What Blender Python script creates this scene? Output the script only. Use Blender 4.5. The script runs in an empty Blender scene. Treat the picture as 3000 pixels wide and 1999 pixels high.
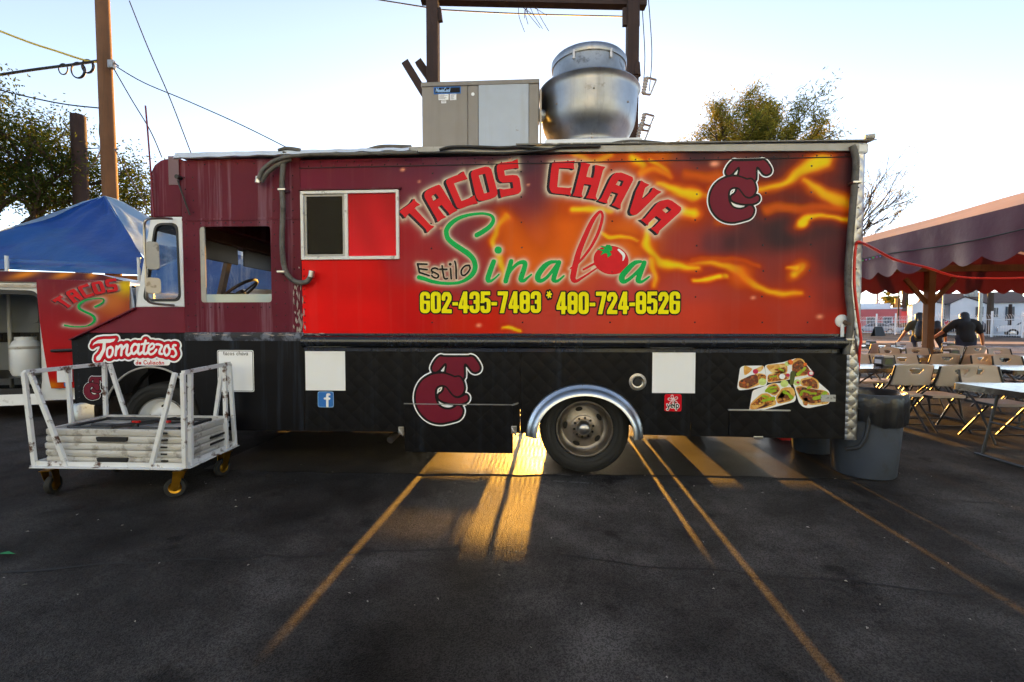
import bpy, bmesh, math, random
import numpy as np
from mathutils import Vector, Matrix
from mathutils.geometry import tessellate_polygon
R = math.radians
scene = bpy.context.scene
col = scene.collection
random.seed(7)

# ------------------------------------------------------------------ camera
CAM = (0.0, -4.04, 1.35); YAW = R(3.36); PITCH = R(2.2); FPX = 1333.6      # 16 mm lens on 36 mm
cd = bpy.data.cameras.new('camera'); cam = bpy.data.objects.new('camera', cd); col.objects.link(cam)
cd.lens = 16.0; cd.sensor_width = 36; cd.clip_start = 0.05; cd.clip_end = 2000
cam.location = CAM; cam.rotation_euler = (R(90) - PITCH, 0, YAW)
scene.camera = cam
# ------------------------------------------------------------------ sky and sun (golden hour, sun low behind the truck)
SUN_EL, SUN_AZ = 4.7, 1.6            # degrees; azimuth from +Y towards +X
w = bpy.data.worlds.new('World'); scene.world = w; w.use_nodes = True
nt = w.node_tree
bg = nt.nodes['Background']
sky = nt.nodes.new('ShaderNodeTexSky'); sky.sky_type = 'NISHITA'; sky.sun_disc = False
sky.sun_elevation = R(SUN_EL); sky.sun_rotation = R(SUN_AZ); sky.altitude = 300
sky.air_density = 0.5; sky.dust_density = 0.35; sky.ozone_density = 0.8
hs = nt.nodes.new('ShaderNodeHueSaturation'); hs.inputs['Saturation'].default_value = 0.72
nt.links.new(sky.outputs[0], hs.inputs['Color']); nt.links.new(hs.outputs[0], bg.inputs[0]); bg.inputs[1].default_value = 0.15
sl = bpy.data.lights.new('sun', 'SUN'); so = bpy.data.objects.new('sun', sl); col.objects.link(so)
sl.energy = 5.0; sl.angle = R(0.7); sl.color = (1.0, 0.46, 0.06)
sd = Vector((math.sin(R(SUN_AZ)) * math.cos(R(SUN_EL)), math.cos(R(SUN_AZ)) * math.cos(R(SUN_EL)), math.sin(R(SUN_EL))))
so.rotation_euler = (-sd).to_track_quat('-Z', 'Y').to_euler(); so.location = sd * 60
scene.view_settings.view_transform = 'Standard'; scene.view_settings.look = 'None'
scene.view_settings.exposure = 2.2; scene.view_settings.gamma = 1.0; scene.view_settings.use_curve_mapping = False
scene.cycles.max_bounces = 6; scene.cycles.transparent_max_bounces = 16
scene.cycles.diffuse_bounces = 3; scene.cycles.glossy_bounces = 3; scene.cycles.adaptive_threshold = 0.03
scene.cycles.caustics_reflective = False; scene.cycles.caustics_refractive = False
scene.cycles.sample_clamp_indirect = 6.0

# ------------------------------------------------------------------ helpers
_F = Vector((-math.sin(YAW) * math.cos(PITCH), math.cos(YAW) * math.cos(PITCH), -math.sin(PITCH)))
_Rt = Vector((math.cos(YAW), math.sin(YAW), 0)); _U = _Rt.cross(_F)
def ray(px, py): return _F + _Rt * ((px - 1500) / FPX) - _U * ((py - 999.5) / FPX)
K = 3000 / 2353
def at(px, py, Y=0.0):
    "a point of the photograph (2353 px wide measure) carried to the upright plane y = Y"
    d = ray(px * K, py * K); t = (Y - CAM[1]) / d.y
    return Vector(CAM) + d * t
def gr(px, py, z=0.0):
    d = ray(px * K, py * K); t = (z - CAM[2]) / d.z
    return Vector(CAM) + d * t
def dp(px, py, dist):
    "a point at a distance along the line of sight's forward axis"
    return Vector(CAM) + ray(px * K, py * K) * dist
def S(r, g, b):
    f = lambda v: (v / 255 / 12.92) if v / 255 <= 0.04045 else ((v / 255 + 0.055) / 1.055) ** 2.4
    return (f(r), f(g), f(b), 1.0)
def mul(c, k): return (c[0] * k, c[1] * k, c[2] * k, 1.0)

def mat(name, base, rough=0.6, metal=0.0, var=None, bump=None, dirt=None, streak=None, coat=0.0, spec=0.5, trans=0.0, attr=None, aniso=0, alpha=1.0):
    m = bpy.data.materials.new(name); m.use_nodes = True
    n = m.node_tree.nodes; l = m.node_tree.links; b = n['Principled BSDF']
    if len(base) == 3: base = (*base, 1.0)
    b.inputs['Roughness'].default_value = rough; b.inputs['Metallic'].default_value = metal
    b.inputs['Specular IOR Level'].default_value = spec; b.inputs['Coat Weight'].default_value = coat
    b.inputs['Coat Roughness'].default_value = 0.15
    b.inputs['Transmission Weight'].default_value = trans; b.inputs['Alpha'].default_value = alpha
    b.inputs['Base Color'].default_value = base
    tc = n.new('ShaderNodeTexCoord'); src = None
    if attr:
        a = n.new('ShaderNodeAttribute'); a.attribute_name = attr; src = a.outputs['Color']
    else:
        rgb = n.new('ShaderNodeRGB'); rgb.outputs[0].default_value = base; src = rgb.outputs[0]
    def noise(scale, detail=4, stretch=None, rough_=0.55):
        t = n.new('ShaderNodeTexNoise'); t.inputs['Scale'].default_value = scale; t.inputs['Detail'].default_value = detail
        t.inputs['Roughness'].default_value = rough_
        if stretch:
            mp = n.new('ShaderNodeMapping'); mp.inputs['Scale'].default_value = stretch
            l.new(tc.outputs['Object'], mp.inputs[0]); l.new(mp.outputs[0], t.inputs[0])
        else: l.new(tc.outputs['Object'], t.inputs[0])
        return t.outputs['Fac']
    def mix(kind, fac, a_, b_):
        mx = n.new('ShaderNodeMix'); mx.data_type = 'RGBA'; mx.blend_type = kind
        if isinstance(fac, float): mx.inputs[0].default_value = fac
        else: l.new(fac, mx.inputs[0])
        l.new(a_, mx.inputs[6])
        if isinstance(b_, tuple): mx.inputs[7].default_value = b_
        else: l.new(b_, mx.inputs[7])
        return mx.outputs[2]
    def ramp(sock, lo, hi, a_=0.0, b_=1.0):
        r = n.new('ShaderNodeMapRange'); r.inputs[1].default_value = lo; r.inputs[2].default_value = hi
        r.inputs[3].default_value = a_; r.inputs[4].default_value = b_; l.new(sock, r.inputs[0]); return r.outputs[0]
    if var:
        f = ramp(noise(var[0], 5), 0.3, 0.7, 1 - var[1], 1 + var[1])
        cb = n.new('ShaderNodeCombineColor')
        for i in range(3): l.new(f, cb.inputs[i])
        src = mix('MULTIPLY', 1.0, src, cb.outputs[0])
    if streak:      # (colour, strength, scale): vertical run marks
        f = ramp(noise(1.0, 6, (streak[2], streak[2], streak[2] * 0.035), 0.7), 0.52, 0.75, 0.0, streak[1])
        src = mix('MIX', f, src, streak[0])
    if dirt:        # (colour, scale, threshold, strength)
        f = ramp(noise(dirt[1], 8, None, 0.65), dirt[2], dirt[2] + 0.08, 0.0, dirt[3])
        src = mix('MIX', f, src, dirt[0])
    l.new(src, b.inputs['Base Color'])
    if bump:
        bp = n.new('ShaderNodeBump'); bp.inputs['Strength'].default_value = bump[1]; bp.inputs['Distance'].default_value = bump[2] if len(bump) > 2 else 0.01
        l.new(noise(bump[0], 6), bp.inputs['Height']); l.new(bp.outputs[0], b.inputs['Normal'])
    m['_src'] = 0
    return m

class MB:
    "collects shapes of one part; build() links them as ONE mesh object"
    def __init__(s): s.v = []; s.f = []; s.uvflip = False
    def add(s, vs, fs):
        k = len(s.v); s.v += [tuple(p) for p in vs]; s.f += [tuple(i + k for i in f) for f in fs]; return s
    def box(s, x0, x1, y0, y1, z0, z1, M=None):
        vs = [Vector((x, y, z)) for z in (z0, z1) for y in (y0, y1) for x in (x0, x1)]
        if M is not None: vs = [M @ p for p in vs]
        return s.add(vs, [(0, 2, 3, 1), (4, 5, 7, 6), (0, 1, 5, 4), (2, 6, 7, 3), (0, 4, 6, 2), (1, 3, 7, 5)])
    def bar(s, a, b, w_, h, up=(0, 0, 1)):
        a = Vector(a); b = Vector(b); d = (b - a); L = d.length; d.normalize(); u = Vector(up)
        if abs(d.dot(u)) > 0.98: u = Vector((1, 0, 0)) if abs(d.x) < 0.9 else Vector((0, 1, 0))
        x = d.cross(u).normalized(); u = x.cross(d).normalized()
        vs = [p + x * (w_ / 2 * i) + u * (h / 2 * j) for p in (a, b) for j in (-1, 1) for i in (-1, 1)]
        return s.add(vs, [(0, 1, 3, 2), (4, 6, 7, 5), (0, 4, 5, 1), (2, 3, 7, 6), (0, 2, 6, 4), (1, 5, 7, 3)])
    def tube(s, pts, r, seg=8, cap=True, closed=False):
        pts = [Vector(p) for p in pts]; n_ = len(pts); rr = r if isinstance(r, (list, tuple)) else [r] * n_
        ref = None; k = len(s.v)
        for i, p in enumerate(pts):
            if closed: t = pts[(i + 1) % n_] - pts[i - 1]
            else: t = pts[min(i + 1, n_ - 1)] - pts[max(i - 1, 0)]
            t.normalize()
            if ref is None:
                ref = t.cross(Vector((0, 0, 1)))
                if ref.length < 0.05: ref = t.cross(Vector((0, 1, 0)))
            ref = (ref - t * ref.dot(t)).normalized(); u = t.cross(ref)
            for j in range(seg):
                a = 2 * math.pi * j / seg
                s.v.append(tuple(p + (ref * math.cos(a) + u * math.sin(a)) * rr[i]))
        m_ = n_ if closed else n_ - 1
        for i in range(m_):
            for j in range(seg):
                a = k + i * seg + j; b_ = k + i * seg + (j + 1) % seg
                c = k + ((i + 1) % n_) * seg + (j + 1) % seg; d = k + ((i + 1) % n_) * seg + j
                s.f.append((a, d, c, b_))
        if cap and not closed:
            s.f.append(tuple(k + j for j in range(seg))); s.f.append(tuple(k + (n_ - 1) * seg + j for j in reversed(range(seg))))
        return s
    def lathe(s, prof, M, seg=32, close=False):
        "profile (radius, height) turned about local Z, placed with M"
        k = len(s.v); n_ = len(prof)
        for j in range(seg):
            a = 2 * math.pi * j / seg
            for r_, h in prof: s.v.append(tuple(M @ Vector((r_ * math.cos(a), r_ * math.sin(a), h))))
        for j in range(seg):
            for i in range(n_ - 1):
                a = k + j * n_ + i; b_ = k + ((j + 1) % seg) * n_ + i
                s.f.append((a, b_, b_ + 1, a + 1))
        return s
    def prism(s, poly, a, b, axis='y'):
        "flat outline (u, v) with thickness between a and b along axis"
        mk = {'y': lambda p, t: (p[0], t, p[1]), 'x': lambda p, t: (t, p[0], p[1]), 'z': lambda p, t: (p[0], p[1], t)}[axis]
        n_ = len(poly); k = len(s.v)
        s.v += [mk(p, a) for p in poly] + [mk(p, b) for p in poly]
        tri = tessellate_polygon([[Vector((p[0], p[1], 0)) for p in poly]])
        for t in tri: s.f.append(tuple(k + i for i in t)); s.f.append(tuple(k + n_ + i for i in reversed(t)))
        for i in range(n_): s.f.append((k + i, k + (i + 1) % n_, k + n_ + (i + 1) % n_, k + n_ + i))
        return s
    def ball(s, c, r, seg=12, rings=8, sc=(1, 1, 1)):
        prof = [(math.sin(math.pi * i / rings) * r, -math.cos(math.pi * i / rings) * r) for i in range(rings + 1)]
        return s.lathe(prof, Matrix.Translation(c) @ Matrix.Diagonal((*sc, 1)), seg)
    def mesh(s, name, m, smooth=None):
        me = bpy.data.meshes.new(name); me.from_pydata(s.v, [], s.f)
        bm = bmesh.new(); bm.from_mesh(me)
        bmesh.ops.remove_doubles(bm, verts=bm.verts, dist=1e-5)
        bmesh.ops.recalc_face_normals(bm, faces=bm.faces); bm.to_mesh(me); bm.free()
        if smooth is not None:
            me.polygons.foreach_set('use_smooth', [True] * len(me.polygons)); me.set_sharp_from_angle(angle=R(smooth))
        if m is not None: me.materials.append(m)
        return me
    def build(s, name, m, parent=None, smooth=None, bevel=0.0, recalc=True):
        o = bpy.data.objects.new(name, s.mesh(name, m, smooth)); link(o, parent)
        if bevel:
            bv = o.modifiers.new('bevel', 'BEVEL'); bv.width = bevel; bv.segments = 2; bv.limit_method = 'ANGLE'
        return o

def link(o, parent=None):
    col.objects.link(o)
    if parent is not None:
        o.parent = parent
        bpy_mat = Matrix.Translation(parent_world(parent)) if parent.rotation_euler.z == 0 else None
        o.matrix_parent_inverse = (Matrix.Translation(parent_world(parent))).inverted()
def parent_world(p):
    v = Vector(p.location)
    while p.parent is not None and p.type == 'EMPTY' and False: p = p.parent
    return v if p.parent is None else Vector(p.get('wloc', (0, 0, 0)))
def tag(o, label, cat, group=None, kind=None):
    o['label'] = label
    if cat: o['category'] = cat
    if group: o['group'] = group
    if kind: o['kind'] = kind
    return o
def thing(name, label, cat, loc=(0, 0, 0), group=None):
    o = bpy.data.objects.new(name, None); o.empty_display_size = 0.1; o.location = loc; col.objects.link(o)
    return tag(o, label, cat, group)
def sub(name, parent):
    "a part made of sub-parts: an Empty below its thing, without offset"
    o = bpy.data.objects.new(name, None); o.empty_display_size = 0.05; link(o, parent); return o
def struct(name, mb, m, smooth=None, kind='structure'):
    o = mb.build(name, m, None, smooth); o['kind'] = kind; return o
def copy_tree(o, parent=None, loc=None, rz=None):
    c = o.copy(); col.objects.link(c); c.parent = parent
    if loc is not None: c.location = loc
    if rz is not None: c.rotation_euler.z = rz
    for ch in o.children: copy_tree(ch, c)
    return c
def T(x, y, z): return Matrix.Translation((x, y, z))
def cr(pts, n=8, closed=False):
    "Catmull-Rom through points of any dimension"
    P = [np.array(p, float) for p in pts]; out = []; N = len(P)
    rng = range(N) if closed else range(N - 1)
    for i in rng:
        if closed: a, b, c, d = P[i - 1], P[i], P[(i + 1) % N], P[(i + 2) % N]
        else: a, b, c, d = P[max(i - 1, 0)], P[i], P[i + 1], P[min(i + 2, N - 1)]
        for k in range(n):
            t = k / n
            out.append(0.5 * ((2 * b) + (-a + c) * t + (2 * a - 5 * b + 4 * c - d) * t * t + (-a + 3 * b - 3 * c + d) * t ** 3))
    if not closed: out.append(P[-1])
    return [tuple(float(v) for v in p) for p in out]

# ---- flat printed shapes: distance fields cut into sheets of vinyl
def d_stroke(X, Z, pts):
    D = np.full(X.shape, 1e4)
    for (ax, az, ar), (bx, bz, br) in zip(pts[:-1], pts[1:]):
        dx, dz = bx - ax, bz - az; L = dx * dx + dz * dz + 1e-12
        t = np.clip(((X - ax) * dx + (Z - az) * dz) / L, 0, 1)
        np.minimum(D, np.hypot(X - ax - t * dx, Z - az - t * dz) - (ar + (br - ar) * t), out=D)
    return D
def d_poly(X, Z, pts):
    D = np.full(X.shape, 1e4); ins = np.zeros(X.shape, bool); n = len(pts)
    for i in range(n):
        ax, az = pts[i]; bx, bz = pts[(i + 1) % n]
        dx, dz = bx - ax, bz - az; L = dx * dx + dz * dz + 1e-12
        t = np.clip(((X - ax) * dx + (Z - az) * dz) / L, 0, 1)
        np.minimum(D, np.hypot(X - ax - t * dx, Z - az - t * dz), out=D)
        c = ((az > Z) != (bz > Z)) & (X < (dx) * (Z - az) / (dz if abs(dz) > 1e-12 else 1e-12) + ax)
        ins ^= c
    return np.where(ins, -D, D)
def d_rbox(X, Z, x0, z0, x1, z1, r):
    qx = np.abs(X - (x0 + x1) / 2) - (x1 - x0) / 2 + r; qz = np.abs(Z - (z0 + z1) / 2) - (z1 - z0) / 2 + r
    return np.hypot(np.maximum(qx, 0), np.maximum(qz, 0)) + np.minimum(np.maximum(qx, qz), 0) - r
def contours(D, xs, zs):
    "marching squares: closed loops where D crosses zero (inside negative)"
    Dp = np.pad(D, 1, constant_values=1e4)
    xs = np.concatenate([[2 * xs[0] - xs[1]], xs, [2 * xs[-1] - xs[-2]]]); zs = np.concatenate([[2 * zs[0] - zs[1]], zs, [2 * zs[-1] - zs[-2]]])
    I = Dp < 0
    cs = I[:-1, :-1].astype(int) + 2 * I[:-1, 1:] + 4 * I[1:, 1:] + 8 * I[1:, :-1]
    tab = {1: [(3, 0)], 2: [(0, 1)], 3: [(3, 1)], 4: [(1, 2)], 5: [(3, 0), (1, 2)], 6: [(0, 2)], 7: [(3, 2)], 8: [(2, 3)], 9: [(2, 0)], 10: [(0, 1), (2, 3)], 11: [(2, 1)], 12: [(1, 3)], 13: [(1, 0)], 14: [(0, 3)]}
    def key(i, j, e): return {0: (0, i, j), 1: (1, i, j + 1), 2: (0, i + 1, j), 3: (1, i, j)}[e]
    nxt = {}
    for i, j in zip(*np.nonzero((cs > 0) & (cs < 15))):
        for a, b in tab[int(cs[i, j])]: nxt.setdefault(key(i, j, a), []).append(key(i, j, b))
    def pt(k):
        t, i, j = k
        if t == 0: a, b = Dp[i, j], Dp[i, j + 1]; f = min(1, max(0, a / (a - b))); return (xs[j] + f * (xs[j + 1] - xs[j]), zs[i])
        a, b = Dp[i, j], Dp[i + 1, j]; f = min(1, max(0, a / (a - b))); return (xs[j], zs[i] + f * (zs[i + 1] - zs[i]))
    loops = []
    while nxt:
        k0 = next(iter(nxt)); k = k0; lp = []
        while k in nxt:
            lp.append(pt(k)); q = nxt[k]; k2 = q.pop()
            if not q: del nxt[k]
            k = k2
        if len(lp) > 5: loops.append(lp)
    return loops
def simplify(lp, eps):
    P = np.array(lp)
    def dpk(a, b):
        if b <= a + 1: return []
        q = P[a + 1:b]; d = P[b] - P[a]; L = np.hypot(*d)
        dist = np.hypot(*(q - P[a]).T) if L < 1e-9 else np.abs(d[0] * (q[:, 1] - P[a][1]) - d[1] * (q[:, 0] - P[a][0])) / L
        i = int(dist.argmax())
        if dist[i] < eps: return []
        return dpk(a, a + 1 + i) + [a + 1 + i] + dpk(a + 1 + i, b)
    m = len(P) // 2
    idx = [0] + dpk(0, m) + [m] + dpk(m, len(P) - 1)
    return [tuple(P[i]) for i in idx]
def sheet_mesh(name, fn, bx, level, m, res=0.005, eps=0.0009, place=None):
    "the region fn < level over bx=(x0,z0,x1,z1) as a flat mesh in the x-z plane (y = 0), facing -y"
    xs = np.arange(bx[0], bx[2] + res, res); zs = np.arange(bx[1], bx[3] + res, res)
    X, Z = np.meshgrid(xs, zs)
    loops = [simplify(l, eps) for l in contours(fn(X, Z) - level, xs, zs)]
    loops = [l for l in loops if len(l) > 2]
    vs = [p for l in loops for p in l]
    if not vs: return None
    def area(l): return sum(l[i - 1][0] * l[i][1] - l[i][0] * l[i - 1][1] for i in range(len(l))) / 2
    def inside(p, l):
        c = False
        for i in range(len(l)):
            a, b = l[i - 1], l[i]
            if (a[1] > p[1]) != (b[1] > p[1]) and p[0] < (b[0] - a[0]) * (p[1] - a[1]) / (b[1] - a[1]) + a[0]: c = not c
        return c
    offs = np.cumsum([0] + [len(l) for l in loops]); ars = [abs(area(l)) for l in loops]
    depth = [sum(1 for j in range(len(loops)) if j != i and ars[j] > ars[i] and inside(loops[i][0], loops[j])) for i in range(len(loops))]
    tri = []
    for i in range(len(loops)):
        if depth[i] % 2: continue
        grp = [i] + [j for j in range(len(loops)) if depth[j] == depth[i] + 1 and ars[j] < ars[i] and inside(loops[j][0], loops[i])]
        ids = [int(offs[j]) + k for j in grp for k in range(len(loops[j]))]
        tri += [tuple(ids[v] for v in t) for t in tessellate_polygon([[Vector((p[0], p[1], 0)) for p in loops[j]] for j in grp])]
    me = bpy.data.meshes.new(name)
    P3 = [(p[0], 0.0, p[1]) if place is None else tuple(place(p[0], p[1])) for p in vs]
    fs = []
    for a, b, c in tri:
        ar = (vs[b][0] - vs[a][0]) * (vs[c][1] - vs[a][1]) - (vs[c][0] - vs[a][0]) * (vs[b][1] - vs[a][1])
        if abs(ar) < 1e-12: continue
        fs.append((a, b, c) if ar > 0 else (a, c, b))
    me.from_pydata(P3, [], fs); me.validate(); me.materials.append(m)
    return me
def decal(name, fn, bx, level, m, parent, y, res=0.005, eps=0.0009, place=None):
    me = sheet_mesh(name, fn, bx, level, m, res, eps, place)
    if me is None: return None
    o = bpy.data.objects.new(name, me); link(o, parent)
    if place is None: o.location.y += y
    return o
def zm(x0, y0, s, Y=0.0):
    "measure taken from an enlarged detail of the photograph -> metres on the upright plane y = Y"
    def f(zx, zy):
        p = at((x0 + zx * s) / K, (y0 + zy * s) / K, Y); return (p.x, p.z)
    f.k = s * (4.04 + Y) / FPX
    return f
def zpoly(q, pts): return [q(*p) for p in pts]
def zstroke(q, pts, n=6, hw=None):
    L = [(*q(p[0], p[1]), (p[2] if len(p) > 2 else hw) * q.k) for p in pts]
    return cr(L, n) if n > 1 and len(L) > 2 else L
def bbox(ptsl, pad):
    a = np.array([p[:2] for l in ptsl for p in l]); return (a[:, 0].min() - pad, a[:, 1].min() - pad, a[:, 0].max() + pad, a[:, 1].max() + pad)

# ------------------------------------------------------------------ materials
AL = 1.0
def P(r, g, b, k=1.0): return mul(S(r, g, b), AL * k)
M = {}
M['maroon'] = mat('maroon paint', P(98, 29, 46), 0.45, spec=.12, var=(2.2, 0.14), streak=((*P(168, 136, 152)[:3], 1), 0.55, 9), bump=(3.0, 0.25, 0.012))
M['maroon2'] = mat('maroon bonnet paint', P(112, 28, 46), 0.4, spec=.2, var=(3, 0.1), bump=(4, 0.15, 0.01))
M['black_paint'] = mat('black paint', P(14, 14, 18), 0.45, spec=.15, var=(4, 0.2), streak=((*P(90, 105, 130)[:3], 1), 0.22, 8), bump=(3.0, 0.2, 0.01))
M['black_gloss'] = mat('black gloss rail', P(26, 28, 34), 0.2, var=(6, 0.2), streak=((*P(80, 90, 105)[:3], 1), 0.2, 9), spec=0.6)
M['black_plastic'] = mat('black plastic', P(28, 28, 30), 0.5, var=(8, 0.2))
M['rubber'] = mat('tyre rubber', P(30, 30, 30), 0.75, var=(14, 0.18), bump=(60, 0.25, 0.003))
M['rubber_grey'] = mat('conduit grey', P(95, 92, 88), 0.6, var=(10, 0.3), dirt=((*P(40, 36, 30)[:3], 1), 9, 0.55, 0.6))
M['white_paint'] = mat('white paint', P(232, 234, 238), 0.4, var=(5, 0.05), dirt=((*P(150, 150, 150)[:3], 1), 6, 0.62, 0.5))
M['white_frame'] = mat('white window frame', P(226, 224, 222), 0.4, dirt=((*P(120, 112, 104)[:3], 1), 10, 0.57, 0.7))
M['rail_grey'] = mat('roof rail paint', P(176, 172, 166), 0.5, var=(6, 0.12), dirt=((*P(70, 62, 54)[:3], 1), 8, 0.6, 0.7))
M['roof_white'] = mat('roof sheet white', P(208, 216, 230), 0.4, var=(3, 0.08), bump=(5, 0.4, 0.02))
M['dark'] = mat('underbody black', P(20, 19, 18), 0.85, var=(5, 0.3))
M['inside'] = mat('cab inside', P(44, 40, 38), 0.8, var=(5, 0.2))
M['inside_brown'] = mat('cab header', P(96, 76, 58), 0.6, var=(5, 0.3))
M['kitchen'] = mat('kitchen inside', P(30, 28, 27), 0.7, var=(4, 0.2))
M['steel_rim'] = mat('wheel steel', P(150, 142, 134), 0.34, 1.0, var=(6, 0.25), dirt=((*P(70, 58, 46)[:3], 1), 12, 0.58, 0.6))
M['steel_dark'] = mat('wheel steel dark', P(150, 144, 138), 0.45, 1.0, var=(6, 0.3))
M['steel'] = mat('stainless', P(190, 188, 186), 0.3, 1.0, var=(7, 0.15), bump=(30, 0.06, 0.004))
M['alu'] = mat('brushed aluminium', P(160, 163, 168), 0.42, 1.0, var=(4, 0.16), streak=((*P(120, 118, 116)[:3], 1), 0.5, 14), dirt=((*P(96, 82, 66)[:3], 1), 5, 0.64, 0.5))
M['alu_fender'] = mat('fender aluminium', P(206, 212, 220), 0.3, 1.0, var=(5, 0.08), bump=(26, 0.08, 0.003))
M['alu_cap'] = mat('fan cap aluminium', P(176, 178, 178), 0.45, 1.0, var=(6, 0.2), dirt=((*P(80, 74, 66)[:3], 1), 6, 0.55, 0.6))
M['chrome'] = mat('worn chrome', P(160, 154, 146), 0.3, 1.0, dirt=((*P(96, 80, 60)[:3], 1), 14, 0.6, 0.6))
M['taupe'] = mat('taupe painted metal', P(140, 133, 126), 0.45, var=(4, 0.06), streak=((*P(104, 92, 80)[:3], 1), 0.3, 8), bump=(5, 0.12, 0.01))
M['ac_pale'] = mat('pale blue panel', P(178, 186, 198), 0.4, var=(4, 0.05), dirt=((*P(120, 100, 78)[:3], 1), 9, 0.66, 0.8), streak=((*P(150, 140, 126)[:3], 1), 0.25, 10))
M['white_vinyl'] = mat('white vinyl', P(246, 247, 250), 0.35)
M['black_vinyl'] = mat('black vinyl', P(30, 28, 30), 0.4, spec=.12)
M['shadow_vinyl'] = mat('letter shadow vinyl', P(40, 36, 46), 0.4, spec=.12)
M['red_vinyl'] = mat('red vinyl', P(222, 34, 44), 0.4, spec=.12, var=(7, 0.06))
M['green_vinyl'] = mat('green vinyl', P(20, 176, 84), 0.4, spec=.12, var=(6, 0.07))
M['yellow_vinyl'] = mat('yellow vinyl', P(250, 238, 2), 0.4, spec=.12, var=(6, 0.05))
M['maroon_vinyl'] = mat('maroon vinyl', P(116, 32, 50), 0.4, spec=.12, var=(7, 0.06))
M['crimson_vinyl'] = mat('crimson vinyl', P(206, 10, 34), 0.4, spec=.12)
M['grey_vinyl'] = mat('grey print', P(128, 128, 132), 0.4)
M['blue_vinyl'] = mat('blue vinyl', P(58, 118, 196), 0.4, spec=.12)
M['blue_light'] = mat('light blue vinyl', P(150, 188, 230), 0.4)
M['wrap'] = mat('printed wrap', (0.5, 0.1, 0.1), 0.42, spec=.1, attr='Print', var=(1.6, 0.07), streak=((*P(180, 120, 110)[:3], 1), 0.10, 11), bump=(3.2, 0.16, 0.012))
M['wood'] = mat('weathered timber', P(120, 82, 48), 0.8, var=(3, 0.2), streak=((*P(70, 44, 24)[:3], 1), 0.6, 9), bump=(20, 0.3, 0.01))
M['wood_dark'] = mat('creosoted timber', P(58, 40, 32), 0.85, var=(3, 0.2), streak=((*P(30, 20, 16)[:3], 1), 0.6, 10), bump=(14, 0.4, 0.02))
M['wire'] = mat('wire black', P(40, 38, 38), 0.6)
M['wire_yellow'] = mat('wire yellow', P(214, 180, 70), 0.6)
M['red_cord'] = mat('red cord', P(214, 44, 34), 0.45)
M['red_plastic'] = mat('red plastic', P(190, 20, 20), 0.4)
M['blue_tarp'] = mat('blue tarp', P(20, 70, 150), 0.42, var=(3, 0.1), bump=(5, 0.5, 0.05))
M['glass'] = mat('window glass', (0.86, 0.92, 0.93, 1), 0.03, trans=1.0, spec=0.5)
M['rust_white'] = mat('chipped white paint', P(222, 224, 228), 0.5, var=(5, 0.05), dirt=((*P(82, 48, 30)[:3], 1), 9, 0.565, 1.0), bump=(30, 0.15, 0.003))
M['table_plastic'] = mat('folding table plastic', P(196, 194, 192), 0.5, var=(7, 0.05), dirt=((*P(120, 112, 104)[:3], 1), 11, 0.54, 0.6), bump=(90, 0.1, 0.002))
M['caster_gold'] = mat('zinc caster', P(172, 128, 40), 0.35, 1.0, var=(10, 0.25))
M['dark_tube'] = mat('dark steel tube', P(48, 50, 54), 0.4, 0.4)
def quilted(name, base, rough, metal, strength, cell=0.105, tint=None):
    "diamond-quilted sheet: raised pads between diagonal seams"
    m = mat(name, base, rough, metal, var=(5, 0.12), streak=tint, spec=.5 if metal else .16)
    n = m.node_tree.nodes; l = m.node_tree.links; b = n['Principled BSDF']
    tc = n.new('ShaderNodeTexCoord'); sx = n.new('ShaderNodeSeparateXYZ'); l.new(tc.outputs['Object'], sx.inputs[0])
    def math_(op, a, b_=None):
        t = n.new('ShaderNodeMath'); t.operation = op
        for i, v in enumerate((a, b_)):
            if v is None: continue
            if isinstance(v, (int, float)): t.inputs[i].default_value = v
            else: l.new(v, t.inputs[i])
        return t.outputs[0]
    ys = math_('ADD', sx.outputs[0], sx.outputs[1])
    u = math_('MULTIPLY', math_('ADD', ys, sx.outputs[2]), math.pi / (cell * 1.414))
    v = math_('MULTIPLY', math_('SUBTRACT', ys, sx.outputs[2]), math.pi / (cell * 1.414))
    h = math_('POWER', math_('MULTIPLY', math_('ABSOLUTE', math_('SINE', u)), math_('ABSOLUTE', math_('SINE', v))), 0.45)
    bp = n.new('ShaderNodeBump'); bp.inputs['Strength'].default_value = strength; bp.inputs['Distance'].default_value = 0.03
    l.new(h, bp.inputs['Height']); l.new(bp.outputs[0], b.inputs['Normal'])
    return m
M['quilt_black'] = quilted('black quilted sheet', P(13, 13, 16), 0.42, 0.0, 0.08, tint=((*P(70, 80, 96)[:3], 1), 0.16, 9))
M['quilt_steel'] = quilted('quilted stainless', P(176, 176, 178), 0.3, 1.0, 0.12, 0.075)

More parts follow.
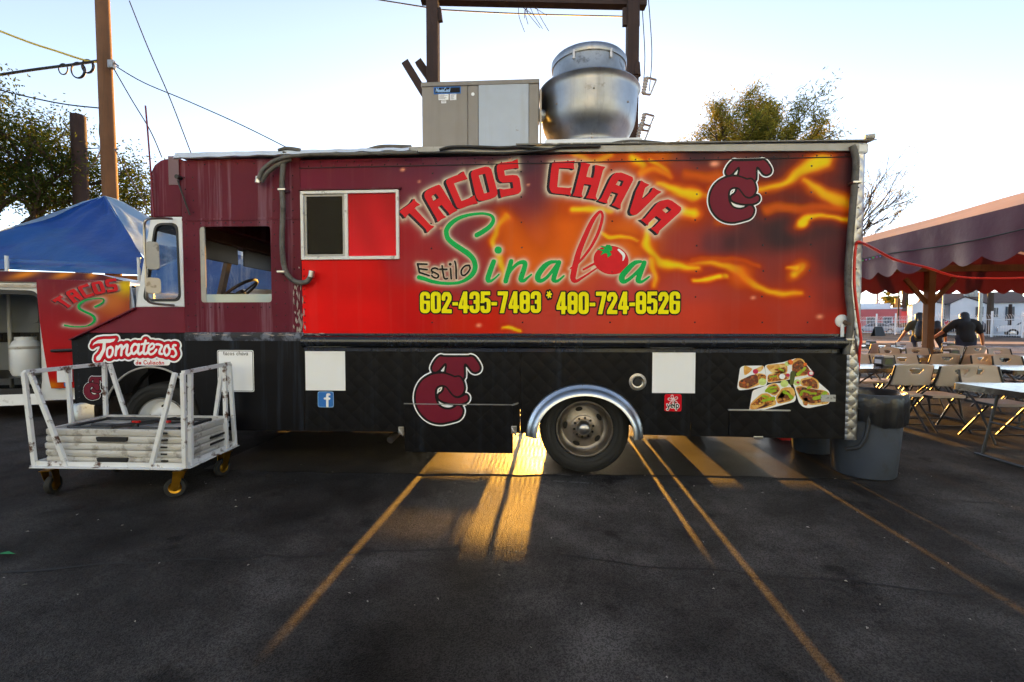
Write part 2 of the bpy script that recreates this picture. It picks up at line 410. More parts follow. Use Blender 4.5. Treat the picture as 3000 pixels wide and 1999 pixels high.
# ------------------------------------------------------------------ ground
def asphalt(name, base, speck, rough, bumpk, spec=.05):
    m = bpy.data.materials.new(name); m.use_nodes = True
    n = m.node_tree.nodes; l = m.node_tree.links; b = n['Principled BSDF']
    tc = n.new('ShaderNodeTexCoord')
    def tex(t, sc, det=3, ro=0.6):
        x = n.new(t); x.inputs['Scale'].default_value = sc
        if 'Detail' in x.inputs: x.inputs['Detail'].default_value = det
        if t == 'ShaderNodeTexNoise': x.inputs['Roughness'].default_value = ro
        l.new(tc.outputs['Object'], x.inputs[0]); return x
    def rmp(s, pts):
        r = n.new('ShaderNodeValToRGB'); l.new(s, r.inputs[0])
        while len(r.color_ramp.elements) < len(pts): r.color_ramp.elements.new(0.5)
        for e, (p, c) in zip(r.color_ramp.elements, pts): e.position = p; e.color = (c, c, c, 1) if isinstance(c, float) else c
        return r.outputs[0]
    def mx(kind, f, a, b_):
        q = n.new('ShaderNodeMix'); q.data_type = 'RGBA'; q.blend_type = kind
        for i, v in ((0, f), (6, a), (7, b_)):
            if isinstance(v, (int, float, tuple)): q.inputs[i].default_value = v
            else: l.new(v, q.inputs[i])
        return q.outputs[2]
    nb = tex('ShaderNodeTexNoise', 0.9, 6, 0.68).outputs[0]
    c = mx('MULTIPLY', 1.0, base, rmp(nb, [(0.34, 0.38), (0.5, 0.95), (0.66, 1.9)]))
    n2 = tex('ShaderNodeTexNoise', 0.33, 3, .55).outputs[0]; c = mx('MULTIPLY', 1.0, c, rmp(n2, [(0.36, 0.6), (0.5, 1.0), (0.62, 1.55)]))
    c = mx('MULTIPLY', 1.0, c, rmp(tex('ShaderNodeTexNoise', 2.3, 3, .7).outputs[0], [(0.3, 1.12), (0.6, 1.0), (0.68, 0.55), (0.75, 0.5)]))
    vo = tex('ShaderNodeTexVoronoi', 170); spk = rmp(vo.outputs['Color'], [(0.0, 0.35), (0.72, 0.85), (0.9, 1.6), (1.0, 3.2)])
    c = mx('MULTIPLY', speck, c, spk)
    l.new(c, b.inputs['Base Color']); l.new(rmp(nb, [(0.3, rough - 0.1), (0.7, rough + 0.12)]), b.inputs['Roughness'])
    b.inputs['Specular IOR Level'].default_value = spec
    bp = n.new('ShaderNodeBump'); bp.inputs['Strength'].default_value = bumpk; bp.inputs['Distance'].default_value = 0.012
    l.new(tex('ShaderNodeTexNoise', 130, 2).outputs[0], bp.inputs['Height']); l.new(bp.outputs[0], b.inputs['Normal'])
    return m
M['asphalt'] = asphalt('asphalt', (0.026, 0.0245, 0.024, 1), 0.5, 0.6, 0.6)
M['slab'] = asphalt('smooth concrete', (0.024, 0.021, 0.018, 1), 0.35, 0.42, 0.16, .14)
M['road'] = asphalt('road asphalt', (0.10, 0.085, 0.08, 1), 0.5, 0.6, 0.3)
M['kerb'] = mat('kerb concrete', P(150, 120, 105), 0.8, var=(2, 0.15))
M['line_yellow'] = mat('road line yellow', P(210, 150, 50), 0.7, var=(3, 0.2))
M['line_white'] = mat('road line white', P(200, 195, 190), 0.7, var=(3, 0.2))
g = MB(); g.add([(-900, -300, 0), (900, -300, 0), (900, 900, 0), (-900, 900, 0)], [(0, 1, 2, 3)]); ground = struct('ground', g, M['asphalt'])
M['crack'] = mat('tar crack', (0.012, 0.012, 0.013), .7)
rs = random.Random(17)
for p0, p1, n_, w_ in (((-3.3, -1.9), (-.2, -1.35), 26, .010), ((-.2, -1.35), (2.9, -1.7), 26, .008), ((.4, -1.4), (.75, -3.2), 16, .007), ((-1.6, -1.62), (-2.4, -3.2), 14, .006), ((2.9, -1.7), (4.9, -1.1), 16, .009), ((1.2, -.35), (4.4, -.6), 22, .007), ((-4.6, -1.2), (-3.3, -1.9), 12, .008)):
    g = MB(); px_, py_ = 0, 0; L0 = []
    for i in range(n_ + 1):
        t = i / n_; px_ += rs.gauss(0, .018); py_ += rs.gauss(0, .022); k_ = math.sin(math.pi * t) ** .5
        L0.append((p0[0] + (p1[0] - p0[0]) * t + px_ * k_, p0[1] + (p1[1] - p0[1]) * t + py_ * k_, w_ * rs.uniform(.25, 1.2)))
    g.v = [(a, b - c, .003) for a, b, c in L0] + [(a, b + c, .003) for a, b, c in L0]; m_ = n_ + 1; g.f = [(i, i + 1, m_ + i + 1, m_ + i) for i in range(n_)]
    g.build('crack', M['crack'], ground)
# smoother concrete apron below and behind the truck, with a worn edge just in front of the wheels
rs = random.Random(3); edge = []
x = -3.1
while x < 3.0: edge.append((x, -0.02 + 0.05 * math.sin(x * 0.9) + rs.uniform(-0.02, 0.02), 0.004)); x += 0.14
g = MB(); n_ = len(edge)
g.add(edge + [(p[0], 9.0, 0.004) for p in edge], [(i, i + 1, n_ + i + 1, n_ + i) for i in range(n_ - 1)])
struct('pavement', g, M['slab'])
# road across the background on the right, slightly beyond the tables
def along(u, v): return (9.0 + u * 0.80 + v * 0.60, 10.6 - u * 0.60 * 0.5 + v * 0.80)
g = MB(); rd = [(-40, 20.0), (120, 6.0)]
RDIR = Vector((0.985, -0.17, 0)); RN = Vector((0.17, 0.985, 0)); R0 = Vector((14, 13.0, 0))
def rp(u, v, z): q = R0 + RDIR * u + RN * v; return (q.x, q.y, z)
g.add([rp(-60, 0, 0.008), rp(120, 0, 0.008), rp(120, 14, 0.008), rp(-60, 14, 0.008)], [(0, 1, 2, 3)]); struct('road', g, M['road'])
for v0, v1, m_ in ((0.3, 0.42, 'line_white'), (6.75, 6.85, 'line_yellow'), (7.0, 7.1, 'line_yellow'), (3.4, 3.5, 'line_white'), (10.4, 10.5, 'line_white')):
    g = MB(); g.add([rp(-60, v0, 0.012), rp(120, v0, 0.012), rp(120, v1, 0.012), rp(-60, v1, 0.012)], [(0, 1, 2, 3)]); struct('road_marking', g, M[m_])
g = MB(); g.add([rp(-60, 14, .13), rp(120, 14, .13), rp(120, 18, .13), rp(-60, 18, .13), rp(-60, 14, 0), rp(120, 14, 0)], [(0, 1, 2, 3), (4, 5, 1, 0)]); struct('sidewalk', g, M['kerb'])
# chalky scrape marks beside the rear wheel
for i, (a, b, hw) in enumerate((((1265, 1107), (1362, 1113), .012), ((1268, 1091), (1312, 1095), .008))):
    A, B = gr(*a), gr(*b); g = MB(); g.add([(A.x, A.y - hw, .008), (B.x, B.y - hw, .008), (B.x, B.y + hw, .008), (A.x, A.y + hw, .008)], [(0, 1, 2, 3)])
    struct('road_marking', g, mat('chalk scrape', P(96, 96, 98), 0.9, dirt=((*P(44, 44, 46)[:3], 1), 22, 0.48, 1.0)))

# ================================================================== THE FOOD TRUCK
truck = thing('food_truck', 'large maroon and black food truck with flame wrap and big red lettering', 'food truck', (-0.4, 1.1, 0))
XC, XL, XS, XR, XE = -3.575, -3.275, -2.15, 2.64, 2.735
ZB, ZT = 1.255, 2.82
TW = 2.2                                    # width of the truck

# ---- printed lettering measured from the photograph
q1 = zm(1160, 460, 400 / 2353); q2 = zm(1590, 460, 420 / 2353); q3 = zm(1200, 610, 360 / 2352); q4 = zm(1400, 600, 520 / 2353)
LET = [  # (outline, hole or None)
 (q1, [(315,715),(345,770),(425,830),(365,850),(322,884),(600,1180),(668,1198),(600,1255),(543,1312),(515,1245),(235,970),(200,1000),(165,1060),(120,1000),(60,950),(110,905),(255,800),(290,760)], None),
 (q1, [(740,478),(770,495),(1010,880),(1068,925),(985,965),(925,1008),(915,970),(785,828),(722,868),(830,1012),(875,1038),(790,1075),(722,1130),(705,1070),(500,710),(490,660),(505,610),(540,575),(640,520)], [(615,690),(632,665),(690,632),(745,710),(650,768)]),
 (q1, [(1170,245),(1190,300),(1240,385),(1180,398),(1000,460),(1130,765),(1300,700),(1355,660),(1375,740),(1418,805),(1360,812),(1250,845),(1110,898),(1070,885),(1040,850),(865,450),(870,410),(900,380),(980,345),(1110,295)], None),
 (q1, [(1330,230),(1540,168),(1600,175),(1645,215),(1665,290),(1750,600),(1750,650),(1720,690),(1640,725),(1500,762),(1430,755),(1395,715),(1370,650),(1300,340),(1297,280)], [(1425,318),(1540,290),(1618,610),(1515,635)]),
 (q1, [(1760,130),(1800,105),(2030,75),(2100,35),(2105,110),(2118,205),(2060,195),(1865,230),(1880,325),(2010,312),(2090,320),(2130,370),(2160,560),(2150,600),(2110,640),(1870,685),(1815,710),(1800,640),(1785,545),(1860,562),(2025,540),(2010,435),(1840,448),(1790,420),(1765,370),(1740,230),(1740,170)], None),
 (q2, [(170,85),(460,70),(530,60),(510,130),(520,215),(470,190),(270,180),(238,497),(420,512),(480,500),(455,570),(465,640),(400,620),(220,605),(150,590),(118,540),(110,480),(140,200),(155,110)], None),
 (q2, [(620,85),(700,100),(790,125),(755,170),(715,330),(830,350),(855,230),(860,130),(940,150),(1030,165),(990,220),(870,650),(900,712),(820,690),(705,680),(745,620),(800,465),(680,448),(640,610),(660,665),(590,655),(490,640),(520,580),(610,230),(630,140)], None),
 (q2, [(1200,262),(1290,258),(1400,300),(1475,335),(1485,380),(1280,780),(1278,860),(1210,825),(1130,792),(1175,750),(1240,605),(1130,570),(1060,720),(1065,770),(1000,750),(910,725),(960,680),(1110,360),(1150,300)], [(1250,375),(1330,400),(1290,490),(1195,460)]),
 (q2, [(1612,383),(1680,430),(1755,460),(1680,510),(1625,700),(1700,650),(1780,570),(1815,500),(1880,545),(1955,575),(1880,620),(1600,900),(1540,950),(1480,960),(1440,935),(1430,890),(1530,560),(1600,430)], None),
 (q2, [(1960,715),(2060,698),(2120,720),(2270,830),(2275,870),(2240,920),(1920,1210),(1890,1280),(1840,1230),(1770,1175),(1830,1150),(1945,1030),(1860,970),(1740,1080),(1725,1130),(1670,1080),(1600,1030),(1670,1010),(1880,760)], [(2040,815),(2115,870),(2030,935),(1960,875)]),
]
LETM = [(zpoly(q, o), zpoly(q, h) if h else None) for q, o, h in LET]
def d_letter(X, Z, i, dx=0.0, dz=0.0):
    o, h = LETM[i]; D = d_poly(X - dx, Z - dz, o)
    if h: D = np.maximum(D, -d_poly(X - dx, Z - dz, h))
    return D
SHX, SHZ = -0.025, -0.007
S_GREEN = [zstroke(q3, [(1285,520,45),(1400,455,45),(1520,370,42),(1590,280,38),(1605,210,32),(1570,150,28),(1480,115,25),(1350,105,24),(1150,130,28),(950,190,36),(800,290,43),(715,400,46),(705,490,46),(740,590,47),(850,690,48),(1000,790,50),(1130,880,50),(1220,980,48),(1255,1090,48),(1250,1170,48),(1215,1250,45),(1140,1330,40),(1000,1410,30),(850,1440,28),(650,1440,30),(450,1410,33),(300,1360,38),(180,1325,42)])]
G_i = [zstroke(q3, [(1610,1025,46),(1545,1200,50),(1500,1340,50),(1510,1395,38),(1570,1390,25),(1650,1330,18),(1710,1270,17)]), zstroke(q3, [(1695,805,70),(1697,805,70)], 1)]
G_n = [zstroke(q3, [(1945,1020,44),(1840,1400,46)], 1), zstroke(q3, [(1880,1300,20),(1960,1170,25),(2060,1070,32),(2150,1035,38),(2205,1050,45),(2205,1120,46),(2150,1290,50),(2130,1370,46),(2190,1390,32),(2260,1330,22),(2330,1275,18)])]
G_a = [zstroke(q4, [(1040,755,18),(960,765,25),(880,820,35),(805,920,38),(795,985,36),(840,1010,25),(920,960,22),(1000,860,20),(1055,785,20)]), zstroke(q4, [(1075,765,30),(1010,960,32),(1010,1005,28),(1060,1010,18),(1140,945,12)])]
G_a2 = [zstroke(q4, [(2160,755,18),(2080,770,28),(1990,850,36),(1915,940,38),(1910,1000,36),(1950,1020,25),(2040,960,22),(2150,850,20),(2190,785,18)]), zstroke(q4, [(2205,770,30),(2130,970,34),(2130,1015,28),(2180,1020,18),(2270,955,12)])]
R_l = [zstroke(q4, [(1222,848,8),(1290,805,14),(1380,720,16),(1500,560,18),(1600,360,20),(1650,180,18),(1640,105,16),(1600,105,18),(1520,210,27),(1430,400,32),(1330,650,36),(1270,900,38),(1262,985,34),(1300,1015,22),(1400,960,15),(1640,800,8)])]
R_fork = [zstroke(q4, [(1400,862,14),(1530,790,14),(1640,745,8)], 4), zstroke(q4, [(1520,835,14),(1640,770,10)], 1)]
def tom(X, Z):
    c = q4(1765, 735); rx, rz = 228 * q4.k, 186 * q4.k
    a = math.radians(-12); u = (X - c[0]) * math.cos(a) + (Z - c[1]) * math.sin(a); v = -(X - c[0]) * math.sin(a) + (Z - c[1]) * math.cos(a)
    return (np.hypot(u / rx, v / rz) - 1) * rz
LEAF = zpoly(q4, [(1575,588),(1640,600),(1690,590),(1625,548),(1690,560),(1705,535),(1750,538),(1775,570),(1775,610),(1740,610),(1770,665),(1720,700),(1715,650),(1685,640),(1630,668),(1660,620)])
SHINE = [zstroke(q4, [(1865,600,14),(1920,650,19),(1935,690,16),(1920,745,5)])]
EST = [zstroke(q3, p, n, 17) for p, n in (([(155,1068),(192,1235)], 1), ([(152,1068),(335,1076)], 1), ([(172,1160),(340,1180)], 1), ([(190,1232),(378,1295)], 1),
       ([(545,1170),(490,1148),(432,1165),(425,1208),(490,1240),(548,1275),(555,1315),(515,1340),(460,1325),(425,1290)], 5), ([(625,1105),(640,1230),(660,1330),(690,1358),(725,1350)], 5), ([(580,1172),(716,1174)], 1),
       ([(785,1160),(800,1355)], 1), ([(868,1020),(890,1120),(897,1350)], 5), ([(1140,1095),(1060,1110),(995,1190),(1000,1275),(1050,1290),(1120,1230),(1160,1150),(1140,1095)], 5))] + [zstroke(q3, [(778,1076,30),(779,1076,30)], 1)]
def d_many(X, Z, L):
    D = np.full(X.shape, 1e4)
    for s in L: np.minimum(D, d_stroke(X, Z, s), out=D)
    return D

# ---- the printed background of the wrap: flames on red
q5 = zm(1100, 400, 1000 / 2353); q7 = zm(2000, 400, 600 / 1568)
CTRL = [(690,360,(96,36,52)),(690,440,(104,36,54)),(800,400,(98,36,52)),(930,380,(88,40,56)),(700,615,(200,26,32)),(700,740,(222,26,24)),(820,620,(196,34,36)),(820,740,(214,36,34)),(920,560,(150,46,52)),(920,430,(100,44,56)),
 (960,700,(184,46,44)),(960,600,(150,52,56)),(1050,380,(84,48,62)),(1050,520,(120,54,62)),(1080,640,(150,60,64)),(1100,740,(196,58,48)),(1200,370,(70,48,60)),(1210,430,(96,50,60)),(1230,740,(190,76,66)),(1250,600,(206,104,64)),(1330,560,(210,104,60)),(1300,720,(184,74,66)),
 (1340,430,(190,90,50)),(1420,420,(160,76,66)),(1450,560,(204,104,56)),(1440,660,(180,74,70)),(1450,740,(190,76,62)),(1500,370,(210,110,40)),(1560,390,(130,66,60)),(1600,350,(60,42,50)),(1580,560,(150,66,60)),(1600,640,(168,72,66)),(1600,740,(190,74,60)),
 (1640,560,(104,56,60)),(1680,560,(74,46,50)),(1700,480,(60,42,46)),(1700,640,(160,70,60)),(1720,740,(184,68,54)),(1780,420,(48,38,42)),(1800,540,(56,42,46)),(1800,620,(130,60,56)),(1820,700,(176,70,58)),(1850,480,(50,40,44)),(1930,370,(46,36,42)),(1940,480,(60,40,44)),(1940,600,(78,42,46)),(1940,680,(130,54,50)),(1930,750,(160,56,48)),(1560,470,(170,90,50)),(1640,430,(120,60,52))]
FL = [ # zoom, points (x, y, half-width), yellow core
 (q7,[(540,410,22),(700,380,24),(850,300,42),(1000,220,60),(1110,205,52)],1),(q7,[(920,340,22),(1000,400,34),(1100,460,40),(1210,500,46),(1330,550,20)],.7),(q7,[(630,555,28),(720,530,26),(850,545,28),(1000,560,26),(1320,550,16)],0),
 (q7,[(900,665,42),(960,620,26),(1100,625,16),(1320,632,20)],1),(q7,[(-60,430,40),(80,430,36),(200,460,18)],1),(q7,[(-60,560,46),(30,565,44),(125,578,18)],1),(q7,[(30,285,22),(180,300,28),(300,330,40),(230,400,30)],0),(q7,[(300,640,40),(360,660,20)],0),
 (q7,[(-60,985,18),(80,997,14)],1),(q7,[(90,930,14),(300,940,14),(580,990,12)],0),(q7,[(60,965,16),(200,962,18),(350,1000,26),(450,1050,34),(520,1125,34),(620,1172,24),(760,1188,24),(920,1205,16)],.7),(q7,[(70,1088,8),(200,1086,20),(335,1076,20)],1),(q7,[(885,1005,46),(850,1052,34)],1),(q7,[(800,1000,10),(870,1000,24)],.6),(q7,[(470,1080,60),(420,1090,50)],0),
 (q5,[(905,560,28),(842,620,26),(822,720,24),(845,830,32),(868,920,30),(885,1010,16)],1),(q5,[(900,600,60),(980,800,80),(1150,900,90),(1300,800,90),(1350,600,80),(1400,520,40)],0),(q5,[(1360,520,24),(1480,500,28),(1610,505,26)],1),
 (q5,[(1370,130,30),(1500,170,26),(1620,120,24)],.6),(q5,[(1770,140,30),(1850,210,30),(1830,260,26)],.9),(q5,[(1900,180,20),(1990,230,22),(2040,280,14)],.8),(q5,[(1820,260,20),(1930,240,22),(2030,280,14)],.2),(q5,[(1930,340,18),(2050,365,34),(2200,395,44)],1),(q5,[(2060,500,36),(2200,515,40)],1),
 (q5,[(1555,640,10),(1620,680,16),(1740,690,12),(1820,720,10)],.8),(q5,[(1890,600,26),(1870,720,30),(1905,800,34),(1960,880,36),(2100,890,28),(2230,892,14)],1),(q5,[(1890,860,26),(1915,950,22),(1935,1050,14)],.5),(q5,[(2190,980,12),(2370,972,18)],1),(q5,[(1500,260,60),(1640,420,50)],0),(q5,[(1000,1335,12),(940,1325,14),(880,1330,8)],1)]
SPARK = [(q1,120,218,26),(q1,400,425,20),(q1,772,1228,22),(q1,2280,482,20),(q1,1965,35,24),(q5,185,230,10),(q5,712,1303,14),(q7,250,208,24),(q7,540,1235,14),(q7,1050,1380,18),(q5,2330,190,14),(q5,80,636,9),(q5,115,725,10)]
def wrap_colour(X, Z):
    num = np.zeros(X.shape + (3,)); den = np.zeros(X.shape)
    for px, py, c in CTRL:
        p = at(px, py); d = np.hypot((X - p.x) * 0.85, Z - p.z) + 0.05
        w_ = d ** -4.2; num += w_[..., None] * np.array(P(*c)[:3]); den += w_
    C = num / den[..., None]
    rng = np.random.RandomState(5)
    for k in range(26):     # smoky unevenness
        cx, cz, rr = rng.uniform(XS, XR), rng.uniform(ZB, ZT), rng.uniform(.08, .3)
        C *= (1 + (rng.uniform(-.12, .12)) * np.exp(-((X - cx) / (rr * 1.8)) ** 2 - ((Z - cz) / rr) ** 2))[..., None]
    sm = lambda t: np.clip(t, 0, 1) ** 2 * (3 - 2 * np.clip(t, 0, 1))
    wx = X + .012 * np.sin(Z * 17 + X * 5) + .008 * np.sin(Z * 39 + X * 11 + 1); wz = Z + .014 * np.sin(X * 9 + 2) + .006 * np.sin(X * 21 + Z * 13) + .002 * np.sin(X * 47 - Z * 25)
    orange, deep, yel = np.array(P(226, 112, 24)[:3]), np.array(P(170, 58, 30)[:3]), np.array(P(242, 206, 8)[:3])
    for q, pts, ye in FL:
        s = zstroke(q, [(a, b, c) for a, b, c in pts], 5); hw = np.mean([p[2] for p in s])
        d = d_stroke(wx, wz, s) / hw                      # -1 on the spine, 0 at the drawn edge
        g0 = np.exp(-np.clip(d + .2, 0, 9) ** 2 / 4.5) * (.42 if ye else .34); C = C * (1 - g0[..., None]) + deep * g0[..., None]
        o = sm((1.05 - d) / 1.9) * (.95 if ye else .6); C = C * (1 - o[..., None]) + orange * o[..., None]
        if ye: y_ = sm((.15 - d) / 1.2) * ye; C = C * (1 - y_[..., None]) + yel * y_[..., None]
    for q, a, b, r_ in SPARK:
        c = q(a, b); e = np.exp(-(((X - c[0]) / (r_ * q.k * 1.2)) ** 2 + ((Z - c[1]) / (r_ * q.k * .8)) ** 2))
        C = C * (1 - .8 * e[..., None]) + np.array(P(250, 170, 140)[:3]) * .8 * e[..., None]
    lum = C.mean(-1, keepdims=True); C = np.clip((lum + (C - lum) * 1.16) * 1.10, 0.004, .95)
    # pale glow printed round the lettering
    D = np.full(X.shape, 1e4)
    for i in range(len(LETM)): np.minimum(D, np.minimum(d_letter(X, Z, i), d_letter(X, Z, i, SHX, SHZ)), out=D)
    D2 = np.minimum.reduce([d_many(X, Z, L) for L in (S_GREEN, G_i, G_n, G_a, G_a2, R_l, R_fork, EST)] + [tom(X, Z)])
    gl = np.clip(np.exp(-np.clip(D - .005, 0, 9) / .014), 0, 1) * .8; gl = np.maximum(gl, np.exp(-np.clip(D2 - .004, 0, 9) / .010) * .85)
    C = C * (1 - gl[..., None]) + np.array(P(240, 226, 200)[:3]) * gl[..., None]
    return C
def colour_sheet(name, xs, zs, y, parent, m, hole=None, fn=wrap_colour):
    X, Z = np.meshgrid(xs, zs); C = fn(X, Z); nx = len(xs)
    vs = [(float(a), y, float(b)) for a, b in zip(X.ravel(), Z.ravel())]
    fs = []
    for j in range(len(zs) - 1):
        for i in range(nx - 1):
            if hole and hole[0] < (xs[i] + xs[i + 1]) / 2 < hole[2] and hole[1] < (zs[j] + zs[j + 1]) / 2 < hole[3]: continue
            k = j * nx + i; fs.append((k, k + 1, k + nx + 1, k + nx))
    me = bpy.data.meshes.new(name); me.from_pydata(vs, [], fs)
    ca = me.color_attributes.new('Print', 'FLOAT_COLOR', 'POINT')
    ca.data.foreach_set('color', np.concatenate([C.reshape(-1, 3), np.ones((C.shape[0] * C.shape[1], 1))], 1).ravel())
    me.materials.append(m); o = bpy.data.objects.new(name, me); link(o, parent); return o
WX0, WX1, WZ0, WZ1 = -2.118, -1.272, 1.955, 2.512       # serving window opening
xs = np.unique(np.concatenate([np.arange(XS, XR, .0125), [WX0, WX1, XR]])); zs = np.unique(np.concatenate([np.arange(ZB, ZT, .0125), [WZ0, WZ1, ZT]]))
wrap = colour_sheet('printed_side_panel', xs, zs, 0.0, truck, M['wrap'], (WX0, WZ0, WX1, WZ1))
wrap['label'] = 'flame printed side panel with serving window opening'
# lettering
for i in range(len(LETM)):
    bx = bbox([LETM[i][0]], .05); a = 'TACOSCHAVA'[i]
    def sweep(X, Z, i=i):
        return np.minimum.reduce([d_letter(X, Z, i, SHX * t, SHZ * t) for t in (0, .25, .5, .75, 1)])
    decal('letter_shadow', sweep, bx, 0.0, M['shadow_vinyl'], wrap, -0.0025)
    decal('letter', lambda X, Z, i=i: d_letter(X, Z, i), bx, 0.0, M['red_vinyl'], wrap, -0.005)
for L, m_ in ((S_GREEN, 'green_vinyl'), (G_i, 'green_vinyl'), (G_n, 'green_vinyl'), (G_a, 'green_vinyl'), (G_a2, 'green_vinyl'), (R_l, 'red_vinyl'), (R_fork, 'red_vinyl')):
    decal('script_letter', lambda X, Z, L=L: d_many(X, Z, L), bbox(L, .06), 0.0, M[m_], wrap, -0.004 if m_ == 'green_vinyl' else -0.0055)
tb = (q4(1520, 0)[0] - .03, q4(0, 940)[1] - .03, q4(2010, 0)[0] + .03, q4(0, 530)[1] + .03)
decal('tomato_print', tom, tb, 0.0, M['red_vinyl'], wrap, -0.0035)
decal('tomato_leaf', lambda X, Z: d_poly(X, Z, LEAF), tb, 0.002, M['green_vinyl'], wrap, -0.007)
decal('tomato_shine', lambda X, Z: d_many(X, Z, SHINE), tb, 0.0, M['white_vinyl'], wrap, -0.007)
for k, s in enumerate(([EST[0], EST[1], EST[2], EST[3]], [EST[4]], [EST[5], EST[6]], [EST[7], EST[10]], [EST[8]], [EST[9]])):
    decal('small_letter', lambda X, Z, s=s: d_many(X, Z, s), bbox(s, .04), 0.0, M['black_vinyl'], wrap, -0.0065, .004)
# telephone numbers
def d_digit(ch, u, v):
    b = lambda x0, z0, x1, z1, r=0.04: d_rbox(u, v, x0, z0, x1, z1, r)
    mx, mn = np.maximum, np.minimum
    if ch == '0': return mx(b(0, 0, 1, 2.1, .42), -b(.38, .38, .62, 1.72, .1))
    if ch == '6': return mx(mx(mx(b(0, 0, 1, 2.1, .42), -b(.38, .36, .62, .95, .1)), -b(.38, 1.22, .62, 1.74, .1)), -b(.55, 1.22, 1.2, 1.42))
    if ch == '8': return mx(mx(b(0, 0, 1, 2.1, .40), -b(.38, .36, .62, .92, .1)), -b(.38, 1.26, .62, 1.74, .1))
    if ch == '3': return mx(mx(mx(b(0, 0, 1, 2.1, .42), -b(.38, .36, .62, .92, .1)), -b(.38, 1.26, .62, 1.74, .1)), -b(-.2, .72, .40, 1.38))
    if ch == '2': return mn(d_stroke(u, v, [(.19, 1.38, .19), (.19, 1.62, .19), (.34, 1.86, .2), (.66, 1.86, .2), (.81, 1.62, .19), (.8, 1.35, .19), (.22, .3, .2)]), b(0, 0, 1, .38))
    if ch == '4': return mn(mn(b(.47, 0, .86, 2.1), b(0, .42, 1.02, .76)), np.maximum(d_poly(u, v, [(.47, 2.1), (.86, 2.1), (.36, .6), (0, .6), (0, .76)]), -d_poly(u, v, [(.5, 1.55), (.5, .76), (.33, .76)])))
    if ch == '5': return mn(mn(b(.04, 1.74, .96, 2.1), b(.04, 1.0, .4, 2.1)), mx(mx(b(0, 0, 1, 1.46, .4), -b(.38, .36, .62, 1.1, .1)), -b(-.2, .7, .38, .98)))
    if ch == '7': return mn(b(0, 1.72, 1, 2.1), d_poly(u, v, [(.6, 1.8), (1, 1.8), (.62, 0), (.2, 0)]))
    if ch == '-': return b(0, .74, .56, 1.08)
    if ch == '*': return np.minimum.reduce([d_stroke(u, v, [(.4 - .3 * math.cos(a), 1.72 - .3 * math.sin(a), .09), (.4 + .3 * math.cos(a), 1.72 + .3 * math.sin(a), .09)]) for a in (.2, 1.25, 2.3)])
q6 = zm(1210, 840, 800 / 2353)
def number(txt, zx0, zx1, zt, zb):
    adv = {c: 1.07 for c in '0123456789'}; adv['-'] = .62; adv['*'] = .8
    tot = sum(adv[c] for c in txt) - .06; A = q6(zx0, zb); B = q6(zx1, zt)
    uw = (B[0] - A[0]) / tot; uh = (B[1] - A[1]) / 2.1; x_ = A[0]
    for c in txt:
        wch = adv[c] * uw
        fn = lambda X, Z, x_=x_, c=c: d_digit(c, (X - x_) / uw, (Z - A[1]) / uh) * uw
        decal('digit_outline', fn, (x_ - .03, A[1] - .03, x_ + wch + .03, B[1] + .03), 0.012, M['black_vinyl'], wrap, -0.0025, .004)
        decal('digit', fn, (x_ - .03, A[1] - .03, x_ + wch + .03, B[1] + .03), 0.0, M['yellow_vinyl'], wrap, -0.005, .004)
        x_ += wch
number('602-435-7483', 62, 1104, 40, 230); number('*', 1145, 1195, 36, 226); number('480-724-8526', 1236, 2302, 42, 238)

# ---- TC monogram (three sizes)
def tcp(pts): return [(p[0], p[1]) for p in cr([(x_, -y_) for x_, y_ in pts], 4, True)]
TC_T = tcp([(500,440),(545,350),(600,285),(650,258),(700,270),(1095,270),(1150,258),(1210,280),(1265,350),(1305,430),(1295,490),(1240,520),(1185,505),(1140,450),(1090,385),(1050,378),(1035,440),(1015,640),(750,580),(752,420),(735,372),(700,380),(650,440),(595,500),(540,518),(505,490)])
TC_C = tcp([(880,612),(960,605),(1010,670),(1040,780),(1020,860),(980,910),(920,930),(860,905),(810,850),(760,780),(710,748),(640,742),(580,770),(545,830),(540,920),(560,1020),(610,1105),(690,1150),(790,1160),(870,1130),(930,1092),(980,1110),(1012,1170),(990,1260),(930,1320),(850,1345),(760,1370),(640,1390),(500,1370),(370,1300),(270,1180),(220,1050),(215,920),(250,790),(330,670),(450,590),(580,552),(700,552),(800,580)])
TC_B = tcp([(715,770),(760,800),(810,890),(870,950),(950,965),(1030,930),(1075,910),(1105,945),(1095,1000),(1040,1040),(950,1058),(800,1050),(680,1020),(608,970),(612,910),(660,880),(695,830)])
def d_tc(X, Z): return np.minimum.reduce([d_poly(X, Z, L) for L in (TC_T, TC_C, TC_B)])
def d_tcf(X, Z):
    c_ = d_poly(X, Z, TC_C); return np.minimum(np.minimum(np.maximum(d_poly(X, Z, TC_T), 30 - c_), c_), np.maximum(d_poly(X, Z, TC_B), 28 - c_))
TCBX = (100, -1500, 1430, -130)
def monogram(parent, cx, cz, h, y, label=None):
    k = h / 1130.0; pl = lambda a, b: (cx + (a - 720) * k, y, cz + (b + 820) * k)
    o = None
    for nm, lev, m_, dy, fn in (('monogram_border', 58, 'white_vinyl', 0, d_tc), ('monogram_outline', 36, 'black_vinyl', .0015, d_tc), ('monogram', 0, 'maroon_vinyl', .003, d_tcf)):
        me = sheet_mesh(nm, fn, TCBX, lev, M[m_], 12.0, 2.0, lambda a, b, dy=dy: (cx + (a - 720) * k, y - dy, cz + (b + 820) * k))
        p = bpy.data.objects.new(nm, me); link(p, parent)
a, b = at(1630, 370), at(1760, 508)
monogram(wrap, at(1695, 440).x, at(1695, 440).z, 0.515, -0.003)

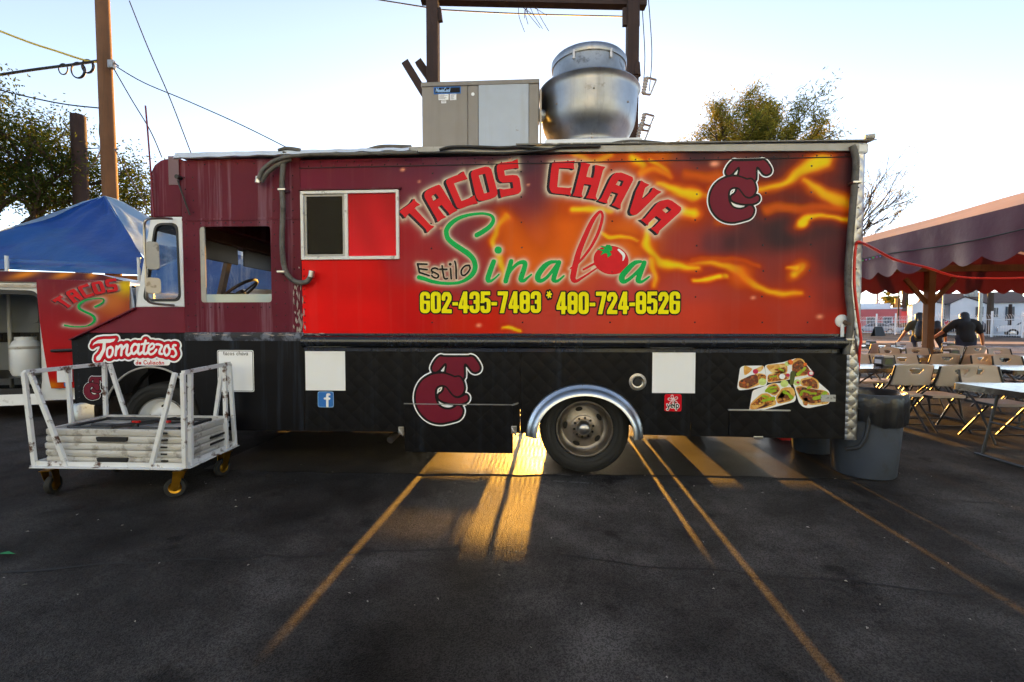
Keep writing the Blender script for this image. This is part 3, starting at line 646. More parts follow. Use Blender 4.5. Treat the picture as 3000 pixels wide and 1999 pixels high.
# ---- sheet metal of the body
def plate(outer, holes, y0, y1, mb=None):
    mb = mb or MB(); loops = [outer] + list(holes); k = len(mb.v); vs = [p for l in loops for p in l]; n = len(vs)
    tri = tessellate_polygon([[Vector((p[0], p[1], 0)) for p in l] for l in loops])
    mb.v += [(p[0], y0, p[1]) for p in vs] + [(p[0], y1, p[1]) for p in vs]
    for t in tri: mb.f.append(tuple(k + i for i in t)); mb.f.append(tuple(k + n + i for i in reversed(t)))
    o = 0
    for l in loops:
        m_ = len(l)
        for i in range(m_): mb.f.append((k + o + i, k + o + (i + 1) % m_, k + n + o + (i + 1) % m_, k + n + o + i))
        o += m_
    return mb
def rect(x0, z0, x1, z1): return [(x0, z0), (x1, z0), (x1, z1), (x0, z1)]
def rounded(poly, r, n=5):
    out = []; N = len(poly)
    for i in range(N):
        p = Vector(poly[i]); a = Vector(poly[i - 1]) - p; b = Vector(poly[(i + 1) % N]) - p
        ra = min(r, a.length * .45, b.length * .45); a.normalize(); b.normalize()
        p0 = p + a * ra; p1 = p + b * ra
        for k in range(n + 1):
            t = k / n; q = p0 * (1 - t) ** 2 + p * 2 * t * (1 - t) + p1 * t * t; out.append((q.x, q.y))
    return out
def arc(cx, cz, rx, rz, a0, a1, n): return [(cx + rx * math.cos(R(a0 + (a1 - a0) * i / n)), cz + rz * math.sin(R(a0 + (a1 - a0) * i / n))) for i in range(n + 1)]
def xz(px, py, Y=0.0): p = at(px, py, Y); return (p.x, p.z)

DW = (-3.115, 1.545, -2.44, 2.238)          # cab door window
plate(rect(XL, 1.262, XS - .004, 2.84), [rounded([(DW[0], DW[1]), (DW[2], DW[1]), (DW[2], DW[3]), (DW[0], DW[3])], .03, 3)], 0.0, 0.03).build('cab_side_panel', M['maroon'], truck)
cap_prof = [(XL - .002, 2.86), (-3.40, 2.865), (-3.47, 2.85), (-3.53, 2.81), (-3.565, 2.75), (-3.58, 2.66), (-3.585, 2.335), (XL - .002, 2.335)]
MB().prism(cap_prof, 0.002, TW - .002).build('cab_front_cap', M['maroon'], truck, 35, .015)
plate(rect(XL + .0, 2.292, XS - .01, 2.315), [], -0.006, -0.001).build('seam_strip', M['maroon'], truck)
WSL = [(-3.575, 2.33), (XL - .002, 2.33), (XL - .002, 1.506), (-3.745, 1.506)]
gin = rounded([(-3.535, 2.275), (-3.315, 2.275), (-3.305, 1.555), (-3.675, 1.555)], .07, 6)
gin2 = rounded([(-3.520, 2.255), (-3.332, 2.255), (-3.322, 1.578), (-3.652, 1.578)], .06, 6)
plate(WSL, [gin], -0.004, 0.028).build('quarter_window_frame', M['white_paint'], truck, None, .003)
plate(gin, [gin2], -0.010, 0.02).build('window_gasket', M['black_plastic'], truck)
plate(gin2, [], 0.006, 0.010).build('quarter_window_glass', M['glass'], truck)
mr = MB(); mr.prism([(-3.759, 1.503), (XL - .002, 1.503), (XL - .002, 1.262), (-4.29, 1.262)], 0.0, .03); mr.build('bonnet_side', M['maroon2'], truck, None, .004)
fa = arc(-3.62, .45, .47, .49, 165, 42.8, 16)
plate([(-4.29, 1.259), (-4.404, 1.205), (-4.389, .59), (-4.085, .572)] + fa[1:] + [(XL - .002, .769), (XL - .002, 1.259)], [], 0.0, .03).build('wing_panel', M['black_paint'], truck, None, .004)
mr = MB(); mr.bar((-3.745, -.004, 1.492), (-4.40, -.004, 1.197), .012, .05, (0, -1, 0)); mr.build('bonnet_flange', M['maroon2'], truck)
mr = MB(); mr.tube([(p[0], -.006, p[1]) for p in arc(-3.62, .45, .475, .495, 172, 30, 20)], .009, 6); mr.build('arch_lip', M['rail_grey'], truck, 40)
# bonnet top, nose face, windscreen
mr = MB(); mr.add([(-3.76, .03, 1.503), (-3.76, TW - .03, 1.503), (-4.40, TW - .03, 1.208), (-4.40, .03, 1.208), (-4.385, .03, .6), (-4.385, TW - .03, .6)], [(0, 1, 2, 3), (3, 2, 5, 4)]); mr.build('nose', M['black_paint'], truck)
bm_ = MB(); bp_ = cr([(-4.20, .0, .50), (-4.36, -.02, .50), (-4.47, .06, .50), (-4.52, .3, .50), (-4.53, 1.1, .50), (-4.52, 1.9, .50), (-4.45, TW - .1, .5)], 5)
k0 = 0
for i in range(len(bp_) - 1):
    a, b = Vector(bp_[i]), Vector(bp_[i + 1]); bm_.add([a + Vector((0, 0, -.1)), b + Vector((0, 0, -.1)), b + Vector((0, 0, .07)), a + Vector((0, 0, .07)), a + Vector((.02, .02, .1)), b + Vector((.02, .02, .1))], [(0, 1, 2, 3), (3, 2, 5, 4)])
bm_.build('front_bumper', M['chrome'], truck, 50)
# lower black skirt with wheel opening
ra = arc(.408, .355, .455, .40, 2, 178, 24)
fr = [(XL, .769)] + [p for p in arc(-3.62, .45, .47, .49, 42.8, -11, 8)[1:]]
low = [(XL, 1.25), (XR, 1.25), (XR, .355)] + ra + [(-3.155, .355)] + list(reversed(fr))
seams = [(-2.15, 'black_paint')]
def clip_x(poly, x0, x1):
    def half(P_, f, s):
        out = []
        for i in range(len(P_)):
            a, b = P_[i - 1], P_[i]; ia, ib = (a[0] - f) * s >= 0, (b[0] - f) * s >= 0
            if ia != ib: t = (f - a[0]) / (b[0] - a[0]); out.append((f, a[1] + t * (b[1] - a[1])))
            if ib: out.append(b)
        return out
    return half(half(poly, x0, 1), x1, -1)
SK = [(-3.275, -2.152, 'black_paint'), (-2.149, -.165, 'quilt_black'), (-.162, 1.33, 'quilt_black'), (1.333, XR, 'quilt_black')]
skirts = []
for x0, x1, m_ in SK: skirts.append(plate(clip_x(low, x0, x1), [], 0.0, .03).build('skirt_panel', M[m_], truck))
# belt rail: flat lip, half-round rail, lower lip
rl = MB()
prof = [(0.002, 1.262), (-.012, 1.262), (-.012, 1.244), (-.02, 1.240)] + [(-.02 - .05 * math.sin(R(t)), 1.186 + .054 * math.cos(R(t))) for t in range(0, 181, 15)] + [(-.02, 1.13), (-.008, 1.126), (-.008, 1.098), (0.002, 1.098)]
for x0, x1 in ((-2.14, -.87), (-.868, 1.18), (1.182, XR - .02)):
    rl = MB(); rl.prism([(p[0], p[1]) for p in prof], x0, x1, 'x'); rl.build('belt_rail', M['black_gloss'], truck, 40)
rl = MB(); rl.prism([(0.0, 1.27), (-.010, 1.262), (-.014, 1.225), (-.004, 1.19), (0.0, 1.19)], XL, -2.145, 'x'); rl.build('belt_trim', mat('scuffed trim', P(40, 42, 52), .5, dirt=((*P(120, 128, 146)[:3], 1), 7, .5, .8)), truck, 40)
rs = random.Random(6)
pl_ = MB()
for i in range(34):
    x_ = -2.19 + rs.gauss(0, .028); z_ = 1.27 + abs(rs.gauss(0, .16)) + (.0 if i % 5 else .3); a = rs.uniform(0, 6.28); w_, h_ = rs.uniform(.003, .010), rs.uniform(.012, .05)
    pl_.add([(x_ - w_, -.0025, z_), (x_ + w_ * rs.uniform(-.5, 1), -.0025, z_ - h_), (x_ + w_, -.0025, z_ + h_ * .2), (x_ - w_ * .2, -.0025, z_ + h_)], [(0, 1, 2, 3)])
for i in range(26):
    x_ = rs.uniform(-3.2, -1.9); w_, h_ = rs.uniform(.01, .06), rs.uniform(.002, .006); z_ = 1.262 - rs.uniform(0, .03); pl_.add([(x_ - w_, -.016, z_), (x_, -.016, z_ - h_), (x_ + w_, -.016, z_), (x_, -.016, z_ + h_)], [(0, 1, 2, 3)])
pl_.build('peeling_paint', mat('peeling paint', P(168, 156, 150), .7, var=(20, .3)), truck)['kind'] = 'stuff'
# far side, ends, floor, roof
plate(rect(XL - .2, .45, XE, 2.83), [rect(DW[0], DW[1], DW[2], DW[3]), rect(-2.0, 1.4, 1.6, 2.3)], TW - .03, TW).build('far_side_wall', M['maroon'], truck)
MB().box(-2.2, 1.8, TW - .045, TW - .032, 1.3, 2.4).build('far_hatch_cover', M['kitchen'], truck)
MB().box(XE - .03, XE, .06, TW - .03, .36, 2.82).build('rear_wall', M['alu'], truck)
MB().box(-4.3, XE - .04, .45, TW - .45, .52, .56).build('floor', M['dark'], truck)
MB().box(-2.19, -2.16, .03, TW - .06, .56, 2.82).build('bulkhead', M['inside'], truck)
MB().box(XL + .01, XE - .002, .0, TW - .003, 2.862, 2.885).build('roof', M['roof_white'], truck)
MB().box(-2.15, XE - .03, .9, .93, .56, 2.86).build('kitchen_partition', M['kitchen'], truck)
MB().box(-2.05, XE - .03, .05, .5, 1.35, 1.39).build('kitchen_counter', M['steel'], truck)
MB().box(-1.95, -1.72, .62, .64, 1.99, 2.03).build('shelf_edge', M['white_frame'], truck)
# roof edge
sh = MB(); n_ = 30
for i in range(n_ + 1):
    t = i / n_; xx = -3.285 + t * 2.15; wv = .006 * math.sin(i * 1.9) + .004 * math.sin(i * 4.3)
    sh.v += [(xx, .02, 2.90 + .01 * t), (xx, -.045, 2.893 + wv * .5), (xx, -.075, 2.838 + wv + .022 * t), (xx, -.055, 2.832 + wv + .022 * t)]
for i in range(n_):
    for j in range(3): k = i * 4 + j; sh.f.append((k, k + 4, k + 5, k + 1))
sh.build('roof_edge_sheet', M['roof_white'], truck, 30)
rr_ = MB(); rr_.add([(-1.15, -.03, 2.858), (XR + .02, -.03, 2.79), (XR + .02, -.03, 2.85), (-1.15, -.03, 2.905), (-1.15, .0, 2.858), (XR + .02, .0, 2.79), (XR + .02, .05, 2.855), (-1.15, .05, 2.91)], [(0, 1, 2, 3), (1, 0, 4, 5), (3, 2, 6, 7), (1, 5, 6, 2), (0, 3, 7, 4)]); rr_.build('roof_rail', M['rail_grey'], truck)
rr_ = MB(); rr_.add([(-.2, -.05, 2.905), (XE + .05, -.05, 2.872), (XE + .02, .4, 2.90), (-.2, .4, 2.92), (-.2, -.05, 2.892), (XE + .05, -.05, 2.862)], [(0, 1, 2, 3), (4, 5, 1, 0)]); rr_.build('roof_flashing', mat('flashing', P(112, 108, 102), .5, dirt=((*P(210, 205, 196)[:3], 1), 16, .58, .8)), truck)
MB().box(XS - .01, XR, -.006, .0, 2.745, 2.752).build('top_seam', M['shadow_vinyl'], truck)
# corner column of quilted stainless steel
cc = MB(); cc.prism([(XR - .012, -.002), (XR, -.014), (XE - .03, -.014), (XE - .008, -.004), (XE, .02), (XE, .10), (XE - .02, .10), (XE - .03, .02), (XR - .012, .006)], .352, 2.77, 'z'); cc.build('corner_column', M['quilt_steel'], truck, 30)
MB().box(XR + .01, XE + .012, -.02, .12, 2.772, 2.855).build('corner_cap', M['white_paint'], truck, None, .015)
MB().tube([(XR + .06, -.03, 2.895), (XE + .03, -.05, 2.895)], .022, 10).build('rail_end_tube', M['rail_grey'], truck, 40)
# ---- serving window
win = sub('serving_window', truck)
plate(rect(-2.146, 1.925, -1.245, 2.54), [rect(WX0, WZ0, WX1, WZ1)], -0.022, .02).build('window_frame', M['white_frame'], win, None, .004)
MB().box(-1.742, -1.712, -.016, .012, WZ0, WZ1).build('mullion', M['white_frame'], win, None, .003)
plate(rect(-2.112, WZ0 + .004, -1.745, WZ1 - .004), [rect(-2.095, WZ0 + .02, -1.762, WZ1 - .02)], -.008, .004).build('sash', M['rail_grey'], win)
MB().box(-2.095, -1.762, .0, .003, WZ0 + .02, WZ1 - .02).build('window_pane', mat('dark screened pane', P(20, 19, 18), .2, alpha=.4, spec=.2), win)
colour_sheet('printed_window_panel', np.arange(-1.71, WX1, .0125).tolist() + [WX1], np.linspace(WZ0, WZ1, 40), -.004, win, M['wrap'], None,
             lambda X, Z: np.array(P(204, 26, 34)[:3]) * (0.78 + .5 * np.clip((2.5 - Z) / .55, 0, 1))[..., None] * (1 + .1 * np.sin(X * 19 + Z * 7))[..., None])
MB().box(-2.16, -1.225, -.03, -.002, 2.545, 2.56).build('drip_strip', M['maroon'], win)
# ---- cab interior seen through the windows
MB().box(-2.9, -2.5, .3, .75, .58, 1.25).build('driver_seat', M['inside'], truck, None, .05)
MB().box(-3.72, -3.25, .06, TW - .08, 1.28, 1.46).build('dashboard', M['inside'], truck, None, .03)
MB().box(-3.60, -3.40, .04, TW - .04, 2.22, 2.36).build('windscreen_header', M['inside_brown'], truck, None, .01)
MB().box(-3.47, XL + 1.0, .04, TW - .04, 2.60, 2.62).build('headliner', M['inside'], truck)
for i, y_ in enumerate((.32, 1.24)): MB().box(-3.47, -3.455, y_ - .1, y_ + .72, 2.02, 2.22).build('sun_visor', M['black_plastic'], truck, None, .02)
MB().bar((-3.72, 1.02, 1.46), (-3.52, 1.02, 2.24), .07, .05).build('windscreen_divider', M['inside_brown'], truck)
MB().bar((-3.72, TW - .06, 1.46), (-3.52, TW - .06, 2.36), .07, .07).build('far_pillar', M['black_plastic'], truck)
ws = MB(); ws.add([(-3.73, .05, 1.47), (-3.73, TW - .05, 1.47), (-3.53, TW - .05, 2.3), (-3.53, .05, 2.3)], [(0, 1, 2, 3)]); ws.build('windscreen', mat('windscreen glass', (.9, .95, .95), .02, trans=1.0, alpha=.35), truck)
c_ = at(548, 672, .46); ang = Matrix.Translation(c_) @ Matrix.Rotation(R(-38), 4, 'Y') @ Matrix.Rotation(R(8), 4, 'X')
sw = sub('steering_wheel', truck)
MB().tube([ang @ Vector((.205 * math.cos(t), .205 * math.sin(t), 0)) for t in np.linspace(0, 2 * math.pi, 33)[:-1]], .015, 8, closed=True).build('wheel_ring', M['black_plastic'], sw, 40)
s3 = MB()
for t in (.6, 2.7, 4.7): s3.bar(ang @ Vector((0, 0, -.03)), ang @ Vector((.2 * math.cos(t), .2 * math.sin(t), 0)), .03, .015)
s3.build('wheel_spokes', M['black_plastic'], sw)
MB().tube([ang @ Vector((0, 0, 0)), ang @ Vector((-.02, 0, -.5))], [.05, .03], 10).build('steering_column', M['black_plastic'], sw)
b0 = at(598, 692, 1.35)
for i in range(3):
    MB().lathe([(.0, 0), (.15, 0), (.17, .10), (.185, .10), (.185, .125), (.165, .125), (.155, .02), (0, .02)], T(b0.x, 1.35, 1.462 + i * .085), 24).build('plastic_tub', M['white_paint'], truck, 40)
gs = MB(); gs.box(DW[0] + .02, DW[2], .008, .013, DW[1] - .02, DW[1] + .075); gs.build('door_glass', mat('door glass', (.5, .62, .66), .05, alpha=.6), truck)
plate(rect(DW[0], DW[1], DW[0] + .045, DW[3]), [], .004, .02).build('window_channel', M['rail_grey'], truck)
# ---- wheels
def wheel(x, y, z, rim_mat, hub=True, label=None, dual=True):
    w_ = sub('wheel', truck)
    if label: w_['label'] = label
    Mx = T(x, y, z) @ Matrix.Rotation(R(90), 4, 'X')         # local +Z points to -Y (outwards)
    ty = [(.262, -.09), (.285, -.105), (.33, -.115), (.372, -.108), (.392, -.092), (.400, -.06), (.402, 0), (.400, .06), (.392, .092), (.372, .108), (.33, .115), (.285, .105), (.262, .09), (.255, .07), (.255, -.07), (.262, -.09)]
    tb_ = MB(); tb_.lathe(ty, Mx, 56)
    if dual: tb_.lathe(ty, Mx @ T(0, 0, -.27), 40)
    t_ = tb_.build('tyre', M['rubber'], w_, 40)
    tr = MB()
    for r_, h in ((.392, .097), (.345, .118), (.30, .112)): tr.tube([Mx @ Vector((r_ * math.cos(a), r_ * math.sin(a), h)) for a in np.linspace(0, 2 * math.pi, 49)[:-1]], .0025, 5, closed=True)
    tr.build('sidewall_rib', M['rubber'], w_)
    rm = MB()
    if hub: pr = [(.256, .084), (.250, .092), (.242, .090), (.236, .076), (.232, .02), (.226, -.012), (.205, -.03), (.19, -.034), (.165, -.022), (.13, -.004), (.108, .004), (.0, .004)]
    else: pr = [(.256, .084), (.250, .092), (.242, .090), (.236, .076), (.230, .03), (.215, .012), (.19, .02), (.16, .055), (.13, .068), (.10, .07), (.0, .07)]
    rm.lathe(pr, Mx, 56); rm.build('rim', M[rim_mat], w_, 40)
    rl_ = MB(); rl_.tube([Mx @ Vector((.25 * math.cos(a), .25 * math.sin(a), .09)) for a in np.linspace(0, 2 * math.pi, 57)[:-1]], .006, 6, closed=True); rl_.build('rim_lip', M['chrome'], w_, 60)
    for k in range(5):
        a = R(18 + 72 * k + (14 if hub else 0)); hz = -.0145 if hub else .045
        h_ = MB(); h_.lathe([(0, .004), (1, .004), (1, -.01), (0, -.01)], Mx @ Matrix.Rotation(a, 4, 'Z') @ T(.168, 0, hz + .004) @ Matrix.Diagonal((.019, .033, 1, 1)), 16)
        h_.build('hand_hole', M['dark'], w_)
    if hub:
        hb = MB(); hb.lathe([(.112, .0), (.112, .02), (.104, .026), (.07, .026), (.066, .02)], Mx, 40); hb.build('hub_ring', M['steel_rim'], w_, 40)
        for k in range(10):
            a = R(36 * k + 10); MB().lathe([(0, .03), (.009, .03), (.0115, .026), (.0115, .02)], Mx @ T(.088 * math.cos(a), .088 * math.sin(a), 0), 10).build('lug_hole', M['dark'], w_)
        dm = MB(); dm.lathe([(.07, .022), (.066, .045), (.06, .075), (.045, .095), (.025, .106), (0, .109)], Mx, 32); dm.build('hub_cap', M['steel'], w_, 60)
    return w_
wheel(.412, .14, .402, 'steel_dark', True, 'rear wheel with deep steel rim and domed hub')
wheel(-3.60, .17, .385, 'white_paint', False, 'front wheel with white rim', False)
for x_, y_ in ((.412, TW - .14), (-3.60, TW - .17)): wheel(x_, y_, .40, 'steel_dark', False, None, False)
ax = MB(); ax.tube([(.412, .2, .40), (.412, TW - .2, .40)], .06, 10); ax.ball((.412, 1.1, .42), .17); ax.build('rear_axle', M['dark'], truck)
ax = MB()
for y_ in (.62, TW - .62): ax.box(-4.2, 2.6, y_ - .04, y_ + .04, .5, .62)
ax.build('chassis_rails', M['dark'], truck)
wh = MB(); ha = arc(.408, .37, .475, .47, 0, 180, 20); wh.v = [(p[0], y_, p[1]) for y_ in (.03, .5) for p in ha]; wh.f = [(i, i + 1, 22 + i, 21 + i) for i in range(20)] + [tuple(range(21, 42))]; wh.build('wheel_housing', M['dark'], truck)
wh = MB(); wh.tube([(p[0], .3, p[1]) for p in arc(-3.62, .45, .5, .5, 0, 180, 12)], .02, 6); wh.box(-4.1, -3.15, .5, .52, .5, 1.2); wh.build('front_wheel_housing', M['dark'], truck)
# aluminium fender over the rear wheel
fd = MB(); N_ = 44; pf = [(0.000, .0), (.004, -.012), (.012, -.022), (.03, -.03), (.045, -.05), (.062, -.075), (.08, -.088), (.096, -.09), (.098, -.08)]
for i in range(N_ + 1):
    a = R(-2 + 184 * i / N_)
    for d, y_ in pf: fd.v.append((.405 + (.518 - d) * math.cos(a), y_ - .001, .357 + (.462 - d) * math.sin(a)))
for i in range(N_):
    for j in range(len(pf) - 1): k = i * len(pf) + j; fd.f.append((k, k + 1, k + 1 + len(pf), k + len(pf)))
fo = fd.build('rear_fender', M['alu_fender'], truck, 50)
fs_ = MB()
for a in (12, 40, 66, 92, 118, 144, 166): fs_.ball((.405 + .507 * math.cos(R(a)), -.018, .357 + .451 * math.sin(R(a))), .006, 8, 5)
fs_.build('fender_screws', M['steel_dark'], fo)['kind'] = 'stuff'
# ---- storage box, small hatch, filler, exhaust, drain outlet
bx_ = MB(); bx_.box(-1.212, -.231, -.010, .06, .185, .623); box_ = bx_.build('storage_box', M['quilt_black'], truck, None, .004)
MB().box(-1.216, -.227, -.016, .0, .621, .629).build('box_lid_edge', M['alu'], box_)
for px, py in ((922, 990), (1181, 988)):
    p = at(px, py, -.02); lt = MB(); lt.box(p.x - .025, p.x + .025, -.03, -.011, p.z - .035, p.z + .035); lt.tube([(p.x - .02, -.035, p.z + .02), (p.x + .0, -.045, p.z - .01), (p.x + .02, -.035, p.z - .045)], .006, 6); lt.build('latch', M['steel'], box_, None, .004)
p = at(1184, 929, -.02); MB().bar((p.x - .03, -.02, p.z - .01), (p.x + .03, -.02, p.z + .012), .02, .012).build('latch', M['steel'], box_)
ht = plate(rect(1.654, .378, 2.154, .596), [], -.010, -.001).build('access_hatch', M['quilt_black'], truck, None, .003)
MB().box(1.645, 2.165, -.016, -.001, .596, .606).build('hatch_hinge', M['rail_grey'], ht)
MB().box(1.86, 1.94, -.024, -.011, .352, .376).build('hatch_latch', M['steel'], ht, None, .004)
p = at(1465, 878); fl = MB(); My = T(p.x, 0, p.z) @ Matrix.Rotation(R(90), 4, 'X')
fl.lathe([(.075, .0), (.075, .006), (.058, .008), (.056, .016), (.052, .016), (.05, .004), (.04, -.0), (.0, -.0)], My, 32); fo2 = fl.build('fuel_filler', M['steel'], truck, 40)
fl = MB(); fl.lathe([(.04, .002), (.034, .014), (.0, .016)], My, 24); fl.build('filler_cap', M['black_plastic'], fo2, 40)
p = at(905, 1004, .1); MB().tube(cr([(p.x - .02, .04, p.z - .02), (p.x, .1, p.z), (p.x + .06, .3, p.z + .05), (p.x + .3, .5, p.z + .06)], 4), .032, 12).build('exhaust_pipe', M['steel_dark'], truck, 40)
p = at(1934, 738); My = T(p.x, 0, p.z) @ Matrix.Rotation(R(90), 4, 'X'); dr = sub('drain_outlet', truck)
MB().lathe([(.055, .0), (.055, .008), (.03, .014), (.0, .016)], My, 24).build('flange', M['white_paint'], dr, 40)
MB().tube([(p.x + .01, -.015, p.z - .01), (p.x + .045, -.06, p.z - .03)], .02, 10).build('spout', M['inside_brown'], dr, 40)
MB().bar((p.x - .005, -.018, p.z - .02), (p.x - .005, -.022, p.z - .14), .03, .012, (0, 1, 0)).build('lever', M['white_paint'], dr, None, .006)
# registration scrap beside the food print
p = at(1902, 915); plate(rect(p.x - .06, p.z - .03, p.x + .06, p.z + .03), [], -.010, -.007).build('worn_decal', mat('worn silver decal', P(176, 178, 178), .4, dirt=((*P(70, 66, 62)[:3], 1), 30, .55, .8)), truck)
# ---- conduits and cables along the roof and sides
def tubes(name, pts, r, m_, y=-.04, seg=8, parent=truck, n=5):
    MB().tube(cr([tuple(at(a, b, y if len(c) == 0 else c[0])) for a, b, *c in pts], n), r, seg).build(name, M[m_], parent, 50)
tubes('conduit', [(656, 350), (650, 385), (648, 430), (650, 480), (648, 560), (655, 620), (678, 647), (704, 648), (716, 630)], .023, 'rubber_grey', -.05)
tubes('conduit', [(594, 412), (606, 388), (640, 366), (700, 357), (820, 354), (960, 351)], .018, 'rubber_grey', -.085)
tubes('conduit', [(600, 418), (616, 395), (645, 375), (668, 366)], .02, 'rubber_grey', -.06)
tubes('cable', [(845, 345), (880, 337), (945, 338)], .018, 'rubber_grey', .05)
tubes('cable', [(1010, 345), (1040, 338), (1100, 338), (1150, 340), (1200, 338), (1260, 344), (1290, 338), (1380, 336)], .014, 'wire', -.05)
tubes('cable', [(960, 352), (1060, 351), (1140, 353), (1200, 350), (1260, 345)], .012, 'wire', -.06)
tubes('cable', [(640, 346), (660, 341), (690, 345)], .016, 'rubber_grey', -.05)
tubes('cable', [(1380, 336), (1430, 325), (1480, 324), (1540, 330)], .01, 'rubber_grey', .3)
tubes('conduit', [(1958, 335), (1966, 360), (1966, 400), (1960, 470), (1953, 560), (1948, 650), (1955, 730), (1950, 780), (1944, 815)], .026, 'rubber_grey', -.045)
for i, (px, py) in enumerate(((650, 437), (648, 625), (1966, 420), (1950, 780))):
    p = at(px, py, -.05); MB().box(p.x - .035, p.x + .035, -.078, -.004, p.z - .01, p.z + .01).build('conduit_clamp', M['steel'], truck, None, .004)
for px, py in ((595, 412), (717, 628)):
    p = at(px, py, -.06); MB().tube([(p.x, -.06, p.z + .02), (p.x - .01, -.06, p.z - .035)], .027, 10).build('conduit_fitting', M['steel'], truck, 40)
# antenna, wiper, vent, mirrors
tubes('antenna', [(334, 243), (339, 300), (344, 365), (349, 430), (354, 500)], .007, 'maroon2', -.03, 6)
p = at(411, 408, -.02); wv = MB(); wv.tube([(p.x, .0, p.z), (p.x, -.05, p.z)], .02, 10); wv.build('marker_lamp_socket', M['black_plastic'], truck, 40)
tubes('wiper_arm', [(408, 415), (420, 450), (436, 494)], .007, 'black_plastic', -.03, 6)
p = at(400, 400, 0); plate(rect(p.x - .05, p.z - .1, p.x + .05, p.z + .16), [], -.006, -.001).build('patch_plate', mat('patch', P(112, 84, 92), .5), truck)
mi = sub('wing_mirror', truck)
tubes('mirror_bracket', [(395, 503, -.02), (360, 502, -.16), (336, 506, -.24), (331, 530, -.24), (334, 600, -.24), (337, 670, -.24), (345, 695, -.2), (400, 702, -.02)], .011, 'chrome', -.1, 8, mi)
for (cx, cy, ww, hh, nm, m_) in ((351, 588, .03, .12, 'mirror_head', 'rail_grey'), (353, 657, .034, .07, 'convex_mirror', 'chrome')):
    p = at(cx, cy, -.22); A = Matrix.Translation(p) @ Matrix.Rotation(R(38), 4, 'Z')
    hd = MB(); o2 = rounded([(-ww * 1.5, -hh), (ww * 1.5, -hh), (ww * 1.5, hh), (-ww * 1.5, hh)], .03)
    k = len(o2); hd.prism(o2, -.02, .03); hd.v = [tuple(A @ Vector(v)) for v in hd.v]; h0 = hd.build(nm, M[m_], mi, None, .01)
    gl_ = MB(); o2 = [(a * .86, b * .93) for a, b in o2]; gl_.prism(o2, .031, .033); gl_.v = [tuple(A @ Vector(v)) for v in gl_.v]; gl_.build('mirror_glass', M['steel'], h0)
# rivets and bolts: hundreds of tiny heads
rv = MB(); rng = random.Random(4)
def rivet(x, z, y=0.0, r=.0065): rv.lathe([(0, .004), (r * .6, .0032), (r, 0)], T(x, y, z) @ Matrix.Rotation(R(90), 4, 'X'), 7)
for i in range(41): rivet(XS + .08 + i * .116, 2.765, -.001)
for i in range(40): rivet(XS + .05 + i * .118, 1.112, -.009)
for i in range(40): rivet(XS + .1 + i * .118, 1.254, -.0125, .005)
for x_ in (-.95, -.15, .63, 1.35, 1.92, 2.3):
    for k in range(7): rivet(x_ + rng.uniform(-.01, .01), 1.36 + .22 * k, -.001, .008)
for k in range(14):
    for x_ in (-3.24, -3.165, -2.40, -2.31, -2.22): rivet(x_ + rng.uniform(-.004, .004), 1.32 + k * .105, -.001)
for k in range(9): rivet(-3.1 + k * .08, 2.27, -.001); rivet(-3.1 + k * .08, 1.5, -.001)
for k in range(12): rivet(-3.55, 2.36 + k * .035, .001, .005)
for k in range(10): rivet(XS + .02, 1.3 + k * .06, -.001); rivet(-4.34, .65 + k * .055, -.001)
for k in range(6): rivet(-3.80 - k * .105, 1.462 - k * .0475, -.012, .011)
for k in range(14): rivet(XE - .06, .45 + k * .17, -.0145); 
for k in range(20): rivet(-3.2 + k * .155, 2.80, -.001)
rv.build('rivets', M['black_gloss'], truck)['kind'] = 'stuff'
# marker lamp bits on the roof corner
# unseen blocks and aprons added below the far side to shape the sun streaks
def under(name, x0, x1, z0, m_='dark', y0=1.75, y1=2.15): MB().box(x0, x1, y0, y1, z0, .56).build(name, M[m_], truck, None, .02)
under('sun_blocker_left', -3.4, -1.02, .06); under('sun_blocker_mid', .62, 1.056, .06); under('sun_blocker_slot', 1.088, 1.232, .06); under('sun_blocker_right', 1.266, 1.52, .07); under('sun_blocker_rear', 1.76, 2.11, .06); under('sun_blocker_tail', 2.398, 2.72, .08)  # made-up sun blockers; the gaps between them let the streaks through
for x0, x1, z0 in ((-3.4, -1.02, .2), (-.97, -.36, .274), (-.36, .12, .285), (.12, 1.04, .2), (1.04, 1.13, .285), (1.266, 2.37, .19), (2.398, 2.7, .19)): MB().box(x0, x1, TW - .03, TW - .01, z0, .4).build('streak_apron', M['black_paint'], truck)  # added panels whose lower edges end the sun streaks
for x_ in (-.19,): MB().box(x_ - .022, x_ + .022, TW - .09, TW - .05, .02, .5).build('shadow_post', M['dark'], truck)  # added post for the thin shadow line
gm_ = MB()
MB().box(-.96, -.36, TW - .02, TW + .0, .185, .258).build('shadow_bar', M['dark'], truck)  # added bar that cuts a dark gap into the light patch
gr_ = MB()
for i in range(18): gr_.box(-.95 + i * .03, -.929 + i * .03, TW + .01, TW + .02, .23, .36)
gr_.build('dimming_louvre', M['dark'], truck)  # added slats that dim the light patch
for i in range(-14, 18):
    for s in (-1, 1): a0 = Vector((-.02 + i * .085 * .5 - s * .2, TW + .2, .0)); gm_.bar(a0, a0 + Vector((s * .4, 0, .62)), .009, .009) if -.5 < a0.x + s * .2 < .5 and i % 1 == 0 else None
gm_.build('shadow_mesh', M['dark'], truck)  # unseen fence-like mesh for the diamond shadow beside the wheel
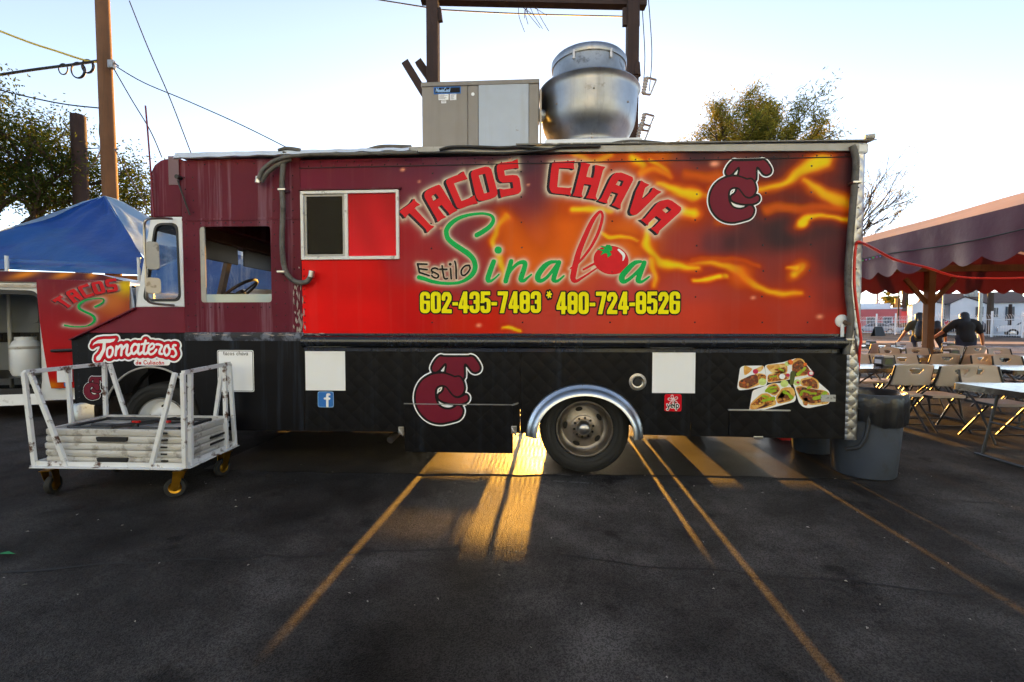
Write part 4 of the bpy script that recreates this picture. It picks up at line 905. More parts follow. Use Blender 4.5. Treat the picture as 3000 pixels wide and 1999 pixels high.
# ---- rooftop air conditioner
ac = sub('rooftop_air_conditioner', truck); AX0, AX1, AY, AZ0, AZ1 = -1.186, -.006, .6, 2.9, 3.785
MB().box(AX0 + .01, AX1 - .01, AY + .02, AY + .95, AZ0, AZ1 - .02).build('casing', M['taupe'], ac)
MB().box(AX0, -.722, AY, AY + .02, AZ0, AZ1 - .045).build('side_panel', M['taupe'], ac, None, .004)
MB().box(-.716, -.613, AY, AY + .02, AZ0, AZ1 - .045).build('side_panel', M['taupe'], ac, None, .004)
MB().box(-.609, -.106, AY - .003, AY + .02, AZ0, AZ1 - .04).build('replacement_panel', M['ac_pale'], ac, None, .003)
MB().box(-.102, AX1, AY, AY + .02, AZ0, AZ1 - .045).build('side_panel', M['taupe'], ac, None, .004)
MB().box(AX0 - .008, AX1 + .008, AY - .01, AY + .96, AZ1 - .043, AZ1).build('lid', M['taupe'], ac, None, .006)
MB().box(AX1 + .01, AX1 + .03, AY + .03, AY + .5, 3.0, 3.7).build('conduit_channel', M['steel_dark'], ac)
p0, p1 = at(1000, 198, AY), at(1057, 211, AY)
plate(rect(-1.058, 3.672, -.795, 3.728), [], AY - .004, AY - .0008).build('nameplate', M['black_vinyl'], ac)
plate(rect(-1.064, 3.666, -.789, 3.734), [rect(-1.056, 3.674, -.797, 3.726)], AY - .005, AY - .0006).build('nameplate_border', M['blue_vinyl'], ac)
def script_word(strokes, m_, parent, y, hw, cx, cz, h, name='lettering', n=5, lvl=0.0):
    L = [cr([(cx + a * h, cz + b * h, hw * h) for a, b in s], n) if len(s) > 2 else [(cx + a * h, cz + b * h, hw * h) for a, b in s] for s in strokes]
    return decal(name, lambda X, Z: d_many(X, Z, L), bbox(L, .02), lvl, M[m_] if isinstance(m_, str) else m_, parent, y, max(.0012, h * .04), h * .012)
FONT = {  # strokes on a unit-high grid, advance
 'a': ([[(.42,.5),(.2,.52),(.08,.3),(.12,.06),(.3,.04),(.42,.22)],[(.44,.52),(.42,.2),(.5,.02)]], .58), 'c': ([[(.45,.42),(.28,.52),(.1,.36),(.1,.16),(.25,.02),(.45,.1)]], .54), 'd': ([[(.42,.42),(.25,.5),(.08,.3),(.12,.06),(.3,.04),(.42,.2)],[(.44,.98),(.44,.02)]], .58),
 'e': ([[(.1,.28),(.45,.3),(.4,.48),(.24,.52),(.1,.36),(.1,.16),(.26,.02),(.44,.1)]], .54), 'h': ([[(.1,.98),(.1,.02)],[(.1,.36),(.26,.52),(.42,.42),(.42,.02)]], .56), 'i': ([[(.1,.5),(.1,.02)],[(.1,.74),(.1,.76)]], .24), 'l': ([[(.1,.98),(.1,.02)]], .24), 'n': ([[(.1,.52),(.1,.02)],[(.1,.36),(.26,.52),(.42,.42),(.42,.02)]], .56),
 'o': ([[(.27,.52),(.1,.4),(.1,.14),(.27,.02),(.44,.14),(.44,.4),(.27,.52)]], .58), 'p': ([[(.1,.52),(.1,-.3)],[(.1,.4),(.26,.52),(.44,.38),(.42,.12),(.26,.02),(.1,.14)]], .56), 's': ([[(.4,.44),(.22,.52),(.1,.4),(.24,.28),(.4,.18),(.3,.03),(.08,.08)]], .5), 't': ([[(.18,.8),(.18,.12),(.34,.03)],[(.02,.5),(.36,.5)]], .42), 'u': ([[(.1,.52),(.1,.14),(.25,.02),(.42,.14)],[(.44,.52),(.44,.02)]], .58), 'v': ([[(.04,.5),(.22,.02)],[(.22,.02),(.42,.5)]], .48), 'y': ([[(.06,.5),(.26,.06)],[(.46,.5),(.2,-.26),(.04,-.26)]], .52),
 'C': ([[(.6,.82),(.4,.98),(.14,.86),(.08,.5),(.14,.14),(.4,.02),(.6,.18)]], .7), 'E': ([[(.1,.98),(.1,.02)],[(.1,.97),(.55,.97)],[(.1,.52),(.5,.52)],[(.1,.03),(.55,.03)]], .62), 'F': ([[(.1,.98),(.1,.02)],[(.1,.97),(.55,.97)],[(.1,.52),(.48,.52)]], .6), 'W': ([[(.04,.98),(.22,.02)],[(.22,.02),(.42,.9)],[(.42,.9),(.62,.02)],[(.62,.02),(.8,.98)]], .88), 'I': ([[(.12,.98),(.12,.02)]], .28), 'N': ([[(.1,.02),(.1,.98)],[(.1,.98),(.6,.02)],[(.6,.02),(.6,.98)]], .74), 'A': ([[(.04,.02),(.34,.98)],[(.34,.98),(.64,.02)],[(.16,.34),(.52,.34)]], .7), 'M': ([[(.1,.02),(.1,.98)],[(.1,.98),(.42,.3)],[(.42,.3),(.74,.98)],[(.74,.98),(.74,.02)]], .88)}
def word(txt, x, z, h, y, m_, parent, hw=.07, name='lettering', place=None, slant=0.0, lvl=0.0, wd=1.0):
    L = []; cx = 0.0
    for ch in txt:
        if ch == ' ': cx += .4; continue
        if ch == 'á': ch = 'a'; L.append([(x + (cx + .2) * h * wd, z + .66 * h, hw * h), (x + (cx + .32) * h * wd, z + .82 * h, hw * h)])
        st, adv = FONT[ch]
        for s in st:
            p = [(x + (cx + a + slant * b) * h * wd, z + b * h, hw * h) for a, b in s]; L.append(cr(p, 4) if len(p) > 2 else p)
        cx += adv
    o = decal(name, lambda X, Z: d_many(X, Z, L), bbox(L, .3 * h), lvl, M[m_], parent, y, h * .045, h * .012, place); o['kind'] = 'stuff'
    return o, x + cx * h * wd
word('MovinCool', -1.045, 3.683, .042, AY - .006, 'blue_light', ac, .085, slant=.2, wd=.72)
for (x0, z0, x1, z1) in ((-1.016, 3.607, -.914, 3.664), (-.899, 3.603, -.834, 3.664), (-.988, 3.574, -.938, 3.600)):
    lb = plate(rect(x0, z0, x1, z1), [], AY - .003, AY - .0006).build('spec_label', M['white_vinyl'], ac)
    ln = MB(); zz = z1 - .008
    while zz > z0 + .006: ln.box(x0 + .006, x0 + (x1 - x0) * rng.uniform(.5, .92), AY - .0042, AY - .0032, zz - .0015, zz + .0015); zz -= .0075
    ln.build('label_print', M['grey_vinyl'], lb)['kind'] = 'stuff'
MB().lathe([(0, .004), (.017, .004), (.017, 0)], T(-.666, AY, 3.655) @ Matrix.Rotation(R(90), 4, 'X'), 20).build('service_plug', M['white_vinyl'], ac)
# ---- kitchen exhaust fan (spun aluminium bowl)
fan = sub('exhaust_fan', truck); FX, FY = .527, .98
MB().box(FX - .47, FX + .47, FY - .47, FY + .47, 2.9, 3.155).build('fan_curb', M['white_paint'], fan, None, .006)
bw = MB(); bw.lathe([(.30, 3.155), (.375, 3.158), (.352, 3.19), (.345, 3.225), (.36, 3.265), (.40, 3.305), (.445, 3.36), (.478, 3.43), (.494, 3.50), (.50, 3.57), (.505, 3.64), (.508, 3.72), (.515, 3.765), (.53, 3.78), (.54, 3.795), (.53, 3.812), (.51, 3.812), (.495, 3.80), (.40, 3.82)], T(FX, FY, 0), 64); bw.build('fan_bowl', M['alu'], fan, 50)
dm = MB(); dm.lathe([(.40, 3.80), (.385, 3.82), (.383, 4.06), (.380, 4.08)], T(FX, FY, 0), 56); dm.build('motor_drum', M['alu_cap'], fan, 40)
dm = MB(); dm.lathe([(.384, 4.055), (.394, 4.055), (.398, 4.075), (.396, 4.115), (.38, 4.135), (.3, 4.155), (.0, 4.17)], T(FX, FY, 0), 56); dm.build('drum_cap', M['alu'], fan, 40)
for a in (-118, -62): 
    p = Vector((FX + .392 * math.cos(R(a)), FY + .392 * math.sin(R(a)), 4.10)); MB().box(p.x - .012, p.x + .012, p.y - .01, p.y + .008, 3.99, 4.08).build('cap_clip', M['steel'], fan, None, .003)
MB().tube([(FX - .49, FY - .2, 3.50), (FX - .565, FY - .24, 3.50)], .062, 20).build('grease_spout', M['alu_cap'], fan, 40)
bs = MB()
for a, zz, r_ in ((-90, 3.62, .506), (-90, 3.25, .353), (-90, 3.21, .348), (-135, 3.55, .50), (-45, 3.55, .50), (-125, 3.2, .35), (-55, 3.2, .35)): bs.ball((FX + r_ * math.cos(R(a)), FY + r_ * math.sin(R(a)), zz), .011, 8, 6)
bs.build('fan_bolts', M['steel_dark'], fan)['kind'] = 'stuff'

# ---- stickers on the lower panels (the square codes themselves are left blank)
def stk(px0, py0, px1, py1, r, m_, name, parent, y=-.004, t=.0015):
    a, b = xz(px0, py1), xz(px1, py0); return plate(rounded(rect(a[0], a[1], b[0], b[1]), r), [], y - t, y).build(name, M[m_], parent), a, b
s1, a, b = stk(502, 805, 583, 900, .02, 'white_vinyl', 'scan_sticker', truck)
plate(rounded(rect(a[0] + .006, a[1] + .006, b[0] - .006, b[1] - .006), .016), [rounded(rect(a[0] + .010, a[1] + .010, b[0] - .010, b[1] - .010), .014)], -.0072, -.006).build('sticker_border', M['black_vinyl'], s1)
word('tacos chava', a[0] + .058, b[1] - .047, .042, -.0072, 'black_vinyl', s1, .05)
stk(703, 803, 793, 897, .003, 'white_vinyl', 'scan_sticker', truck); stk(1498, 806, 1598, 903, .003, 'white_vinyl', 'scan_sticker', truck)
fb, a, b = stk(731, 900, 767, 936, .022, 'blue_light', 'social_badge', truck)
plate(rounded(rect(a[0] + .005, a[1] + .005, b[0] - .005, b[1] - .005), .02), [], -.0068, -.0058).build('badge_face', M['blue_vinyl'], fb)
cx, cz = (a[0] + b[0]) / 2, a[1]; hb = b[1] - a[1]
fL = [cr([(cx + .036, cz + hb * .82, .011), (cx + .022, cz + hb * .82, .011), (cx + .016, cz + hb * .72, .0115), (cx + .016, cz + hb * .08, .0115)], 4), [(cx - .008, cz + hb * .56, .010), (cx + .036, cz + hb * .56, .010)]]
decal('badge_letter', lambda X, Z: d_many(X, Z, fL), (a[0], a[1], b[0], b[1]), 0.0, M['white_vinyl'], fb, -.008, .003)
yl, a, b = stk(1526, 906, 1566, 945, .022, 'red_vinyl', 'review_badge', truck)
plate(rounded(rect(a[0] + .005, a[1] + .005, b[0] - .005, b[1] - .005), .02), [], -.0068, -.0058).build('badge_face', M['crimson_vinyl'], yl)
cx, cz = (a[0] + b[0]) / 2, a[1] + (b[1] - a[1]) * .66
PET = [[(cx + .012 * math.sin(t), cz + .012 * math.cos(t), .004), (cx + .034 * math.sin(t), cz + .034 * math.cos(t), .010)] for t in (-.25, 1.0, 2.3, 3.7, 4.95)]
decal('badge_burst', lambda X, Z: d_many(X, Z, PET), (a[0], a[1], b[0], b[1]), .003, M['white_vinyl'], yl, -.008, .0025)
decal('badge_petals', lambda X, Z: d_many(X, Z, PET), (a[0], a[1], b[0], b[1]), -.0015, M['crimson_vinyl'], yl, -.0092, .0025)
word('yelp', a[0] + .020, a[1] + .032, .058, -.0085, 'white_vinyl', yl, .16); word('yelp', a[0] + .020, a[1] + .032, .058, -.0098, 'black_vinyl', yl, .075)
# ---- monograms on the black panels
monogram(truck, at(1024, 895).x, at(1024, 895).z, .60, -.0125)
monogram(truck, at(216, 892).x, at(216, 892).z, .215, -.004)
# ---- baseball club lettering on the bonnet side (the mascot is left out)
qt = zm(250, 880, 310 / 2315)
TT = zpoly(qt, [(165,1005),(200,930),(290,870),(420,850),(560,850),(680,840),(640,900),(560,930),(465,935),(460,1080),(400,1200),(340,1310),(290,1330),(250,1300),(260,1240),(330,1170),(380,1080),(400,940),(300,940),(220,960)])
def zs(pts, n=5, hw=30): return zstroke(qt, pts, n, hw)
TM = [zs([(575,1015),(505,1060),(490,1180),(520,1245),(585,1215),(620,1110),(600,1030),(560,1040)], 5, 26), zs([(700,1010),(680,1205)], 1), zs([(690,1090),(770,1000),(815,1005),(800,1200)]), zs([(810,1090),(900,985),(940,990),(915,1150),(950,1205),(1000,1165)]),
 zs([(1160,980),(1090,960),(1030,1040),(1030,1140),(1080,1170),(1150,1100)]), zs([(1190,965),(1165,1120),(1200,1180),(1255,1140)]), zs([(1335,885),(1290,1080),(1300,1165),(1350,1165),(1395,1110)]), zs([(1245,962),(1400,938)], 1, 24),
 zs([(1415,1085),(1500,1040),(1520,975),(1470,950),(1405,1020),(1395,1120),(1440,1185),(1520,1150),(1570,1080)], 5, 26), zs([(1570,965),(1620,965),(1690,1000),(1650,1080),(1635,1160),(1690,1175)], 5, 28), zs([(1830,985),(1770,1010),(1735,1110),(1770,1200),(1830,1180),(1860,1090),(1820,1000)], 5, 28), zs([(1840,1060),(1930,1070)], 1, 16), zs([(1990,985),(1945,985),(1935,1035),(1985,1110),(2000,1180),(1955,1235),(1900,1225)], 5, 27)]
def d_tm(X, Z): return np.minimum(d_poly(X, Z, TT), d_many(X, Z, TM))
tb_ = bbox([TT] + TM, .08); kq = qt.k
tmp = sub('club_sticker', truck)
sb = [zs([(1130,1365,70),(1800,1360,70)], 1)]
decal('sticker_base', lambda X, Z: np.minimum(d_tm(X, Z) - 112 * kq, d_many(X, Z, sb)), bbox([TT] + TM + sb, .06), 0.0, M['white_vinyl'], tmp, -.004, .005)
decal('sticker_outline', d_tm, tb_, 72 * kq, M['black_vinyl'], tmp, -.0055, .005)
decal('sticker_red', d_tm, tb_, 62 * kq, M['crimson_vinyl'], tmp, -.007, .005)
decal('sticker_letters', d_tm, tb_, 0.0, M['white_vinyl'], tmp, -.0085, .004)
p = qt(1110, 1400); word('de Culiacán', p[0], p[1], .036, -.0056, 'crimson_vinyl', tmp, .095, wd=1.42)
# ---- printed plates of tacos
fz = zm(2120, 1030, 340 / 2353)
def foodmat(name, cols, sc):
    m = mat(name, (0.5, .3, .1), .45); n = m.node_tree.nodes; l = m.node_tree.links
    tc = n.new('ShaderNodeTexCoord'); v = n.new('ShaderNodeTexVoronoi'); v.inputs['Scale'].default_value = sc; l.new(tc.outputs['Object'], v.inputs[0])
    r = n.new('ShaderNodeValToRGB'); l.new(v.outputs['Color'], r.inputs[0]); r.color_ramp.interpolation = 'LINEAR'
    while len(r.color_ramp.elements) < len(cols): r.color_ramp.elements.new(.5)
    for i, (e, c) in enumerate(zip(r.color_ramp.elements, cols)): e.position = i / (len(cols) - 1) * .8 + .1; e.color = P(*c)
    l.new(r.outputs[0], n['Principled BSDF'].inputs['Base Color']); return m
M['meat'] = foodmat('printed meat', [(50, 26, 18), (120, 54, 26), (92, 40, 22), (196, 96, 30), (70, 34, 22), (214, 150, 60)], 60)
M['rice'] = foodmat('printed filling', [(210, 110, 20), (120, 60, 20), (236, 160, 40), (170, 70, 20), (60, 34, 20), (240, 200, 90)], 80)
M['tortilla'] = foodmat('printed tortilla', [(226, 170, 70), (238, 196, 110), (214, 140, 40), (240, 206, 130)], 34)
M['salsa'] = mat('printed green sauce', P(150, 180, 20), .4, var=(30, .25)); M['lime'] = mat('printed lime', P(206, 224, 130), .4, var=(40, .15)); M['pickle'] = mat('printed pepper', P(74, 84, 30), .4, var=(20, .2))
M['radish'] = mat('printed radish', P(200, 30, 80), .4); M['carrot'] = mat('printed carrot', P(240, 110, 20), .4)
fp = sub('food_print', truck); lay = [0]
def fpoly(nm, pts, m_, lv, rnd=20):
    pp = [fz(a, b) for a, b in rounded(pts, rnd, 4)]; D = lambda X, Z: d_poly(X, Z, pp)
    decal(nm, D, bbox([pp], .02), 0.0, M[m_], fp, -.004 - .0009 * lv, .004, .0008)
for pts in ([(270,735),(330,330),(390,290),(820,285),(880,640),(860,690),(470,775),(310,788)], [(825,275),(1190,222),(1480,130),(1650,230),(1825,430),(1800,492),(1330,570),(880,645)], [(512,1200),(580,800),(650,765),(1000,640),(1330,640),(1470,930),(1440,1020),(620,1232),(540,1222)], [(1425,700),(1340,560),(1780,500),(1950,650),(2150,820),(2145,1060),(1720,1152),(1600,1125),(1520,1040)]): fpoly('paper_tray', pts, 'white_vinyl', 0, 60)
for pts in ([(400,270),(590,350),(520,430),(410,500)], [(600,370),(800,280),(810,330),(730,430)], [(835,275),(1240,240),(1290,300),(1290,440),(960,440)], [(300,590),(700,430),(860,470),(860,600),(690,690),(480,765),(300,730)], [(880,470),(1150,390),(1300,450),(1330,560),(880,640)], [(1380,190),(1480,130),(1600,150),(1760,400),(1700,480),(1380,530)], [(870,700),(1050,625),(1160,760),(1040,920),(880,820)], [(520,1180),(540,1050),(760,850),(900,840),(1060,1000),(1060,1080),(850,1150)], [(1040,950),(1180,730),(1400,720),(1460,860),(1380,1000),(1100,1070)], [(1540,560),(1780,505),(1930,600),(1930,780),(1560,690)], [(1440,720),(1570,690),(1800,780),(2000,770),(2150,840),(2130,1060),(1750,1090),(1560,980)]): fpoly('tortilla', pts, 'tortilla', 1, 70)
for pts, m_ in (([(310,600),(560,470),(690,470),(700,640),(480,750),(310,720)], 'meat'), ([(690,450),(850,480),(850,560),(700,600)], 'rice'), ([(890,500),(1120,420),(1270,470),(1280,560),(890,620)], 'rice'), ([(1000,370),(1250,310),(1280,420),(1130,410)], 'meat'), ([(1390,240),(1560,160),(1740,360),(1690,470),(1380,510)], 'meat'), ([(900,720),(1050,660),(1140,780),(1030,880),(900,810)], 'meat'), ([(540,1090),(760,900),(900,900),(1030,1010),(850,1080)], 'rice'), ([(620,1180),(850,1060),(1020,1050),(800,1140)], 'meat'), ([(1070,960),(1200,770),(1340,800),(1370,960),(1110,1050)], 'meat'), ([(1080,930),(1200,780),(1260,850),(1180,960)], 'rice'), ([(1570,590),(1800,540),(1900,640),(1900,760),(1600,680)], 'meat'), ([(1460,740),(1600,720),(2020,800),(2110,880),(2080,1020),(1760,1060),(1580,960)], 'meat'), ([(1580,960),(1700,920),(1700,1100),(1610,1090)], 'rice')): fpoly('taco_filling', pts, m_, 2, 50)
for c, r_, m_ in (((780,612),82,'lime'), ((1225,650),82,'lime'), ((1485,628),72,'lime'), ((1180,505),62,'white_vinyl'), ((1755,445),66,'radish'), ((1765,440),42,'white_vinyl'), ((1345,218),58,'carrot'), ((1645,260),36,'carrot'), ((1280,250),50,'lime'), ((1498,628),30,'radish'), ((1295,480),40,'radish'), ((640,405),56,'radish')):
    fpoly('garnish_slice', [(c[0] + r_ * math.cos(t), c[1] + r_ * .9 * math.sin(t)) for t in np.linspace(0, 6.283, 17)[:-1]], m_, 3 if r_ > 45 else 4, 4)
for s in ([(860,800,30),(930,740,26),(1060,720,16)], [(920,810,36),(1040,790,26)], [(790,900,26),(880,920,20)], [(790,1000,26),(900,970,30),(1000,950,40)], [(1220,820,36),(1300,860,22),(1370,930,40)], [(1560,870,30),(1600,800,20),(1730,830,22)], [(1830,950,36),(1950,920,34),(2050,840,40)], [(1700,740,24),(1760,720,18)], [(1740,850,18),(1860,850,20)], [(930,520,16),(1050,500,18)], [(1120,350,22),(1200,390,18)], [(1500,460,36),(1560,410,30)], [(1600,380,26),(1640,340,24)]):
    L = [cr([(*fz(a, b), c * fz.k) for a, b, c in s], 4)]; decal('green_sauce', lambda X, Z, L=L: d_many(X, Z, L), bbox(L, .02), 0.0, M['salsa'], fp, -.0078, .004, .0008)
L = [[(*fz(1395, 440), 48 * fz.k), (*fz(1370, 640), 40 * fz.k)]]; decal('pepper', lambda X, Z: d_many(X, Z, L), bbox(L, .02), 0.0, M['pickle'], fp, -.0086, .004, .0008)

# ================================================================== LEFT SIDE: white van, tents, shed, poles, tree
def wp(px, d, z=0.0): q = dp(px, 950, d); return Vector((q.x, q.y, z))
def hz(py, d): return CAM[2] + (744 - py) / 1046.0 * d
# ---- cargo van with an open sliding door
VO = Vector((-7.559, 1.927, 0)); VU = Vector((.9495, .3135, 0)); VN = Vector((.3135, -.9495, 0))     # VN faces the camera
def vp(px, py, off=0.0):
    d = ray(px * K, py * K); o = VO + VN * off; t = (o - Vector(CAM)).dot(VN) / d.dot(VN); q = Vector(CAM) + d * t
    return ((q - VO).dot(VU), q.z)
def vw(u, z, off=0.0): return VO + VU * u + VN * off + Vector((0, 0, z))
van = thing('cargo_van', 'white cargo van with red flame wrap and its side door slid open', 'van', tuple(vw(.8, 0, -.9)))
def vplate(outer, holes, o0, o1, name, m_, parent=van, **k):
    mb = plate(outer, holes, 0, 1); mb.v = [tuple(vw(v[0], v[2], o0 if v[1] == 0 else o1)) for v in mb.v]; return mb.build(name, M[m_] if isinstance(m_, str) else m_, parent, **k)
M['van_white'] = mat('van white paint', P(226, 228, 230), .3, var=(3, .05), dirt=((*P(150, 146, 140)[:3], 1), 5, .6, .5), coat=.4)
M['van_liner'] = mat('van inner panel', P(158, 164, 170), .5, var=(3, .05), bump=(3, .3, .03))
E = lambda px, py, off=0.0: vp(px, py, off)
ur, ul = E(292, 700)[0], -2.2
def door_col(X, Z):
    t = np.clip((Z - .6) / 1.4, 0, 1)
    C = np.array(P(196, 24, 26)[:3]) * (1 - t)[..., None] + np.array(P(120, 34, 48)[:3]) * t[..., None]
    u0, z0 = E(235, 700); u1, _ = E(300, 700)
    o = np.exp(-((X - u0 - .16) / .24) ** 2 - ((Z - z0 - .04) / .22) ** 2); C = C * (1 - .7 * o[..., None]) + np.array(P(232, 130, 50)[:3]) * .7 * o[..., None]
    ux, zx = E(296, 660); o = np.exp(-((X - ux) / .12) ** 2 - ((Z - zx) / .12) ** 2); C = C * (1 - o[..., None]) + np.array(P(240, 200, 20)[:3]) * o[..., None]
    ux, zx = E(112, 885); o = np.exp(-((X - ux) / .16) ** 2 - ((Z - zx) / .06) ** 2); C = C * (1 - .9 * o[..., None]) + np.array(P(240, 160, 20)[:3]) * .9 * o[..., None]
    D = np.minimum.reduce([van_letter(X, Z, i) for i in range(5)]); gl = np.exp(-np.clip(D, 0, 9) / .012) * .6
    gl = np.maximum(gl, np.exp(-np.clip(van_S(X, Z), 0, 9) / .016) * .7)
    return C * (1 - gl[..., None]) + np.array(P(240, 222, 210)[:3]) * gl[..., None]
def vmap(x, z):       # door coordinates -> the same artwork on the truck
    ta, tb2 = at(918, 490), at(1196, 441); da, db = E(126, 692, .07), E(276, 675, .07); sx = (tb2.x - ta.x) / (db[0] - da[0])
    return ta.x + (x - da[0]) * sx, ta.z + (z - da[1]) * sx * 1.12 - (x - da[0]) * .10, sx
def van_letter(X, Z, i):
    a, b, sx = vmap(X, Z); return d_letter(a, b, i) / sx
def van_S(X, Z):
    a, b, sx = vmap(X, Z); return d_many(a, b - .03, S_GREEN) / sx
DO = .07
dpoly = [E(84, 642, DO), E(296, 646, DO), E(305, 700, DO), E(300, 885, DO), E(118, 893, DO)]
u0, u1 = E(84, 642, DO)[0], E(302, 700, DO)[0]
# door skin as a printed sheet clipped to its leaning front edge
xs = np.linspace(0, 1, 70); zs = np.linspace(E(118, 893, DO)[1], E(84, 642, DO)[1], 80)
X01, ZZ = np.meshgrid(xs, zs); tt = (ZZ - zs[0]) / (zs[-1] - zs[0]); lft = E(118, 893, DO)[0] * (1 - tt) + E(84, 642, DO)[0] * tt
UU = lft + (E(303, 760, DO)[0] - lft) * X01; Cc = door_col(UU, ZZ)
me = bpy.data.meshes.new('sliding_door'); bulge = .05 * np.sin(np.clip((ZZ - zs[0]) / (zs[-1] - zs[0]), 0, 1) * math.pi) ** .6
me.from_pydata([tuple(vw(float(a), float(b), DO + float(c))) for a, b, c in zip(UU.ravel(), ZZ.ravel(), bulge.ravel())], [], [(j * 70 + i, j * 70 + i + 1, j * 70 + i + 71, j * 70 + i + 70) for j in range(79) for i in range(69)])
ca = me.color_attributes.new('Print', 'FLOAT_COLOR', 'POINT'); ca.data.foreach_set('color', np.concatenate([Cc.reshape(-1, 3), np.ones((Cc.size // 3, 1))], 1).ravel()); me.materials.append(M['wrap'])
door = bpy.data.objects.new('sliding_door', me); link(door, van); door['label'] = 'red printed sliding door pushed back along the van'
vplate(dpoly, [], DO - .05, DO - .004, 'door_shell', 'van_white')
def vdecal(nm, fn, bx, m_, off, lev=0.0, res=.006): decal(nm, fn, bx, lev, M[m_], door, 0, res, .0012, lambda a, b: vw(a, b, DO + .053 + off))
for i in range(5):
    lo, hi = E(100, 760, DO), E(303, 630, DO); bx = (lo[0], lo[1], hi[0], hi[1])
    vdecal('letter_shadow', lambda X, Z, i=i: np.minimum(van_letter(X - .012, Z - .006, i) * 0 + van_letter(X + .014, Z + .006, i), van_letter(X + .007, Z + .003, i)), bx, 'shadow_vinyl', .003)
    vdecal('letter', lambda X, Z, i=i: van_letter(X, Z, i), bx, 'red_vinyl', .006)
vdecal('script_letter', van_S, (E(125, 0, DO)[0], E(0, 830, DO)[1], E(300, 0, DO)[0], E(0, 660, DO)[1]), 'green_vinyl', .0045)
hw_ = MB(); a, b = E(126, 806, DO), E(172, 804, DO); hw_.tube([vw(a[0], a[1], DO + .07), vw(b[0], b[1], DO + .085), vw(b[0] + .1, b[1], DO + .07)], .022, 8); hw_.build('door_handle', M['black_plastic'], door, 40)
a, b = E(137, 878, DO), E(170, 848, DO); vplate(rect(a[0], a[1], b[0], b[1]), [], DO + .04, DO + .05, 'scan_sticker', 'white_vinyl', door)
a, b = E(151, 888, DO), E(163, 879, DO); vplate(rect(a[0], a[1], b[0], b[1]), [], DO + .03, DO + .036, 'social_badge', 'blue_vinyl', door)
# body: roof band, door frame, sill, inside
zr = E(0, 622)[1]
pr = [(ul, zr - .16), (ul, zr), (E(150, 624)[0], zr), (E(235, 634)[0], zr - .02), (E(285, 650)[0], zr - .10), (E(292, 668)[0], zr - .17)]
def band_col(X, Z):
    C = np.ones(X.shape + (3,)) * np.array(P(92, 40, 52)[:3])
    for px, w_ in ((60, .16), (150, .12), (215, .06), (262, .05)):
        u, z = E(px, 632); o = np.exp(-((X - u) / w_) ** 2 - ((Z - z - .3 * (X - u)) / .045) ** 2); C = C * (1 - o[..., None]) + np.array(P(236, 140, 40)[:3]) * o[..., None]
    return C
bnd = plate(pr, [], 0, 1); bnd.v = [tuple(vw(v[0], v[2], .03 if v[1] == 0 else -1.7)) for v in bnd.v]
ob = bnd.build('roof_band', M['van_white'], van, None, .04)
xs = np.linspace(ul, E(285, 650)[0], 120); zs = np.linspace(zr - .155, zr - .01, 16); XX, Z2 = np.meshgrid(xs, zs); Z2 = np.minimum(Z2, np.interp(XX, [p[0] for p in pr[1:]], [p[1] for p in pr[1:]]) - .004); C3 = band_col(XX, Z2)
me = bpy.data.meshes.new('roof_print'); me.from_pydata([tuple(vw(float(a), float(b), .034)) for a, b in zip(XX.ravel(), Z2.ravel())], [], [(j * 120 + i, j * 120 + i + 1, j * 120 + i + 121, j * 120 + i + 120) for j in range(15) for i in range(119)])
ca = me.color_attributes.new('Print', 'FLOAT_COLOR', 'POINT'); ca.data.foreach_set('color', np.concatenate([C3.reshape(-1, 3), np.ones((C3.size // 3, 1))], 1).ravel()); me.materials.append(M['wrap']); link(bpy.data.objects.new('roof_print', me), ob)
fo = [(ul, .22), (E(300, 900)[0], .25), (E(300, 660)[0], zr - .17), (ul, zr - .17)]
fh = rounded([(-1.3, E(20, 905)[1]), (E(96, 905)[0], E(96, 905)[1]), (E(88, 668)[0], E(88, 668)[1]), (-1.3, E(0, 662)[1])], .12, 6)
vplate(fo, [fh], -.03, 0.0, 'body_side', 'van_white')
vplate(fh, [[(a * .97 + .02, .12 + b * .9) for a, b in fh]], -.01, .012, 'door_seal', 'black_plastic')
a, b = E(0, 912), E(108, 900); MB().add([vw(ul, a[1] + .02, .02), vw(E(100, 915)[0], a[1] + .03, .02), vw(E(104, 935)[0], a[1] - .12, .06), vw(ul, a[1] - .14, .06)], [(0, 1, 2, 3)]).build('sill', M['van_white'], van)
MB().add([vw(ul, zr - .2, .035), vw(E(86, 648)[0], zr - .19, .035), vw(E(86, 652)[0], zr - .235, .035), vw(ul, zr - .245, .035)], [(0, 1, 2, 3)]).build('door_track', M['steel_dark'], van)
ins = MB(); z0, z1 = .55, zr - .2
ins.add([vw(ul, z0, -1.55), vw(ur, z0, -1.55), vw(ur, z1, -1.5), vw(ul, z1, -1.5), vw(ul, z0, -.04), vw(ur, z0, -.04), vw(ur, z1, -.04), vw(ul, z1, -.04)], [(0, 1, 2, 3), (3, 2, 6, 7), (1, 5, 6, 2), (0, 4, 7, 3)]); ins.build('inner_lining', M['van_liner'], van)
MB().add([vw(ul, z0 + .02, -1.54), vw(ur, z0 + .02, -1.54), vw(ur, z0 + .02, -.03), vw(ul, z0 + .02, -.03)], [(0, 1, 2, 3)]).build('load_floor', M['black_plastic'], van)
rl_ = MB(); za = hz(785, 8.0)
p = [vw(-1.0, 1.12, -1.48), vw(-.12, 1.12, -1.48)]; rl_.bar(p[0], p[1], .03, .16, (0, 0, 1)); rl_.build('cargo_rail', M['black_plastic'], van)
for i in range(7): q = vw(-.95 + i * .14, 1.12, -1.455); MB().box(q.x - .018, q.x + .018, q.y - .012, q.y + .012, 1.06, 1.18).build('rail_slot', M['steel_dark'], van)
